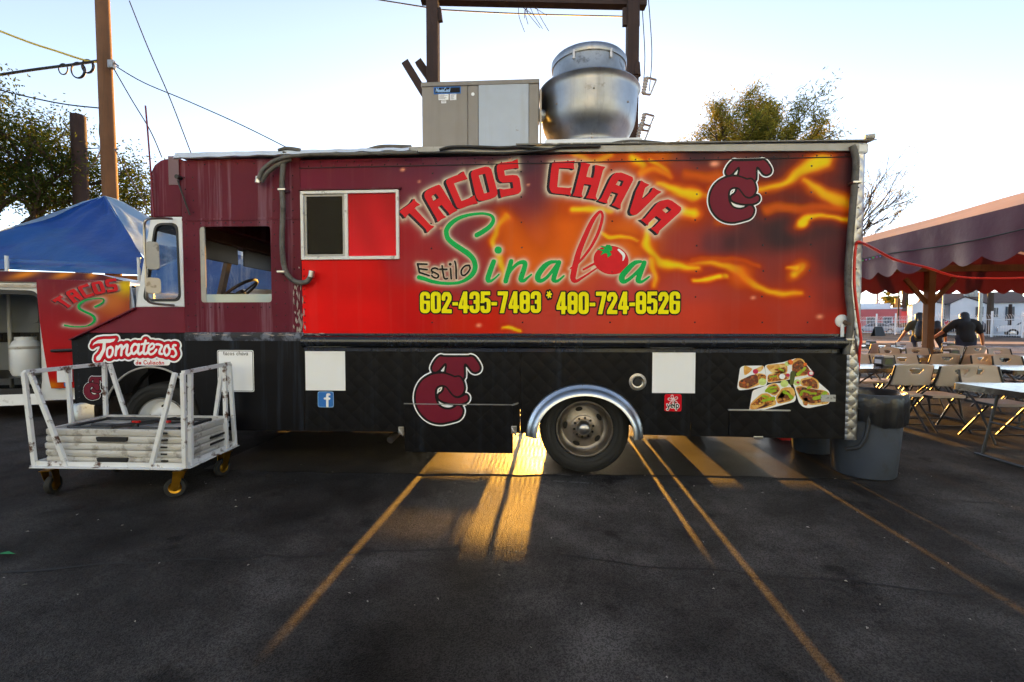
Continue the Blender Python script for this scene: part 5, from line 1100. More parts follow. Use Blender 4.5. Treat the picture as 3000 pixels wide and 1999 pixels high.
for (ua, ub, za, zb) in ((-1.1, -.45, 1.36, 1.86), (-.4, -.1, 1.36, 1.86)): vplate(rounded(rect(ua, za, ub, zb), .06), [rounded(rect(ua + .03, za + .03, ub - .03, zb - .03), .05)], -1.49, -1.47, 'panel_bead', 'van_liner')
jug = thing('water_barrel', 'white plastic barrel standing inside the open van', 'barrel', tuple(vw(-.02, .57, -.5)))
jb = vw(-.03, .57, -.5); MB().lathe([(0, 0), (.15, 0), (.17, .05), (.175, .42), (.15, .5), (.12, .53), (.12, .58), (0, .58)], T(jb.x, jb.y, jb.z), 28).build('drum', M['van_white'], jug, 40); MB().lathe([(.178, .40), (.182, .41), (.182, .43), (.178, .44)], T(jb.x, jb.y, jb.z), 28).build('hoop', M['rail_grey'], jug, 40)
for u, nm in ((-.95, 0), (1.95, 1)):
    q = vw(u, .33, -.1); ww_ = sub('wheel', van); Mx = Matrix.Translation(q) @ VN.to_track_quat('Z', 'Y').to_matrix().to_4x4()
    MB().lathe([(.2, -.1), (.3, -.1), (.33, -.06), (.33, .06), (.3, .1), (.2, .1)], Mx, 32).build('tyre', M['rubber'], ww_, 40); MB().lathe([(.2, .09), (.17, .05), (0, .06)], Mx, 24).build('rim', M['steel_rim'], ww_, 40)
und = MB(); und.add([vw(ul, .3, -.2), vw(1.9, .3, -.2), vw(1.9, .3, -1.7), vw(ul, .3, -1.7)], [(0, 1, 2, 3)]); und.build('underbody', M['dark'], van)
vplate([(ul, .25), (2.0, .25), (2.0, zr - .17), (ul, zr - .17)], [], -1.7, -1.68, 'far_body_side', 'van_white')
vplate([(1.62, .35), (1.66, .35), (1.66, zr - .17), (1.62, zr - .17)], [], -1.68, -.03, 'rear_end', 'van_white')

# ---- blue tent left of the truck
M['tarp_pole'] = mat('white tent pole', P(200, 200, 198), .4)
def cloth(name, pts, m_, parent, nu=16, nv=12, sag=.04, seed=1, fold=.02):
    "a sheet between four corners with folds and sag"
    a, b, c, d = [Vector(p) for p in pts]; nrm = (b - a).cross(d - a).normalized(); rs_ = random.Random(seed); ph = [rs_.uniform(0, 6) for _ in range(6)]; mb = MB()
    for j in range(nv + 1):
        for i in range(nu + 1):
            u, v = i / nu, j / nv; q = (a * (1 - u) + b * u) * (1 - v) + (d * (1 - u) + c * u) * v
            s = -sag * 16 * u * (1 - u) * v * (1 - v) + fold * (math.sin(u * 9 + ph[0] + v * 4) * .5 + math.sin(u * 21 + ph[1] - v * 9) * .3 + math.sin(v * 14 + ph[2] + u * 5) * .3) * min(1, 6 * v, 6 * (1 - v)) ** .5
            mb.v.append(tuple(q + nrm * s))
    for j in range(nv):
        for i in range(nu): k = j * (nu + 1) + i; mb.f.append((k, k + 1, k + nu + 2, k + nu + 1))
    return mb.build(name, M[m_] if isinstance(m_, str) else m_, parent, 60)
def translucent(name, base, amount, rough=.5, bump=None):
    m = mat(name, base, rough, var=(2.5, .08), bump=bump); n = m.node_tree.nodes; l = m.node_tree.links; b = n['Principled BSDF']; out = n['Material Output']
    tr = n.new('ShaderNodeBsdfTranslucent'); tr.inputs[0].default_value = base; ms = n.new('ShaderNodeMixShader'); ms.inputs[0].default_value = amount
    l.new(b.outputs[0], ms.inputs[1]); l.new(tr.outputs[0], ms.inputs[2]); l.new(ms.outputs[0], out.inputs[0]); return m
M['blue_tarp'] = translucent('blue tarp', P(16, 66, 144), .14, .38, (6, .35, .04))
M['pale_tarp'] = translucent('sunlit-tone blue tarp', P(150, 180, 214), .4, .45, (6, .3, .04))  # paler copy of the blue, with sunlight on the slopes put into the colour
tent = thing('canopy_tent', 'bright blue pitched tent roof behind the white van', 'tent', tuple(wp(180, 8.6)))
TP = dp(240, 450, 9.3); TL = dp(-150, 590, 7.4); TR = dp(338, 606, 7.6); TB = dp(470, 560, 11.5); TBL = dp(-60, 560, 12)
def tri_cloth(nm, A, B, C, m_, seed):
    A, B, C = Vector(A), Vector(B), Vector(C); return cloth(nm, (A, B, C + (B - A) * .004, C - (B - A) * .004), m_, tent, 18, 14, .08, seed, .06)
tri_cloth('front_slope', TL, TR, TP, 'blue_tarp', 3); tri_cloth('side_slope', TR, TB, TP, 'pale_tarp', 4); tri_cloth('left_slope', TBL, TL, TP, 'pale_tarp', 5); tri_cloth('rear_slope', TB, TBL, TP, 'pale_tarp', 6)
for A, B, m_, sd_ in ((TL, TR, 'blue_tarp', 1), (TR, TB, 'pale_tarp', 2)):
    dn = Vector((0, 0, -.16)); cloth('eave_flap', (A + dn, B + dn * 1.2, B, A), m_, tent, 24, 4, .0, sd_, .03)
for px, d in ((30, 7.5), (330, 7.7), (440, 11.0)): q = wp(px, d); MB().tube([(q.x, q.y, 0), (q.x, q.y, 2.45)], .028, 10).build('pole', M['tarp_pole'], tent, 40)
e0 = dp(-150, 598, 7.45); e1 = dp(338, 616, 7.65); MB().tube([e0, e1], .02, 8).build('eave_bar', M['tarp_pole'], tent, 40)
tent2 = thing('tarp_shelter', 'sunlit-tone blue tarp shelter seen through the truck cab window', 'tent', tuple(wp(560, 8)))  # its pale top colour holds the sunlight on the tarp
A, B = dp(345, 560, 7.0), dp(700, 606, 8.9); C, D = dp(760, 560, 11), dp(430, 505, 9.8)
cloth('tarp_slope', (A, B, C, D), 'pale_tarp', tent2, 24, 12, .05, 8, .05); dn = Vector((0, 0, -.75)); cloth('hanging_flap', (A + dn, B + dn, B, A), mat('weathered blue flap', P(60, 96, 146), .5, streak=((*P(190, 200, 210)[:3], 1), .7, 7)), tent2, 30, 8, .0, 9, .05)
for q in (A, B): MB().tube([(q.x, q.y + .1, 0), (q.x, q.y + .1, q.z)], .028, 8).build('pole', M['tarp_pole'], tent2, 40)
# ---- timber shed in the shade behind the tent
shed = thing('timber_shed', 'dark timber shed with pale corrugated roof edge under the blue tent', 'shed', tuple(wp(60, 10.5)))
SA, SB = wp(-420, 10.2), wp(965, 11.8); sdir = (SB - SA).normalized(); nb = 44; L_ = (SB - SA).length  # boards run on unseen behind the truck to block stray sun
for i in range(nb):
    a, b = SA + sdir * (L_ * i / nb + .01), SA + sdir * (L_ * (i + 1) / nb - .01); mb = MB(); off = .012 * (i % 3)
    mb.bar(a + Vector((0, off, 1.15)), b + Vector((0, off, 1.15)), .04, 2.3, (0, 0, 1)); mb.build('board', M['wood_dark'], shed)
for zz in (2.35,): MB().bar(SA + Vector((0, -.6, zz)), SB + Vector((0, -.6, zz)), .1, .16).build('beam', M['wood'], shed)
for k in range(5): q = SA + sdir * (L_ * (k + .5) / 5) + Vector((0, -.62, 0)); MB().box(q.x - .05, q.x + .05, q.y - .05, q.y + .05, 0, 2.3).build('post', M['wood'], shed)
cg = MB(); n_ = 80
for i in range(n_ + 1):
    q = SA + sdir * (L_ * .55 * i / n_); h = .03 * math.sin(i * 1.6); cg.v += [(q.x, q.y - 1.2, 2.72 + h), (q.x, q.y + 1.2, 3.05 + h)]
for i in range(n_): cg.f.append((2 * i, 2 * i + 2, 2 * i + 3, 2 * i + 1))
cg.build('corrugated_roof', mat('corrugated sheet', P(170, 170, 170), .5, var=(3, .15)), shed, 60)
fq = SA + sdir * (L_ * .55); MB().bar(SA + Vector((0, -1.22, 2.66)), fq + Vector((0, -1.22, 2.66)), .03, .16).build('fascia', M['white_paint'], shed)
MB().box(SA.x - 6, SA.x + .3, SA.y - .3, SA.y - .1, 0, 2.6).build('side_wall', M['wood_dark'], shed)

# ---- utility poles and wires
M['pole_wood'] = mat('pole timber', P(112, 72, 40), .8, var=(2, .15), streak=((*P(80, 52, 28)[:3], 1), .75, 14), bump=(18, .3, .01))
pole = thing('utility_pole', 'tall brown timber utility pole rising out of frame at left', 'utility pole', tuple(wp(256, 12)))
b0, t0 = dp(258, 560, 12), dp(229, -140, 12); b0 = b0 + (b0 - t0).normalized() * 5.5
MB().tube([b0 + (t0 - b0) * t for t in np.linspace(0, 1, 9)], [.19 - .04 * t for t in np.linspace(0, 1, 9)], 20).build('shaft', M['pole_wood'], pole, 40)
p = dp(252, 146, 11.8); MB().box(p.x - .02, p.x + .12, p.y - .06, p.y + .06, p.z - .14, p.z + .08).build('clamp', M['steel_dark'], pole, None, .02)
for a in (0, 1): MB().tube([dp(263, 145 + a * 200, 11.8), dp(272, 152 + a * 190, 11.8)], .02, 6).build('wire_anchor', M['steel_dark'], pole)
pole2 = thing('utility_pole', 'short sawn-off dark timber pole between tree and tall pole', 'utility pole', tuple(wp(185, 14)))
b0, t0 = dp(188, 500, 14), dp(179, 266, 14); b0 = b0 + (b0 - t0).normalized() * 4; MB().tube([b0, t0], [.2, .19], 18).build('shaft', M['wood_dark'], pole2, 40)
def wire(pts, r, m_, label, d=12, n=6, name='overhead_wire'):
    P3 = [dp(a, b, c[0] if c else d) for a, b, *c in pts]
    o = MB().tube(cr([tuple(p) for p in P3], n), r, 5).build(name, M[m_]); tag(o, label, 'wire'); return o
wire([(-60, 48), (60, 95), (130, 118), (200, 140), (245, 143)], .028, 'wire_yellow', 'twisted yellow cable dropping to the tall pole')
wire([(-60, 182), (0, 172), (80, 160), (180, 147), (245, 137)], .036, 'wire', 'thick black cable strung to the tall pole')
wire([(-60, 192), (60, 222), (150, 240), (232, 249)], .018, 'wire', 'thin cable below the black one at the tall pole')
wire([(262, 150), (330, 190), (430, 232), (560, 290), (680, 350)], .014, 'wire', 'thin wire running from tall pole towards truck roof')
wire([(258, 152), (300, 225), (345, 300), (372, 362)], .014, 'wire', 'stay wire falling steeply from the tall pole clamp')
wire([(297, 2), (340, 110), (390, 225), (440, 355)], .014, 'wire', 'straight guy wire crossing the sky left of truck')
wire([(264, 343), (290, 395), (335, 470)], .013, 'wire', 'short guy wire from lower pole anchor to tent', 11.8)
wire([(232, 250), (228, 300), (232, 340), (215, 375), (195, 395)], .016, 'wire', 'loose cable looping down between the two poles')
wire([(196, 342), (240, 340)], .014, 'wire', 'short level wire joining the two timber poles')
for i, (px, py, r_, lb) in enumerate(((145, 159, .14, 'single coil of spare cable on the black wire'), (178, 161, .2, 'large coil of spare cable beside the tall pole'), (200, 152, .17, 'small cable coil touching the tall pole'))):
    c = dp(px, py, 12); mb = MB()
    for k in range(2 if i else 1):
        mb.tube([c + _Rt * ((r_ + .02 * k) * math.cos(t) * .85) + Vector((0, 0, (r_ - .01 * k) * math.sin(t) * (1 + .05 * k))) + _F * .03 * k for t in np.linspace(0, 2 * math.pi, 25)[:-1]], .016, 6, closed=True)
    tag(mb.build('cable_coil', M['wire']), lb, 'cable')
wire([(835, -6), (985, 18), (1010, 22), (1200, 32), (1435, 38)], .014, 'wire', 'sagging wire crossing between the timber frame posts', 10.1)
wire([(1008, 205), (1050, 218), (1150, 224), (1240, 220)], .012, 'wire', 'thin wire low between frame post and exhaust fan', 10.1)
wire([(1490, -5), (1498, 120), (1492, 210)], .010, 'wire', 'outer hanging wire right of the frame post', 10)
wire([(1476, 20), (1482, 130), (1478, 200)], .010, 'wire', 'inner hanging wire beside the right frame post', 10)
# ---- timber H-frame rising behind the truck
fr_ = thing('pole_structure', 'dark timber pole structure with crossbeam standing behind the food truck', 'pole frame', tuple(wp(1225, 10)))
def upright(px, hw, top, d, nm): a = dp(px, 500, d); MB().box(a.x - hw, a.x + hw, a.y - hw, a.y + hw, 0, hz(top, d) + .4).build(nm, M['wood_dark'], fr_, None, .02)
upright(998, .125, -30, 10, 'post'); upright(1449, .125, -30, 10, 'post')
MB().bar(dp(968, -6, 9.9), dp(1484, 6, 9.9), .2, .22).build('crossbeam', M['wood_dark'], fr_); MB().bar(dp(968, -12, 10.3), dp(1484, -2, 10.3), .2, .26).build('crossbeam', M['wood_dark'], fr_)
MB().bar(dp(932, 145, 9.8), dp(990, 240, 9.8), .16, .16).build('brace', M['wood_dark'], fr_); MB().bar(dp(962, 143, 10.1), dp(1012, 215, 10.1), .16, .16).build('brace', M['wood_dark'], fr_)
for a, b in (((1436, 20), (1436, 60)), ((1464, 25), (1464, 62)), ((1008, 20), (1012, 50))): MB().bar(dp(*a, 9.8), dp(*b, 9.8), .08, .1).build('splice_plate', M['wood_dark'], fr_)
for (px, py) in ((1500, 192), (1495, 275), (1487, 298)):
    iz = sub('fuse_cutout', fr_); a, b = dp(px - 14, py - 14, 9.7), dp(px - 22, py + 24, 9.7)
    mb = MB(); N = 13; mb.tube([a + (b - a) * (i / (N - 1)) for i in range(N)], [.055 if i % 2 else .03 for i in range(N)], 10); mb.build('insulator', M['rail_grey'], iz, 40)
    c, d_ = dp(px + 8, py - 8, 9.7), dp(px - 6, py + 26, 9.7); MB().tube([c, d_], .018, 8).build('fuse_tube', M['rail_grey'], iz); MB().tube([a, c], .022, 6).build('upper_clip', M['steel_dark'], iz); MB().tube([b, d_], .022, 6).build('lower_clip', M['steel_dark'], iz)
MB().tube([dp(1463, 175, 9.8), dp(1463, 145, 9.8)], [.09, .07], 10).build('post_insulator', M['wood_dark'], fr_, 40)
tw = MB(); rs = random.Random(5)
for i in range(9): a = dp(1205 + rs.uniform(-15, 30), 16, 9.8); b = a + Vector((rs.uniform(-.1, .4), 0, -rs.uniform(.15, .55))); tw.tube(cr([tuple(a), tuple((a + b) / 2 + Vector((-.05, 0, .05))), tuple(b)], 3), .006, 4)
tw.build('straw', M['wood_dark'], fr_)['kind'] = 'stuff'

# ---- trees
def leafmat(name, c1, c2, tr=.45):
    m = bpy.data.materials.new(name); m.use_nodes = True; n = m.node_tree.nodes; l = m.node_tree.links; n.remove(n['Principled BSDF'])
    tc = n.new('ShaderNodeTexCoord'); nz = n.new('ShaderNodeTexNoise'); nz.inputs['Scale'].default_value = 1.4; nz.inputs['Detail'].default_value = 4; l.new(tc.outputs['Object'], nz.inputs[0])
    r = n.new('ShaderNodeValToRGB'); r.color_ramp.elements[0].position = .38; r.color_ramp.elements[0].color = c1; r.color_ramp.elements[1].position = .64; r.color_ramp.elements[1].color = c2; l.new(nz.outputs[0], r.inputs[0])
    d = n.new('ShaderNodeBsdfDiffuse'); t = n.new('ShaderNodeBsdfTranslucent'); mx_ = n.new('ShaderNodeMixShader'); mx_.inputs[0].default_value = tr
    l.new(r.outputs[0], d.inputs[0]); l.new(r.outputs[0], t.inputs[0]); l.new(d.outputs[0], mx_.inputs[1]); l.new(t.outputs[0], mx_.inputs[2]); l.new(mx_.outputs[0], n['Material Output'].inputs[0]); return m
M['leaf_dark'] = leafmat('dark leaves', (.035, .06, .018, 1), (.10, .12, .025, 1)); M['leaf_olive'] = leafmat('olive leaves', (.13, .15, .03, 1), (.36, .29, .045, 1), .55)
M['bark'] = mat('bark', P(70, 56, 44), .9, var=(3, .2), bump=(20, .4, .02))
def tree(name, label, base, h, spread, mleaf, seed, leaves, leaf_len, leaf_w, density=1.0, lean=(0, 0), trunk_r=.16, depth=5, first=.35, group=None):
    rs_ = random.Random(seed); t = thing(name, label, 'tree', tuple(base), group); tr = MB(); tips = []
    def grow(p, d, L, r, k):
        n_ = 4; pts = [p]; q = p.copy(); dd = d.copy()
        for i in range(n_): dd = (dd + Vector((rs_.gauss(0, .14), rs_.gauss(0, .14), rs_.gauss(.02, .08)))).normalized(); q = q + dd * (L / n_); pts.append(q.copy())
        tr.tube(pts, [r * (1 - .4 * i / n_) for i in range(n_ + 1)], 8 if k > 3 else 4 if k > 1 else 3, cap=False)
        if k <= 1: tips.extend(pts[1:])
        elif k == 2: tips.append(pts[-1])
        if k == 0: return
        for j in range(rs_.choice((2, 3, 3)) if k < depth else rs_.choice((3, 4))):
            ax = Vector((rs_.gauss(0, 1), rs_.gauss(0, 1), rs_.gauss(0, .5))).normalized(); nd = (dd + ax * rs_.uniform(.45, .95) * spread).normalized(); nd.z = max(nd.z, -.25)
            grow(pts[rs_.choice((2, 3, 4, 4))] if k < depth else pts[-1], nd.normalized(), L * rs_.uniform(.6, .82), r * .62, k - 1)
    grow(Vector(base), Vector((lean[0], lean[1], 1)).normalized(), h * first, trunk_r, depth)
    tr.build('trunk', M['bark'], t, 60); cw = MB()
    for i in range(leaves):
        c = rs_.choice(tips); p = c + Vector((rs_.gauss(0, 1), rs_.gauss(0, 1), rs_.gauss(0, 1))) * (h * .022 * density)
        a = Vector((rs_.gauss(0, 1), rs_.gauss(0, 1), rs_.gauss(-.2, .8))).normalized() * leaf_len * rs_.uniform(.6, 1.4); b = a.cross(Vector((rs_.gauss(0, 1), rs_.gauss(0, 1), rs_.gauss(0, 1)))).normalized() * leaf_w
        cw.v += [tuple(p - a * .5), tuple(p + b), tuple(p + a * .5), tuple(p - b)]; k = len(cw.v) - 4; cw.f.append((k, k + 1, k + 2, k + 3))
    me = bpy.data.meshes.new('crown'); me.from_pydata(cw.v, [], cw.f); me.materials.append(M[mleaf]); o = bpy.data.objects.new('crown', me); link(o, t); o['kind'] = 'stuff'
    return t
tree('shade_tree', 'dense dark green tree behind the blue tent at left edge', wp(70, 14), 12.0, .85, 'leaf_dark', 11, 48000, .105, .024, 1.3, (-.05, 0), .26, 6, .28)
tree('shade_tree', 'dark green tree mostly cut off by the left frame edge', wp(-120, 13), 10.4, .9, 'leaf_dark', 21, 32000, .105, .024, 1.3, (0, 0), .24, 6, .27)
tree('desert_tree', 'feathery yellow-green tree showing above the truck roof at right', wp(1835, 15), 10.9, .75, 'leaf_olive', 5, 46000, .15, .013, .55, (.0, 0), .2, 6, .28)
tree('bare_tree', 'small nearly bare twiggy tree beside the truck top corner', wp(1868, 15), 8.2, .38, 'leaf_olive', 8, 1600, .13, .010, .9, (-.03, 0), .1, 6, .29)

# ================================================================== RIGHT SIDE: dining area, street, houses
M['chair_plastic'] = mat('chair plastic', P(196, 186, 176), .45, var=(6, .05), bump=(120, .08, .001)); M['chair_frame'] = mat('chair frame', P(52, 54, 58), .4, .3)
M['table_cover'] = mat('black table cover', P(26, 24, 24), .18, spec=.6, var=(5, .2), bump=(7, .25, .01))
# ---- folding chair (prototype faces +Y)
def make_chair(name='folding_chair'):
    t = thing(name, '', 'chair', (0, 0, 0), 'beige folding chairs in the dining area')
    nx, nz = 16, 9; W_, z0, z1 = .235, .575, .855
    def pt(u, v): s = abs(u) ** 2; return (u * W_ * (1 - .05 * v), -.235 - .07 * v + .05 * (1 - s) * -1 + .0, z0 + (z1 - z0) * v - .02 * s * v)
    mb = MB()
    for j in range(nz + 1):
        for i in range(nx + 1): mb.v.append(pt(-1 + 2 * i / nx, j / nz))
    for j in range(nz):
        for i in range(nx):
            if j == 6 and 5 <= i <= 10: continue
            if j == 5 and 6 <= i <= 9: continue
            k = j * (nx + 1) + i; mb.f.append((k, k + 1, k + nx + 2, k + nx + 1))
    o = mb.build('backrest', M['chair_plastic'], t, 60); sd_ = o.modifiers.new('solid', 'SOLIDIFY'); sd_.thickness = .022; o.modifiers.new('sub', 'SUBSURF').levels = 1; o.modifiers['sub'].render_levels = 1
    st = MB(); st.prism(rounded([(-.215, -.20), (.215, -.20), (.225, .20), (-.225, .20)], .07), .425, .455, 'z'); st.build('seat', M['chair_plastic'], t, 40, .01)
    for s in (-1, 1):
        MB().tube(cr([(s * .222, -.285, .83), (s * .235, -.21, .60), (s * .235, -.02, .42), (s * .225, .22, 0)], 4), .013, 8).build('front_leg', M['chair_frame'], t, 40)
        MB().tube([(s * .20, .10, .43), (s * .205, -.26, 0)], .013, 8).build('rear_leg', M['chair_frame'], t, 40)
        MB().bar((s * .218, -.18, .435), (s * .218, .18, .435), .02, .025).build('seat_rail', M['chair_frame'], t)
    MB().tube([(-.205, -.2, .075), (.205, -.2, .075)], .009, 6).build('rear_stretcher', M['chair_frame'], t); MB().tube([(-.225, .16, .10), (.225, .16, .10)], .009, 6).build('front_stretcher', M['chair_frame'], t)
    return t
def make_table():
    t = thing('folding_table', '', 'table', (0, 0, 0), 'covered folding tables in the dining area'); hx, hy = .92, .38
    MB().prism(rounded([(-hx, -hy), (hx, -hy), (hx, hy), (-hx, hy)], .05), .70, .735, 'z').build('table_top', M['table_plastic'], t)
    cv = MB(); out = rounded([(-hx - .006, -hy - .006), (hx + .006, -hy - .006), (hx + .006, hy + .006), (-hx - .006, hy + .006)], .05); n_ = len(out)
    rs_ = random.Random(2); cv.v = [(p[0], p[1], .739) for p in out] + [(p[0] * 1.004, p[1] * 1.008, .675 + rs_.uniform(-.012, .012)) for p in out]
    cv.f = [tuple(range(n_))] + [(i, (i + 1) % n_, n_ + (i + 1) % n_, n_ + i) for i in range(n_)]; cv.build('table_cover', M['table_cover'], t, 40)
    for sx in (-1, 1):
        for sy in (-1, 1): MB().tube([(sx * .62, sy * .22, .70), (sx * .72, sy * .26, .03)], .014, 8).build('leg', M['chair_frame'], t, 40)
        MB().tube([(sx * .72, -.33, .02), (sx * .72, .33, .02)], .016, 8).build('foot_bar', M['chair_frame'], t, 40)
        MB().tube([(sx * .675, -.24, .36), (sx * .675, .24, .36)], .011, 8).build('cross_bar', M['chair_frame'], t, 40)
        MB().tube([(sx * .675, 0, .36), (sx * .2, 0, .69)], .01, 6).build('leg_brace', M['chair_frame'], t, 40)
    return t
def make_disp():
    t = thing('napkin_dispenser', '', 'napkin dispenser', (0, 0, 0), 'napkin dispensers on the tables')
    MB().prism(rounded([(-.10, 0), (.10, 0), (.095, .12), (-.095, .12)], .03), -.075, .075).build('case', mat('dispenser dark plastic', P(66, 60, 50), .35), t, 40, .012)
    MB().prism(rounded([(-.092, .1205), (.092, .1205), (.075, .15), (-.075, .15)], .02), -.07, .07).build('cover', M['table_plastic'], t, 40, .01)
    MB().box(-.101, -.0985, -.05, .05, .03, .09).build('napkin_slot', M['white_vinyl'], t)
    MB().box(-.06, .06, -.0775, -.0755, .02, .10).build('side_label', M['pickle'], t)
    return t
chair0, table0, disp0 = make_chair(), make_table(), make_disp(); used = set()
def put(proto, loc, rz, label):
    if proto.name not in used: used.add(proto.name); o = proto; o.location = loc; o.rotation_euler.z = rz
    else: o = copy_tree(proto, None, loc, rz)
    o['label'] = label; return o
TB = {}
def tbl(key, px, d, label, left=False, rz=0.0):
    q = wp(px, d)
    if left: q = q + Vector((.95, 0, 0))
    TB[key] = q; put(table0, (q.x, q.y, 0), R(rz), label)
tbl('T1', 2052, 6.55, 'black covered table just behind the trash can'); tbl('T2', 2136, 8.5, 'black covered table in second row, left of wooden post base')
tbl('T3', 2128, 11.3, 'black covered table far back, below the woman with backpack'); tbl('T4', 1968, 12.7, 'black covered table far back, half hidden by the truck corner')
tbl('U1', 2264, 4.35, 'nearest black covered table cut by the right frame edge', True); tbl('U2', 2257, 6.35, 'black covered table in middle of the right frame edge', True); tbl('U3', 2292, 8.3, 'black covered table farthest back at right frame edge', True)
CH = [(2056, 5.95, 0, 'beige folding chair directly behind the trash can liner'), (2150, 5.85, 3, 'beige folding chair in front row right of trash can'), (2043, 7.25, 176, 'beige folding chair across the first table, facing camera, on left'), (2108, 7.2, 183, 'beige folding chair across the first table, facing camera, on right'), (1990, 7.25, 180, 'beige folding chair half hidden behind the truck corner'),
 (2136, 7.95, -2, 'beige folding chair in second row, left one with back to camera'), (2200, 7.9, 4, 'beige folding chair in second row, right one with back to camera'), (2066, 9.2, 184, 'beige folding chair across second table beside the wooden post'), (2128, 9.3, 178, 'beige folding chair across second table under the wooden post'),
 (2160, 10.7, 0, 'beige folding chair in third row below the wooden post'), (2208, 10.7, 5, 'beige folding chair in third row in front of woman in black'), (2092, 12.2, 180, 'beige folding chair farthest back in front of backpack woman'), (2142, 12.2, 182, 'beige folding chair farthest back right of backpack woman'), (2003, 12.0, -4, 'beige folding chair alone beside the truck corner'),
 (2297, 5.25, 178, 'nearest beige folding chair at the right frame edge'), (2300, 7.15, 182, 'beige folding chair across middle right table, left one'), (2352, 7.0, 180, 'beige folding chair across middle right table, cut by frame'), (2322, 9.1, 180, 'beige folding chair across the farthest right table')]
for px, d, rz, lb in CH: q = wp(px, d); put(chair0, (q.x, q.y, 0), R(rz), lb)
for key, dx, dy, lb in (('T1', -.06, .12, 'napkin dispenser on the first table behind trash can'), ('T2', .38, .05, 'napkin dispenser on second table behind two chairs'), ('T3', .55, .1, 'napkin dispenser in front of the woman in black'), ('T4', .3, -.05, 'napkin dispenser on far table near truck corner')):
    q = TB[key]; put(disp0, (q.x + dx, q.y + dy, .74), R(12), lb)
# ---- trash cans
def trash(name, label, c, s=1.0, bag=True):
    t = thing(name, label, 'trash can', (c.x, c.y, 0)); X = T(c.x, c.y, 0)
    MB().lathe([(0, .005), (.215 * s, .005), (.225 * s, .02), (.245 * s, .30 * s), (.262 * s, .60 * s), (.268 * s, .64 * s), (.282 * s, .645 * s), (.284 * s, .70 * s), (.272 * s, .705 * s), (.262 * s, .66 * s), (.22 * s, .05), (0, .05)], X, 40).build('can', mat('grey bin plastic', P(66, 73, 86), .55, spec=.3, var=(4, .12), dirt=((*P(56, 56, 56)[:3], 1), 5, .55, .5)), t, 40)
    if bag:
        bg_ = MB(); rs_ = random.Random(9); seg = 96; pr = [(.25, .60, .0), (.258, .715, .2), (.275, .742, .4), (.293, .738, .3), (.301, .70, .5), (.298, .63, .8), (.296, .56, 1), (.288, .50, 1.3)]
        for j in range(seg):
            a = 2 * math.pi * j / seg; w_ = .008 * math.sin(9 * a + 1) + .006 * math.sin(17 * a + 2) + .004 * math.sin(31 * a)
            for r_, z_, n_ in pr: bg_.v.append((c.x + (r_ + w_ * n_) * math.cos(a), c.y + (r_ + w_ * n_) * math.sin(a), z_ + w_ * n_ * .8 + .03 * math.sin(a * 2 + 1) * (z_ < .65) * (.7 - z_) * 6))
        m_ = len(pr)
        for j in range(seg):
            for i in range(m_ - 1): a = j * m_ + i; b = ((j + 1) % seg) * m_ + i; bg_.f.append((a, b, b + 1, a + 1))
        bg_.build('bin_liner', mat('black liner film', P(24, 25, 29), .28, spec=.6, bump=(11, .35, .02)), t, 60)
    return t
tc = gr(1985, 1108); trash('trash_can', 'grey round trash can with black liner at the truck rear corner', Vector((tc.x + .17, tc.y + .26, 0)), 1.06)
t2 = gr(1885, 1058); trash('trash_can', 'second grey trash can mostly hidden under the truck tail', Vector((t2.x + .12, t2.y + .35, 0)), .8, False)
q = gr(1845, 1022); rb = MB(); rb.prism(rounded([(-.16, 0), (.16, 0), (.19, .2), (-.19, .2)], .03), -.14, .14); rb.v = [(v[0] + q.x, v[1] + q.y + .3, v[2]) for v in rb.v]
tag(rb.build('red_crate', M['red_plastic'], None, None, .01), 'red plastic crate on the ground under the truck tail', 'crate')
# step bracket hanging at the truck's rear corner
MB().tube(cr([(2.74, .02, .62), (2.80, -.02, .60), (2.79, -.03, .42), (2.74, -.02, .30), (2.64, .0, .27)], 4), .016, 8).build('rear_grab_handle', M['dark_tube'], truck, 40)
# red cord from the truck corner to the canopy
cp = [tuple(at(1978, 775, -.04)), tuple(at(1968, 700, -.04)), tuple(at(1963, 640, -.045)), tuple(at(1967, 565, -.05)), tuple(at(1980, 558, -.03)), tuple(dp(2015, 575, 4.2)), tuple(dp(2060, 598, 4.3)), tuple(dp(2130, 615, 4.5)), tuple(dp(2200, 636, 4.6)), tuple(dp(2290, 640, 4.6)), tuple(dp(2380, 638, 4.6))]
lo = [tuple(at(1976, 800, -.03)), tuple(at(1972, 850, .02))]
tag(MB().tube(cr(lo[::-1] + cp, 6), .011, 7).build('extension_cord', M['red_cord'], None, 60), 'red extension cord strung from truck corner to the maroon canopy', 'cord')
# ---- maroon canopy over the tables
M['canopy'] = translucent('maroon canopy cloth', P(100, 46, 66), .22, .55, (3, .3, .05)); M['canopy_roof'] = translucent('sunlit peach canopy top', P(240, 190, 158), .3, .6, (2.5, .3, .05))  # peach roof colour has the glow of the low sun painted in
cano = thing('dining_canopy', 'maroon scalloped canopy on wooden posts over the dining tables', 'canopy', tuple(wp(2200, 7)))
EX = 4.85; RX = 8.0; Y0, Y1 = -3.0, 6.3; ZE, ZV, ZR = 2.55, 2.0, 3.43; X2 = 11.2
cloth('roof_slope', ((EX, Y0, ZE), (EX + .0, Y1, ZE), (RX, Y1, ZR), (RX, Y0, ZR)), 'canopy_roof', cano, 26, 10, .10, 3, .03); cloth('roof_slope', ((X2, Y1, ZE), (X2, Y0, ZE), (RX, Y0, ZR), (RX, Y1, ZR)), 'canopy_roof', cano, 26, 10, .08, 4, .03)
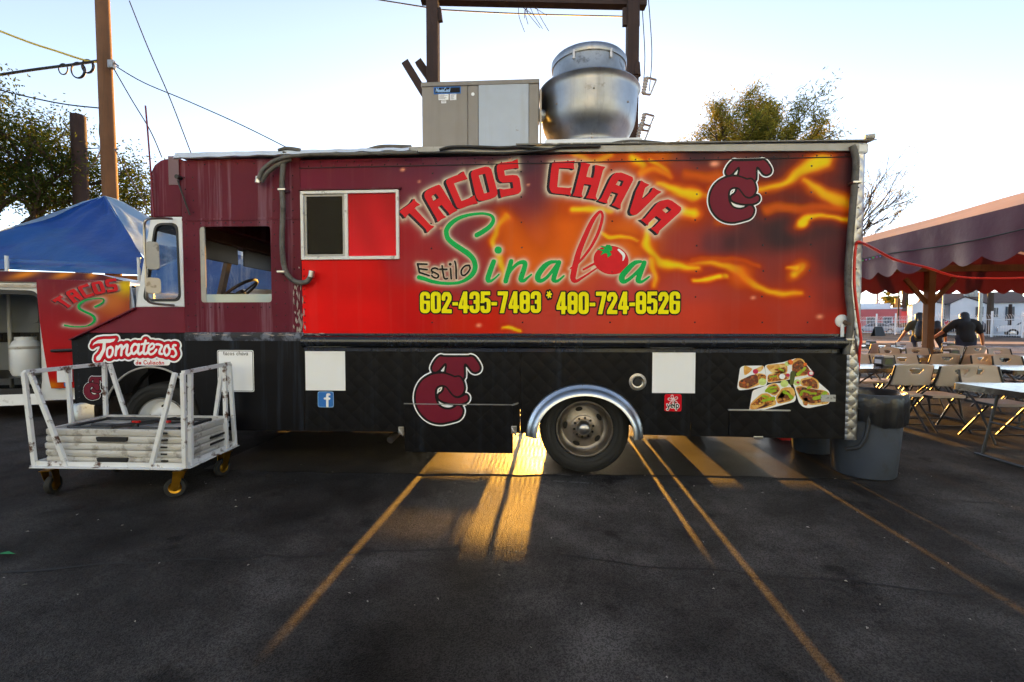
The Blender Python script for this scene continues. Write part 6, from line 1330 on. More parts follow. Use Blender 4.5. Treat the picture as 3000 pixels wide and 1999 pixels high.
def valance(A, B, zt, zb, nsc, name, m_='canopy', hang=0.0):
    A, B = Vector(A), Vector(B); N = nsc * 10; mb = MB(); d = B - A; nr = Vector((-d.y, d.x, 0)).normalized()
    for i in range(N + 1):
        t = i / N; q = A + d * t; sc = abs(math.sin(math.pi * nsc * t)) * .085; fo_ = .02 * math.sin(t * nsc * 2.3 + 1) + .012 * math.sin(t * nsc * 5.1)
        for j in range(5): v = j / 4; z = zt + (zb + (.085 - sc) * 1.0 - zt) * v; mb.v.append((q.x + nr.x * fo_ * v, q.y + nr.y * fo_ * v, z))
    for i in range(N):
        for j in range(4): k = i * 5 + j; mb.f.append((k, k + 1, k + 6, k + 5))
    return mb.build(name, M[m_], cano, 60)
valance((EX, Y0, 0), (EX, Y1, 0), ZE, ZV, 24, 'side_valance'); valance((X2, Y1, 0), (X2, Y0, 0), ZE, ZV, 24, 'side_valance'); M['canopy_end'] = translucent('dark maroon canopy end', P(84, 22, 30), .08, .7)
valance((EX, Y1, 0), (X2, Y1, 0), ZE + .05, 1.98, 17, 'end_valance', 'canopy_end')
gb = MB(); gb.add([(EX, Y1, ZE), (X2, Y1, ZE), (RX, Y1, ZR)], [(0, 1, 2)]); gb.build('end_gable', M['canopy_end'], cano)
for px, d in ((2122, 9.75), (2420, 9.6)):
    q = wp(px, d); q.y = Y1 - .12; q.x = 8.3 if px < 2200 else 10.9
    MB().box(q.x - .07, q.x + .07, q.y - .07, q.y + .07, 0, 2.62).build('post', M['wood'], cano, None, .008)
    for s in (-1, 1): MB().bar((q.x + s * .05, q.y, 1.78), (q.x + s * .5, q.y, 2.3), .06, .08).build('knee_brace', M['wood'], cano)
for x_, y_ in ((EX + .08, 6.1), (X2 - .1, -1.0), (X2 - .1, 3.0)): MB().box(x_ - .06, x_ + .06, y_ - .06, y_ + .06, 0, 2.5).build('post', M['wood'], cano)
for a, b in (((EX + .06, Y1 - .12, 2.52), (X2 - .06, Y1 - .12, 2.52)), ((EX + .07, Y0, 2.47), (EX + .07, Y1, 2.47)), ((X2 - .07, Y0, 2.47), (X2 - .07, Y1, 2.47)), ((RX, Y0, 3.34), (RX, Y1, 3.34))): MB().bar(a, b, .08, .14).build('beam', M['wood'], cano)
for k in range(8):
    y_ = Y0 + .5 + k * 1.2
    for a, b in (((EX + .07, y_, 2.52), (RX, y_, 3.36)), ((X2 - .07, y_, 2.52), (RX, y_, 3.36))): MB().bar(a, b, .05, .09).build('rafter', M['wood'], cano)
MB().tube(cr([(EX - .03, 4.2, 2.22), (EX - .04, 3.4, 2.30), (EX - .05, 2.6, 2.31), (EX - .05, 1.6, 2.27), (EX - .06, .9, 2.28), (EX - .05, 0, 2.33)], 5), .008, 6).build('light_string', M['wire'], cano)
lg = MB(); cl = [((.1, .8, .2), 0), ((.9, .2, .8), 1), ((.2, .4, .9), 2)]
for k, (c, i) in enumerate(cl):
    mb = MB()
    for j in range(7): mb.ball((EX - .05, 4.1 - j * .21 - k * .07, 2.235 + .01 * j), .012, 6, 4)
    mb.build('fairy_lights', mat('fairy light %d' % k, c + (1,), .3), cano)['kind'] = 'stuff'
# ---- unseen block wall added behind the truck to shade the lot
bwl = thing('shade_wall', 'unseen grey block wall added behind the food truck for its shade', 'wall', (3.7, 8, 0)); bmesh_ = None
for j in range(6):
    for i in range(5):
        x_ = 2.86 + i * .41 + (.2 if j % 2 else 0); mb = MB(); mb.box(x_ - .14, x_ + .255, 8.0, 8.2, j * .205, j * .205 + .195); mb.build('block', M['rail_grey'], bwl)
# ---- people
M['skin'] = mat('skin', P(176, 112, 78), .5); M['hair'] = mat('black hair', P(26, 20, 18), .35); M['tee_olive'] = mat('olive tee', P(74, 74, 54), .85, bump=(40, .2, .004)); M['tee_black'] = mat('black tee', P(24, 22, 22), .85, bump=(40, .2, .004)); M['jeans'] = mat('dark jeans', P(38, 42, 60), .85, bump=(60, .2, .003)); M['bag_black'] = mat('black nylon', P(24, 24, 27), .5, bump=(20, .3, .01)); M['bag_white'] = translucent('white plastic bag', P(236, 232, 236), .5, .35, (14, .6, .03)); M['shoe'] = mat('shoe', P(60, 58, 58), .7)
def blob(name, tubes_, m_, parent, vox=.014, M4=None, smooth=4):
    mb = MB()
    for pts, r_ in tubes_: mb.tube(cr([(*p, q) for p, q in zip(pts, r_)], 3) and [p[:3] for p in cr([(*p, q) for p, q in zip(pts, r_)], 3)], [p[3] for p in cr([(*p, q) for p, q in zip(pts, r_)], 3)], 12); mb.ball(pts[0], r_[0], 12, 8); mb.ball(pts[-1], r_[-1], 12, 8)
    if M4: mb.v = [tuple(M4 @ Vector(v)) for v in mb.v]
    o = mb.build(name, m_, parent, 180); rm = o.modifiers.new('remesh', 'REMESH'); rm.mode = 'VOXEL'; rm.voxel_size = vox; rm.use_smooth_shade = True
    sm = o.modifiers.new('smooth', 'SMOOTH'); sm.iterations = smooth; sm.factor = .5; return o
def hand(at_, dir_, side):
    "palm and five fingers, slightly curled, hanging along dir_"
    a = Vector(at_); d = Vector(dir_).normalized(); s = Vector(side).normalized(); n_ = d.cross(s); out = [([tuple(a), tuple(a + d * .05), tuple(a + d * .085)], [.026, .032, .03])]
    for i, (o_, L) in enumerate(((-.027, .068), (-.009, .078), (.009, .074), (.026, .06))): b = a + d * .085 + s * o_; out.append(([tuple(b), tuple(b + d * L * .5 + n_ * .008), tuple(b + d * L * .85 + n_ * .028)], [.0105, .0095, .008]))
    b = a + d * .02 - s * .028; out.append(([tuple(b), tuple(b + d * .035 - s * .022 + n_ * .01), tuple(b + d * .062 - s * .018 + n_ * .02)], [.012, .011, .009])); return out
def person(label, loc, rz, top, k=1.0, wide=1.0, lean=0.0, larm=None, rarm=None, hair_len=.25, pony=False):
    t = thing('person', label, 'person', tuple(loc)); M4 = Matrix.Translation(loc) @ Matrix.Rotation(rz, 4, 'Z') @ Matrix.Scale(k, 4); w_ = wide; L = lean
    sh = lambda s: (s * .185 * w_, -.02 + L * .42, 1.33 - L * .1); la = larm or [(-.26 * w_, .0, 1.08), (-.27 * w_, .10, .84)]; ra = rarm or [(.26 * w_, .0, 1.08), (.27 * w_, .08, .84)]
    hc = Vector((0, .02 + L * .62, 1.52 - L * .22))
    body = [([(0, 0, .92), (0, .01 + L * .15, 1.08), (0, L * .3, 1.25), (0, L * .4, 1.34)], [.15 * w_, .135 * w_, .15 * w_, .11 * w_]), ([(0, L * .42, 1.36), (0, .01 + L * .55, 1.44)], [.055, .05]), ([tuple(hc + Vector((0, 0, -.05))), tuple(hc + Vector((0, .01, .03)))], [.086, .102]), ([tuple(hc + Vector((0, .09, -.02))), tuple(hc + Vector((0, .108, -.035)))], [.016, .014])]
    for s in (-1, 1): body.append(([(s * .085, 0, .9), (s * .10 * w_, .03 * s, .5), (s * .095, -.04 + .12 * (s > 0), .09), (s * .095, .07 + .12 * (s > 0), .04)], [.10 * w_, .062 * w_, .043, .036])); body.append(([tuple(hc + Vector((s * .09, 0, 0))), tuple(hc + Vector((s * .094, -.01, .02)))], [.014, .014]))
    for s, arm in ((-1, la), (1, ra)):
        body.append(([sh(s), arm[0], arm[1]], [.062 * w_, .045 * w_, .03])); dv = (Vector(arm[1]) - Vector(arm[0])); body += hand(arm[1], dv, (0, 1, 0) if abs(dv.y) < abs(dv.z) else (1, 0, 0))
    blob('body', body, M['skin'], t, .0095, M4, 3)
    blob('shirt', [([(0, 0, .9), (0, .01 + L * .15, 1.08), (0, L * .3, 1.25), (0, L * .4, 1.35)], [.178 * w_, .16 * w_, .175 * w_, .12 * w_])] + [([(s * .08, L * .38, 1.33), sh(s), tuple(Vector(sh(s)).lerp(Vector(a[0]), .72))], [.11 * w_, .088 * w_, .075 * w_]) for s, a in ((-1, la), (1, ra))], M[top], t, .02, M4)
    blob('trousers', [([(0, 0, .90), (0, 0, .84)], [.15 * w_, .16 * w_])] + [([(s * .085, 0, .9), (s * .10 * w_, .03 * s, .5), (s * .095, -.04 + .12 * (s > 0), .10)], [.125 * w_, .085 * w_, .065]) for s in (-1, 1)], M['jeans'], t, .02, M4)
    for s in (-1, 1): blob('shoe', [([(s * .095, -.07 + .12 * (s > 0), .045), (s * .095, .12 + .12 * (s > 0), .035)], [.05, .04])], M['shoe'], t, .015, M4)
    hr = [([tuple(hc + Vector((0, -.02, .05))), tuple(hc + Vector((0, -.03, -.02)))], [.116, .11])]
    if pony: hr.append(([tuple(hc + Vector((0, -.10, .02))), tuple(hc + Vector((0, -.13, -.12))), tuple(hc + Vector((.01, -.13, -.30)))], [.05, .06, .03]))
    else: hr.append(([tuple(hc + Vector((0, -.06, .0))), tuple(hc + Vector((0, -.11, -.16))), tuple(hc + Vector((0, -.15, -hair_len)))], [.10, .12, .07]))
    blob('hair', hr, M['hair'], t, .018, M4); return t, M4
q = wp(2106, 13.6); w1, m1 = person('woman in olive tee with black backpack walking beyond the tables', q, R(-28), 'tee_olive', 1.01, 1.0, .05, [(-.30, .04, 1.10), (-.42, .10, .86)], None, .25, True)
bp_ = blob('backpack', [([(0, -.17, 1.32), (0, -.22, 1.2), (0, -.22, 1.02)], [.11, .145, .15])], M['bag_black'], None, .02, m1); tag(bp_, 'black backpack worn by the woman in olive tee', 'backpack')
q2 = wp(2213, 13.0); w2, m2 = person('woman in black tee leaning with arm stretched out beyond tables', q2, R(-20), 'tee_black', 1.03, 1.18, .20, [(-.44, .18, 1.06), (-.66, .34, .84)], [(.36, .10, 1.02), (.40, .10, .74)], .30)
q3 = wp(2146, 13.9); w3, m3 = person('child in dark top half hidden behind the wooden post', q3, R(-30), 'tee_black', .86, .9, .0)
def pbag(c, h, label):
    mb = MB(); mb.lathe([(0, 0), (h * .24, .01), (h * .33, h * .14), (h * .31, h * .34), (h * .2, h * .6), (h * .09, h * .82), (h * .05, h), (0, h)], T(c.x, c.y, c.z), 18); rs_ = random.Random(3); mb.v = [(a + rs_.uniform(-.008, .008), b + rs_.uniform(-.008, .008), z) for a, b, z in mb.v]
    tag(mb.build('plastic_bag', M['bag_white'], None, 60), label, 'plastic bag')
hq = m2 @ Vector((.42, .10, .70)); pbag(hq + Vector((0, 0, -.50)), .5, 'white plastic bag of takeaway held by the woman in black'); hq = dp(2136, 845, 13.5); pbag(Vector((hq.x + .05, hq.y, .52)), .46, 'white plastic bag hanging beside the wooden post')

# ---- hand cart loaded with folding tables
FLb, FRb, BRb, BLb = Vector((-3.914, -.76, .24)), Vector((-2.708, -.74, .24)), Vector((-2.751, -.10, .245)), Vector((-3.95, -.13, .24))
FLt, FRt, BRt, BLt = Vector((-3.948, -.78, .975)), Vector((-2.70, -.745, .975)), Vector((-2.786, -.10, .99)), Vector((-3.93, -.15, .985))
cart = thing('hand_cart', 'rusty white steel hand cart on casters in front of the truck', 'cart', (-3.3, -.43, 0))
def angle_bar(name, a, b, w_=.034, t_=.005, up=(0, 0, 1)):
    "L-section steel"
    a, b = Vector(a), Vector(b); d = (b - a).normalized(); u = Vector(up); x_ = d.cross(u).normalized() if abs(d.dot(u)) < .95 else Vector((1, 0, 0)); u = x_.cross(d).normalized(); mb = MB()
    mb.bar(a + x_ * (w_ / 2), b + x_ * (w_ / 2), w_, t_, u); mb.bar(a + u * (w_ / 2), b + u * (w_ / 2), t_, w_ - .006, u); return mb.build(name, M['rust_white'], cart)
for a, b in ((FLb, FRb), (FRb, BRb), (BRb, BLb), (BLb, FLb)): angle_bar('deck_rail', a, b, .042)
MB().add([p + Vector((0, 0, .004)) for p in (FLb, FRb, BRb, BLb)], [(0, 1, 2, 3)]).build('deck', M['rust_white'], cart)
def flat(name, a, b, w_=.032): MB().bar(a, b, w_, .026, (0, -1, 0)).build(name, M['rust_white'], cart, None, .003)
for a, b in ((FLb, FLt), (FRb, FRt), (BRb, BRt), (BLb, BLt)): flat('corner_post', a, b)
flat('top_rail', FLt, BLt); flat('top_rail', FRt, BRt)
xv = Vector((1, .015, 0))
flat('brace', FLt + xv * .05, FLb + xv * .26); flat('brace', FRt - xv * .06, FRb - xv * .27); flat('brace', BLt + xv * .05, BLb + xv * .27); flat('brace', BRt - xv * .06, BRb - xv * .22)
mid = lambda a, b, t: a + (b - a) * t
flat('end_upright', mid(FRt, BRt, .14), mid(FRb, BRb, .10)); flat('end_upright', mid(FRt, BRt, .88), mid(FRb, BRb, .80)); flat('end_upright', mid(FLt, BLt, .5), mid(FLb, BLb, .5))
for i, (q, a) in enumerate(((Vector((-2.80, -.68, 0)), 25), (Vector((-3.84, -.72, 0)), -75), (Vector((-2.80, -.17, 0)), 80), (Vector((-3.82, -.18, 0)), -60))):
    c = sub('caster', cart); Rz = Matrix.Translation(q) @ Matrix.Rotation(R(a), 4, 'Z'); Mx = Rz @ T(-.03, 0, .075) @ Matrix.Rotation(R(90), 4, 'X')
    MB().lathe([(.045, -.02), (.07, -.02), (.075, -.012), (.075, .012), (.07, .02), (.045, .02)], Mx, 28).build('caster_tyre', M['rubber'], c, 40)
    MB().lathe([(.046, -.018), (.03, -.012), (.012, -.024), (0, -.024), (0, .024), (.012, .024), (.03, .012), (.046, .018)], Mx, 20).build('caster_hub', M['caster_gold'], c, 40)
    f = MB()
    for s in (-1, 1): f.add([Rz @ Vector(v) for v in ((-.055, s * .03, .06), (-.01, s * .03, .06), (.035, s * .034, .20), (-.035, s * .034, .20))], [(0, 1, 2, 3)])
    f.add([Rz @ Vector(v) for v in ((-.04, -.04, .2), (.05, -.04, .2), (.05, .04, .2), (-.04, .04, .2))], [(0, 1, 2, 3)]); fo_ = f.build('caster_fork', M['caster_gold'], c); sdm = fo_.modifiers.new('solid', 'SOLIDIFY'); sdm.thickness = .005
    MB().tube([Rz @ Vector((0, 0, .2)), Rz @ Vector((0, 0, .24))], .022, 10).build('caster_stem', M['steel_dark'], c)
rs = random.Random(12); SX0, SX1, SY0, SY1 = -3.895, -2.745, -.705, -.135
lbs = ['bottom folding table in the stack on the hand cart', 'second folding table from the bottom of the cart stack', 'middle folding table of the stack on the hand cart', 'second folding table from the top of the cart stack', 'top folding table on the cart with its legs folded upward']
for i in range(5):
    z0 = .252 + i * .0545; dx, dy = rs.uniform(-.008, .008), rs.uniform(-.008, .008); t = thing('stacked_table', lbs[i], 'table', ((SX0 + SX1) / 2, -.42, z0), 'folding tables stacked on the cart')
    ol = [(SX0 + dx, SY0 + dy), (SX1 + dx, SY0 + dy + .01), (SX1 + dx - .02, SY1 + dy), (SX0 + dx - .03, SY1 + dy)]
    a, b = rounded(ol, .03, 4), rounded([(p[0] * .988 + (SX0 + SX1) / 2 * .012, p[1] * .98 - .42 * .02) for p in ol], .03, 4); n_ = len(a); mb = MB()
    zl = ((b, z0), (a, z0 + .012), (a, z0 + .040), (b, z0 + .050)) if i < 4 else ((b, z0), (a, z0 + .012), (a, z0 + .046), (b, z0 + .052))
    for lp, z in zl: mb.v += [(p[0], p[1], z) for p in lp]
    for k in range(3):
        for j in range(n_): mb.f.append((k * n_ + j, k * n_ + (j + 1) % n_, (k + 1) * n_ + (j + 1) % n_, (k + 1) * n_ + j))
    mb.f.append(tuple(range(n_)))
    if i < 4: mb.f.append(tuple(3 * n_ + j for j in reversed(range(n_))))
    else:
        inn = rounded([(p[0] * .94 + (SX0 + SX1) / 2 * .06, p[1] * .9 - .42 * .1) for p in ol], .02, 4); mb.v += [(p[0], p[1], z0 + .05) for p in inn] + [(p[0], p[1], z0 + .015) for p in inn]
        for k in (3, 4):
            for j in range(n_): mb.f.append((k * n_ + j, k * n_ + (j + 1) % n_, (k + 1) * n_ + (j + 1) % n_, (k + 1) * n_ + j))
        mb.f.append(tuple(5 * n_ + j for j in reversed(range(n_))))
    mb.build('slab', M['table_plastic'], t, 30)
    if i in (0, 3): MB().prism(rounded([(-3.45, z0 + .012), (-3.21, z0 + .012), (-3.20, z0 + .047), (-3.46, z0 + .047)], .012), SY0 - .004, SY0 + .02).build('handle_recess', M['black_plastic'], t)
    MB().box(-2.93, -2.88, SY0 - .002, SY0 + .02, z0 + .022, z0 + .034).build('latch_slot', M['black_plastic'], t)
    if i in (1, 2): MB().bar((SX1 + .003, -.42, z0 + .03), (SX1 - .01, -.22, z0 + .03), .006, .018).build('latch_slot', M['black_plastic'], t)
    if i == 4:
        zt = z0 + .04
        for y_, x0, x1 in ((-.60, -3.80, -3.42), (-.60, -3.25, -2.86), (-.50, -3.70, -3.30), (-.25, -3.82, -3.30), (-.25, -3.22, -2.86), (-.34, -3.5, -2.95)): MB().tube([(x0, y_, zt), (x1, y_, zt)], .014, 8).build('folded_leg', M['dark_tube'], t, 40)
        for a_, b_ in (((-3.52, -.60, zt + .004), (-3.20, -.22, zt + .004)), ((-3.42, -.60, zt + .006), (-3.10, -.22, zt + .006)), ((-3.82, -.58, zt), (-3.80, -.24, zt)), ((-2.86, -.58, zt), (-2.88, -.24, zt))): MB().bar(a_, b_, .035, .016).build('leg_brace', M['black_plastic'], t)
        for x_, y_ in ((-3.37, -.44), (-3.12, -.42)): MB().box(x_ - .03, x_ + .03, y_ - .012, y_ + .012, zt + .008, zt + .024).build('lock_tab', M['red_plastic'], t)
# ---- litter
gm = gr(6, 1279); lf = MB(); lf.add([(gm.x - .05, gm.y, .012), (gm.x + .02, gm.y - .012, .022), (gm.x + .07, gm.y + .01, .012), (gm.x + .0, gm.y + .03, .016)], [(0, 1, 2, 3)]); tag(lf.build('scrap', mat('green scrap', P(20, 130, 70), .6)), 'small green scrap on the asphalt at left frame edge', 'litter')
lt = MB(); rs = random.Random(31)
for i in range(170):
    x_, y_ = rs.uniform(-3.4, 4.6), rs.uniform(-3.3, .2); s = rs.uniform(.002, .0065); a = rs.uniform(0, 6); c_, s_2 = math.cos(a) * s, math.sin(a) * s
    lt.v += [(x_ - c_ * 2, y_ - s_2 * 2, .009), (x_ + s_2, y_ - c_, .012), (x_ + c_ * 2, y_ + s_2 * 2, .009), (x_ - s_2, y_ + c_, .015)]; k = len(lt.v) - 4; lt.f.append((k, k + 1, k + 2, k + 3))
o = lt.build('grit', mat('pale grit', P(150, 146, 140), .8, var=(9, .5))); o['kind'] = 'stuff'

# ================================================================== ACROSS THE STREET
def basis(px, d, turn=0.0):
    q = wp(px, d); return Matrix.Translation(q) @ Matrix.Rotation(YAW + turn, 4, 'Z')
def bt(mb, B): mb.v = [tuple(B @ Vector(v)) for v in mb.v]; return mb
M['stucco_white'] = mat('white stucco', P(222, 222, 226), .8, var=(1, .05)); M['shingle'] = mat('brown shingle', P(112, 92, 84), .9, var=(4, .15)); M['stucco_red'] = mat('red stucco', P(206, 104, 104), .8, var=(1, .06)); M['pane'] = mat('house window', P(60, 74, 90), .15); M['fence_white'] = mat('white fence steel', P(222, 222, 226), .5)
# white house
h = thing('house', 'white house with brown shingle roof and two front gables', 'house', tuple(wp(2200, 58))); B = basis(2086, 56, -.66) @ Matrix.Diagonal((.74, .74, 1, 1)); u = 56 / 1046.0
H = lambda mb, nm, m_, par=h: bt(mb, B).build(nm, M[m_] if isinstance(m_, str) else m_, par)
ZW = hz(700, 56); ZP = hz(682, 58)
H(MB().box(0, 12.6, 0, 9, 0, ZW), 'wall', 'stucco_white')
rf = MB(); rf.add([(1.0, -.5, ZW - .05), (13.2, -.5, ZW - .05), (12.6, 4.5, ZP + .25), (1.6, 4.5, ZP + .25), (13.2, 9.5, ZW), (1.0, 9.5, ZW)], [(0, 1, 2, 3), (3, 2, 4, 5), (1, 4, 2), (0, 3, 5)]); H(rf, 'roof', 'shingle')
for x0, x1, ax, zp in ((-.3, 4.1, 1.3, hz(688, 55)), (4.2, 8.6, 6.1, hz(685, 55))):
    g = MB(); g.prism([(x0 + .3, 0), (x1 - .3, 0), (x1 - .3, ZW - .1), (ax, zp - .12), (x0 + .3, ZW - .1)], -1.6, 0.5); H(g, 'gable_wall', 'stucco_white')
    g = MB(); g.add([(x0, -1.9, ZW - .15), (ax, -1.9, zp), (ax, 5, zp), (x0, 5, ZW - .15), (x1, -1.9, ZW - .15), (x1, 5, ZW - .15)], [(0, 1, 2, 3), (1, 4, 5, 2)]); H(g, 'gable_roof', 'shingle')
for x0, x1, z0, z1, y_ in ((3.4, 4.1, 1.9, 3.1, -.02), (7.2, 8.2, 2.0, 3.3, -1.64), (9.4, 10.0, 2.0, 3.2, -.02), (10.6, 11.7, 1.6, 3.3, -.02)):
    wn = H(MB().box(x0, x1, y_ - .04, y_, z0, z1), 'window', 'stucco_white'); H(MB().box(x0 + .08, (x0 + x1) / 2 - .03, y_ - .06, y_ - .041, z0 + .08, z1 - .08), 'window_pane', 'pane', wn); H(MB().box((x0 + x1) / 2 + .03, x1 - .08, y_ - .06, y_ - .041, z0 + .08, z1 - .08), 'window_pane', 'pane', wn)
ra_ = H(MB().box(6.5, 8.0, 2.2, 3.6, ZP - .3, ZP + .9), 'roof_cooler', 'rail_grey'); H(MB().box(7.0, 7.6, 2.0, 2.2, ZP - .2, ZP + .35), 'cooler_vent', 'steel_dark', ra_)
h2 = thing('house', 'tan house with brown roof at the right frame edge beyond fence', 'house', tuple(wp(2380, 66))); B = basis(2320, 64, -.7) @ Matrix.Diagonal((.74, .74, 1, 1))
H(MB().box(0, 12, 0, 8, 0, hz(704, 64)), 'wall', mat('tan stucco', P(190, 170, 150), .8), h2); rf = MB(); zz = hz(704, 64); rf.add([(-.6, -.6, zz), (12.6, -.6, zz), (11, 4, zz + 1.3), (1, 4, zz + 1.3), (12.6, 8.6, zz), (-.6, 8.6, zz)], [(0, 1, 2, 3), (3, 2, 4, 5), (0, 3, 5), (1, 4, 2)]); H(rf, 'roof', 'shingle', h2); H(MB().box(.8, 2.2, -.05, -.005, 1.6, 2.9), 'window', 'pane', h2)
# red shop
s_ = thing('shop', 'low red stucco shop with white parapet across the street', 'building', tuple(wp(2010, 78))); B = basis(1900, 76, -.6) @ Matrix.Diagonal((.80, .74, 1, 1)); zt = hz(713, 76)
H(MB().box(0, 11.4, 0, 10, 0, zt), 'wall', 'stucco_red', s_); H(MB().box(-.1, 11.5, -.12, 10.1, zt, zt + .22), 'parapet', 'stucco_white', s_); H(MB().box(2, 10.0, 3, 8, zt + .22, hz(701, 79)), 'upper_block', 'stucco_white', s_); H(MB().box(10.6, 11.4, 2, 3.4, zt + .22, hz(691, 78)), 'chimney', mat('orange brick', P(196, 128, 60), .8), s_)  # chimney brick is plain orange
for x0 in (6.0, 8.6):
    wn = H(MB().box(x0, x0 + 1.5, -.05, -.002, .9, 2.4), 'window', 'stucco_white', s_); H(MB().box(x0 + .12, x0 + 1.38, -.08, -.051, 1.0, 2.3), 'window_pane', 'pane', wn)
h3 = thing('house', 'low brown roofed house beyond the red shop', 'house', tuple(wp(2065, 82))); B = basis(2040, 80, -.64) @ Matrix.Diagonal((.76, .74, 1, 1)); zz = hz(716, 80); H(MB().box(0, 8, 0, 6, 0, zz), 'wall', 'stucco_red', h3); rf = MB(); rf.add([(-.4, -.4, zz), (8.4, -.4, zz), (7, 3, zz + 1.1), (1, 3, zz + 1.1), (8.4, 6.4, zz), (-.4, 6.4, zz)], [(0, 1, 2, 3), (3, 2, 4, 5), (0, 3, 5), (1, 4, 2)]); H(rf, 'roof', 'shingle', h3)
# white picket steel fence along the far sidewalk
FA, FB = wp(1968, 56), wp(2420, 38); fdir = (FB - FA).normalized(); FL_ = (FB - FA).length
fen = thing('steel_fence', 'long white steel picket fence with curved tops across the street', 'fence', tuple(FA)); pk = MB(); n_ = int(FL_ / .19)
for i in range(n_ + 1):
    q = FA + fdir * (i * FL_ / n_); nx_ = Vector((fdir.y, -fdir.x, 0)); pk.tube([q + Vector((0, 0, .15)), q + Vector((0, 0, 1.85)), q + nx_ * .1 + Vector((0, 0, 2.05)), q + nx_ * .26 + Vector((0, 0, 2.18))], .017, 4)
pk.build('pickets', M['fence_white'], fen)['kind'] = 'stuff'
for z_ in (.3, 1.72): MB().bar(FA + Vector((0, 0, z_)), FB + Vector((0, 0, z_)), .05, .06).build('rail', M['fence_white'], fen)
for i in range(9): q = FA + fdir * (FL_ * i / 8); MB().box(q.x - .06, q.x + .06, q.y - .06, q.y + .06, .1, 2.5).build('post', M['fence_white'], fen)
# finance banner tied to the fence
a, b = wp(2152, 46.2), wp(2206, 44.2); ba = thing('banner', 'dark vinyl banner reading we finance tied to the white fence', 'banner', tuple((a + b) / 2)); dn = (b - a).normalized(); za, zb = hz(733, 45), hz(749, 45)
cl_ = MB(); n_ = 16
for i in range(n_ + 1):
    t = i / n_; q = a + (b - a) * t; sg = .28 * (2 * t - 1) ** 2; cl_.v += [(q.x, q.y - .35, zb + .04 * math.sin(t * 9)), (q.x, q.y - .35, za - .28 + sg)]
for i in range(n_): cl_.f.append((2 * i, 2 * i + 2, 2 * i + 3, 2 * i + 1))
cl_.build('cloth', mat('banner vinyl', P(44, 40, 42), .5), ba)
L_ = (b - a).length
M['banner_red'] = mat('banner red', P(206, 40, 46), .5)
word('WE FINANCE', .1, zb + .06, .42, 0, 'white_vinyl', ba, .13, wd=.72, place=lambda u_, z_: (a.x + dn.x * u_, a.y + dn.y * u_ - .37, z_)); word('WE FINANCE', .1, zb + .06, .42, 0, 'banner_red', ba, .075, wd=.72, place=lambda u_, z_: (a.x + dn.x * u_, a.y + dn.y * u_ - .39, z_))
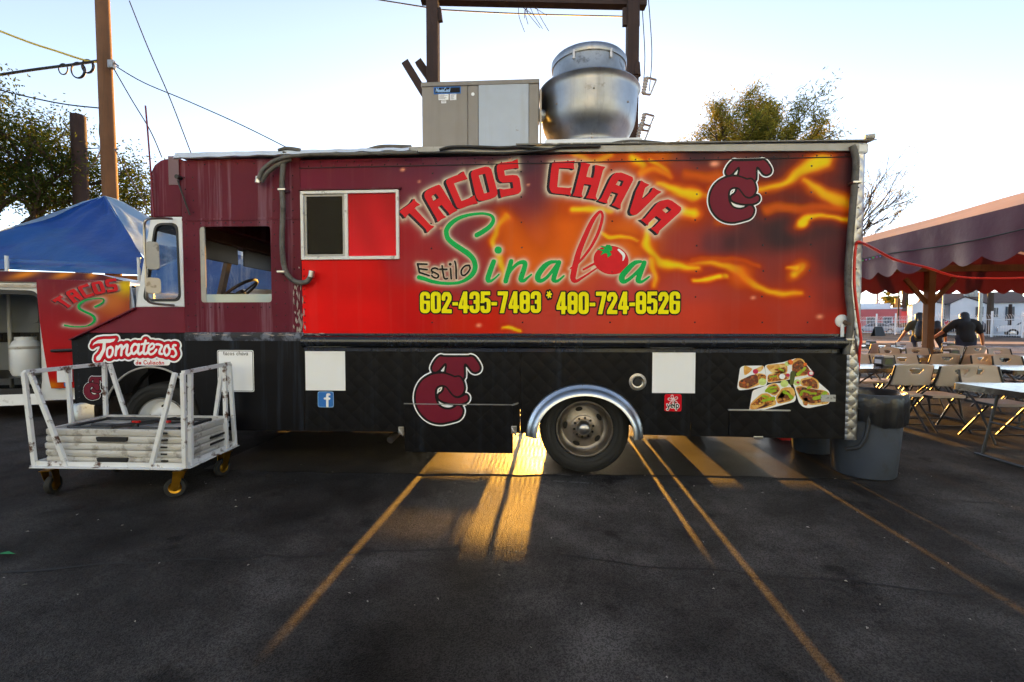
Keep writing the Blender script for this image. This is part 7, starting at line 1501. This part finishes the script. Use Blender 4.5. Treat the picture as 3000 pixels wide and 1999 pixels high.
# ---- parked vehicles
M['tyre'] = M['rubber']; M['car_glass'] = mat('car glass', P(34, 40, 48), .08, spec=.7)
def car(name, label, cat, px, d, turn, colour, L=4.6, Wd=1.8, kind='sedan', group='cars parked across the street'):
    t = thing(name, label, cat, tuple(wp(px, d)), group); B = basis(px, d, turn); pm = mat('car paint ' + label[:14], colour, .25, coat=.6)
    Hh = {'sedan': 1.45, 'suv': 1.75, 'pickup': 1.85}[kind]
    if kind == 'sedan': low_ = [(0, .35), (.02, .62), (.25, .82), (1.1, .92), (3.6, .98), (4.45, .9), (4.6, .7), (4.58, .35)]; top = [(1.0, .9), (1.75, 1.40), (2.3, 1.46), (3.1, 1.43), (4.0, .96)]
    elif kind == 'suv': low_ = [(0, .4), (.03, .75), (.3, .98), (1.2, 1.05), (4.4, 1.08), (4.58, .9), (4.6, .4)]; top = [(1.0, 1.04), (1.7, 1.66), (2.4, 1.75), (4.0, 1.70), (4.5, 1.06)]
    else: low_ = [(0, .5), (.03, 1.0), (.3, 1.14), (1.5, 1.18), (5.4, 1.18), (5.5, 1.1), (5.5, .5)]; top = [(1.4, 1.16), (2.1, 1.80), (2.6, 1.88), (3.5, 1.86), (3.75, 1.16)]
    sc = L / low_[-1][0]
    def loft(prof, w0, w1, z0, z1):
        mb = MB(); n_ = len(prof)
        for s in (-1, 1):
            for x_, z_ in prof: k = (z_ - z0) / (z1 - z0); w_ = w0 + (w1 - w0) * max(0, min(1, k)); ends = .93 if x_ in (prof[0][0], prof[-1][0]) else 1; mb.v.append((x_ * sc, s * w_ / 2 * ends, z_))
        for i in range(n_ - 1): mb.f.append((i, i + 1, n_ + i + 1, n_ + i))
        mb.f += [tuple(range(n_)), tuple(n_ + i for i in reversed(range(n_))), (0, n_ - 1, 2 * n_ - 1, n_)] if False else []
        tri = tessellate_polygon([[Vector((p[0], p[1], 0)) for p in prof]])
        for tr_ in tri: mb.f.append(tuple(tr_)); mb.f.append(tuple(n_ + i for i in tr_))
        mb.f.append((n_ - 1, 0, n_, 2 * n_ - 1)); return mb
    bt(loft(low_, Wd, Wd * .96, .35, 1.1), B).build('body', pm, t, 30, .04)
    bt(loft(top, Wd * .9, Wd * .72, top[0][1], Hh), B).build('cabin', pm, t, 30, .03)
    c = (sum(p[0] for p in top) / len(top), top[0][1] + .3); sh_ = [(c[0] + (p[0] - c[0]) * .84, c[1] + (p[1] - c[1]) * .78) for p in top]
    for s in (-1, 1):
        mb = MB(); mb.v = [(x_ * sc, s * (Wd * .9 + (Wd * .72 - Wd * .9) * (z_ - top[0][1]) / (Hh - top[0][1])) / 2 + s * .012, z_) for x_, z_ in sh_]; mb.f = [tuple(range(len(sh_)))]; bt(mb, B).build('side_window', M['car_glass'], t)
    for s, (i, j) in ((0, (0, 1)), (1, (-2, -1))):
        a_, b_ = top[i], top[j]; f_ = -.015 if s == 0 else .015; mb = MB(); mb.v = [((a_[0] + (b_[0] - a_[0]) * v) * sc + f_, y_ * (Wd * .8 / 2) * .9, a_[1] + (b_[1] - a_[1]) * v + .012) for v, y_ in ((.15, -1), (.15, 1), (.9, .9), (.9, -.9))]; mb.f = [(0, 1, 2, 3)]; bt(mb, B).build('windscreen', M['car_glass'], t)
    r_ = .33 if kind != 'pickup' else .40
    for x_ in (L * .19, L * .80):
        for s in (-1, 1):
            w_ = sub('wheel', t); Mx = B @ T(x_, s * (Wd / 2 - .08), r_) @ Matrix.Rotation(R(90 * (1 if s < 0 else -1)), 4, 'X')
            MB().lathe([(r_ * .62, -.1), (r_ * .95, -.1), (r_, -.06), (r_, .07), (r_ * .95, .1), (r_ * .62, .1)], Mx, 24).build('tyre', M['tyre'], w_, 40); MB().lathe([(r_ * .63, .095), (r_ * .5, .06), (r_ * .15, .08), (0, .08)], Mx, 16).build('rim', M['steel'], w_, 40)
    for s in (-1, 1):
        zl = .72 if kind == 'sedan' else .95
        bt(MB().box(-.015, .1, s * Wd * .38 - .16, s * Wd * .38 + .16, zl - .07, zl + .07), B).build('headlight', M['white_vinyl'], t); bt(MB().box(L - .08, L + .012, s * Wd * .38 - .14, s * Wd * .38 + .14, zl, zl + .16), B).build('tail_light', M['red_plastic'], t)
    return t
car('parked_car', 'silver blue sedan parked beside the truck corner', 'car', 1952, 62, -.62, P(150, 164, 184), 4.9)
car('parked_car', 'dark red car nose behind the silver blue sedan', 'car', 2031, 66, -.6, P(96, 30, 40), 4.2)
car('parked_car', 'white car behind the silver blue sedan roof', 'car', 2004, 72, -.6, P(210, 212, 216), 4.4)
car('parked_car', 'pale silver hatchback behind the fence left of wooden post', 'car', 2050, 56, -.62, P(176, 184, 196), 4.3)
car('parked_suv', 'dark blue suv parked behind the banner', 'car', 2130, 54, -.62, P(52, 58, 76), 4.8, 1.9, 'suv')
car('parked_suv', 'teal van-like suv behind the fence right of banner', 'car', 2200, 54, -.65, P(50, 96, 100), 4.9, 1.9, 'suv')
car('pickup_truck', 'white pickup truck behind the fence at right frame edge', 'pickup truck', 2282, 48, -.72, P(214, 216, 222), 5.6, 2.0, 'pickup')
# ---- poles, palms, board sign
def spole(nm, lb, px, top, d, r_, m_, cat='pole'): q = wp(px, d); t = thing(nm, lb, cat, tuple(q)); MB().tube([q, (q.x, q.y, hz(top, d))], [r_, r_ * .85], 10).build('shaft', M[m_], t, 40); MB().lathe([(r_ * 1.6, 0), (r_ * 1.6, .08), (r_, .1)], Matrix.Translation(q), 12).build('base_collar', M['steel_dark'], t, 40)
spole('lamp_post', 'pale grey street pole in front of the white fence', 2244, 640, 40, .14, 'rail_grey', 'street pole'); spole('lamp_post', 'thin grey pole before the white house gable', 2158, 640, 48, .07, 'rail_grey', 'street pole'); spole('wood_pole', 'thin dark wooden pole above the red shop', 2057, 640, 60, .1, 'wood_dark'); spole('wood_pole', 'slim orange wooden pole at the right frame edge', 2335, 640, 54, .16, 'wood'); spole('wood_pole', 'short rusty pole beside the tan house', 2312, 700, 50, .17, 'wood_dark'); spole('wood_pole', 'grey pole beyond the red shop roof', 2008, 640, 84, .2, 'rail_grey')
def palm(lb, px, py, d, r_, crown=1.6):
    q = wp(px, d); zt = hz(py, d); t = thing('palm_tree', lb, 'palm tree', tuple(q), 'palm trees across the street'); rs_ = random.Random(int(px)); mb = MB(); mb.tube([(q.x, q.y, z) for z in np.linspace(0, zt, 8)], [r_ * (1.15 - .03 * i) for i in range(8)], 10); mb.build('trunk', M['bark'], t, 40); fr2 = MB()
    for i in range(26):
        a = rs_.uniform(0, 6.28); e = rs_.uniform(-.5, 1.2); p0 = Vector((q.x, q.y, zt)); dv = Vector((math.cos(a) * math.cos(e), math.sin(a) * math.cos(e), math.sin(e))); pts = [p0 + dv * crown * s - Vector((0, 0, .5 * crown * s * s)) for s in (0, .35, .7, 1.0)]; sd2 = dv.cross(Vector((0, 0, 1))).normalized() * .14 * crown
        for k in range(3): fr2.add([pts[k] - sd2 * (k > 0), pts[k] + sd2 * (k > 0), pts[k + 1] + sd2 * (k < 2), pts[k + 1] - sd2 * (k < 2)], [(0, 1, 2, 3)])
    fr2.build('fronds', M['leaf_olive'], t)['kind'] = 'stuff'
palm('fan palm tallest above the red shop', 2034, 682, 86, .35, 2.4); palm('bushy low palm right of the tallest fan palm', 2049, 694, 82, .4, 2.8); palm('pair palm with slim trunk left of white house', 2069, 660, 80, .28, 2.0); palm('palm with slimmest trunk closest to white house', 2075, 655, 84, .25, 2.0)
spole('palm_stump', 'thick bare palm trunk behind the pale street pole', 2266, 674, 49, .30, 'bark', 'palm trunk')
for px, d, s in ((2095, 78, 1), (2020, 90, 2)): tree('street_tree', ('round green bush at the white house corner', 'green trees on the skyline over the red shop')[s - 1], wp(px, d), 5.0, .9, 'leaf_olive', 40 + s, 3500, .5, .10, 2.0, (0, 0), .2, 4, .3)
q = wp(2012, 44); sg = thing('board_sign', 'black folding board sign standing on the far sidewalk', 'sign', tuple(q)); Bs = basis(2012, 44)
for s in (-1, 1): mb = MB(); mb.add([(-.48, s * .3, .13), (.48, s * .3, .13), (.36, s * .03, 1.05), (-.36, s * .03, 1.05)], [(0, 1, 2, 3)]); o = bt(mb, Bs).build('board', M['black_plastic'], sg); o.modifiers.new('solid', 'SOLIDIFY').thickness = .03

# ---- unseen building added behind the camera to bounce low sun onto the truck
bd = thing('bounce_building', 'unseen pale blue building added to bounce sunlight onto the truck', 'building', (0, -14, 0))
M['pale_blue'] = mat('bounce wall blue', (.29, .51, .97, 1), .85, var=(.6, .05))  # blue chosen to keep the light bounced onto the truck neutral
MB().box(-24, 24, -24, -14, 0, 10.5).build('wall', M['pale_blue'], bd)
MB().box(-24.3, 24.3, -24.3, -13.7, 10.5, 10.8).build('roof', M['rail_grey'], bd)
for i in range(9):
    for z_ in (1.0, 4.9):
        x_ = -20 + i * 5; f = MB().box(x_ - .9, x_ + .9, -14.0, -13.95, z_, z_ + 1.6).build('window', M['white_paint'], bd); MB().box(x_ - .8, x_ + .8, -13.95, -13.94, z_ + .1, z_ + 1.5).build('pane', M['pane'], f)
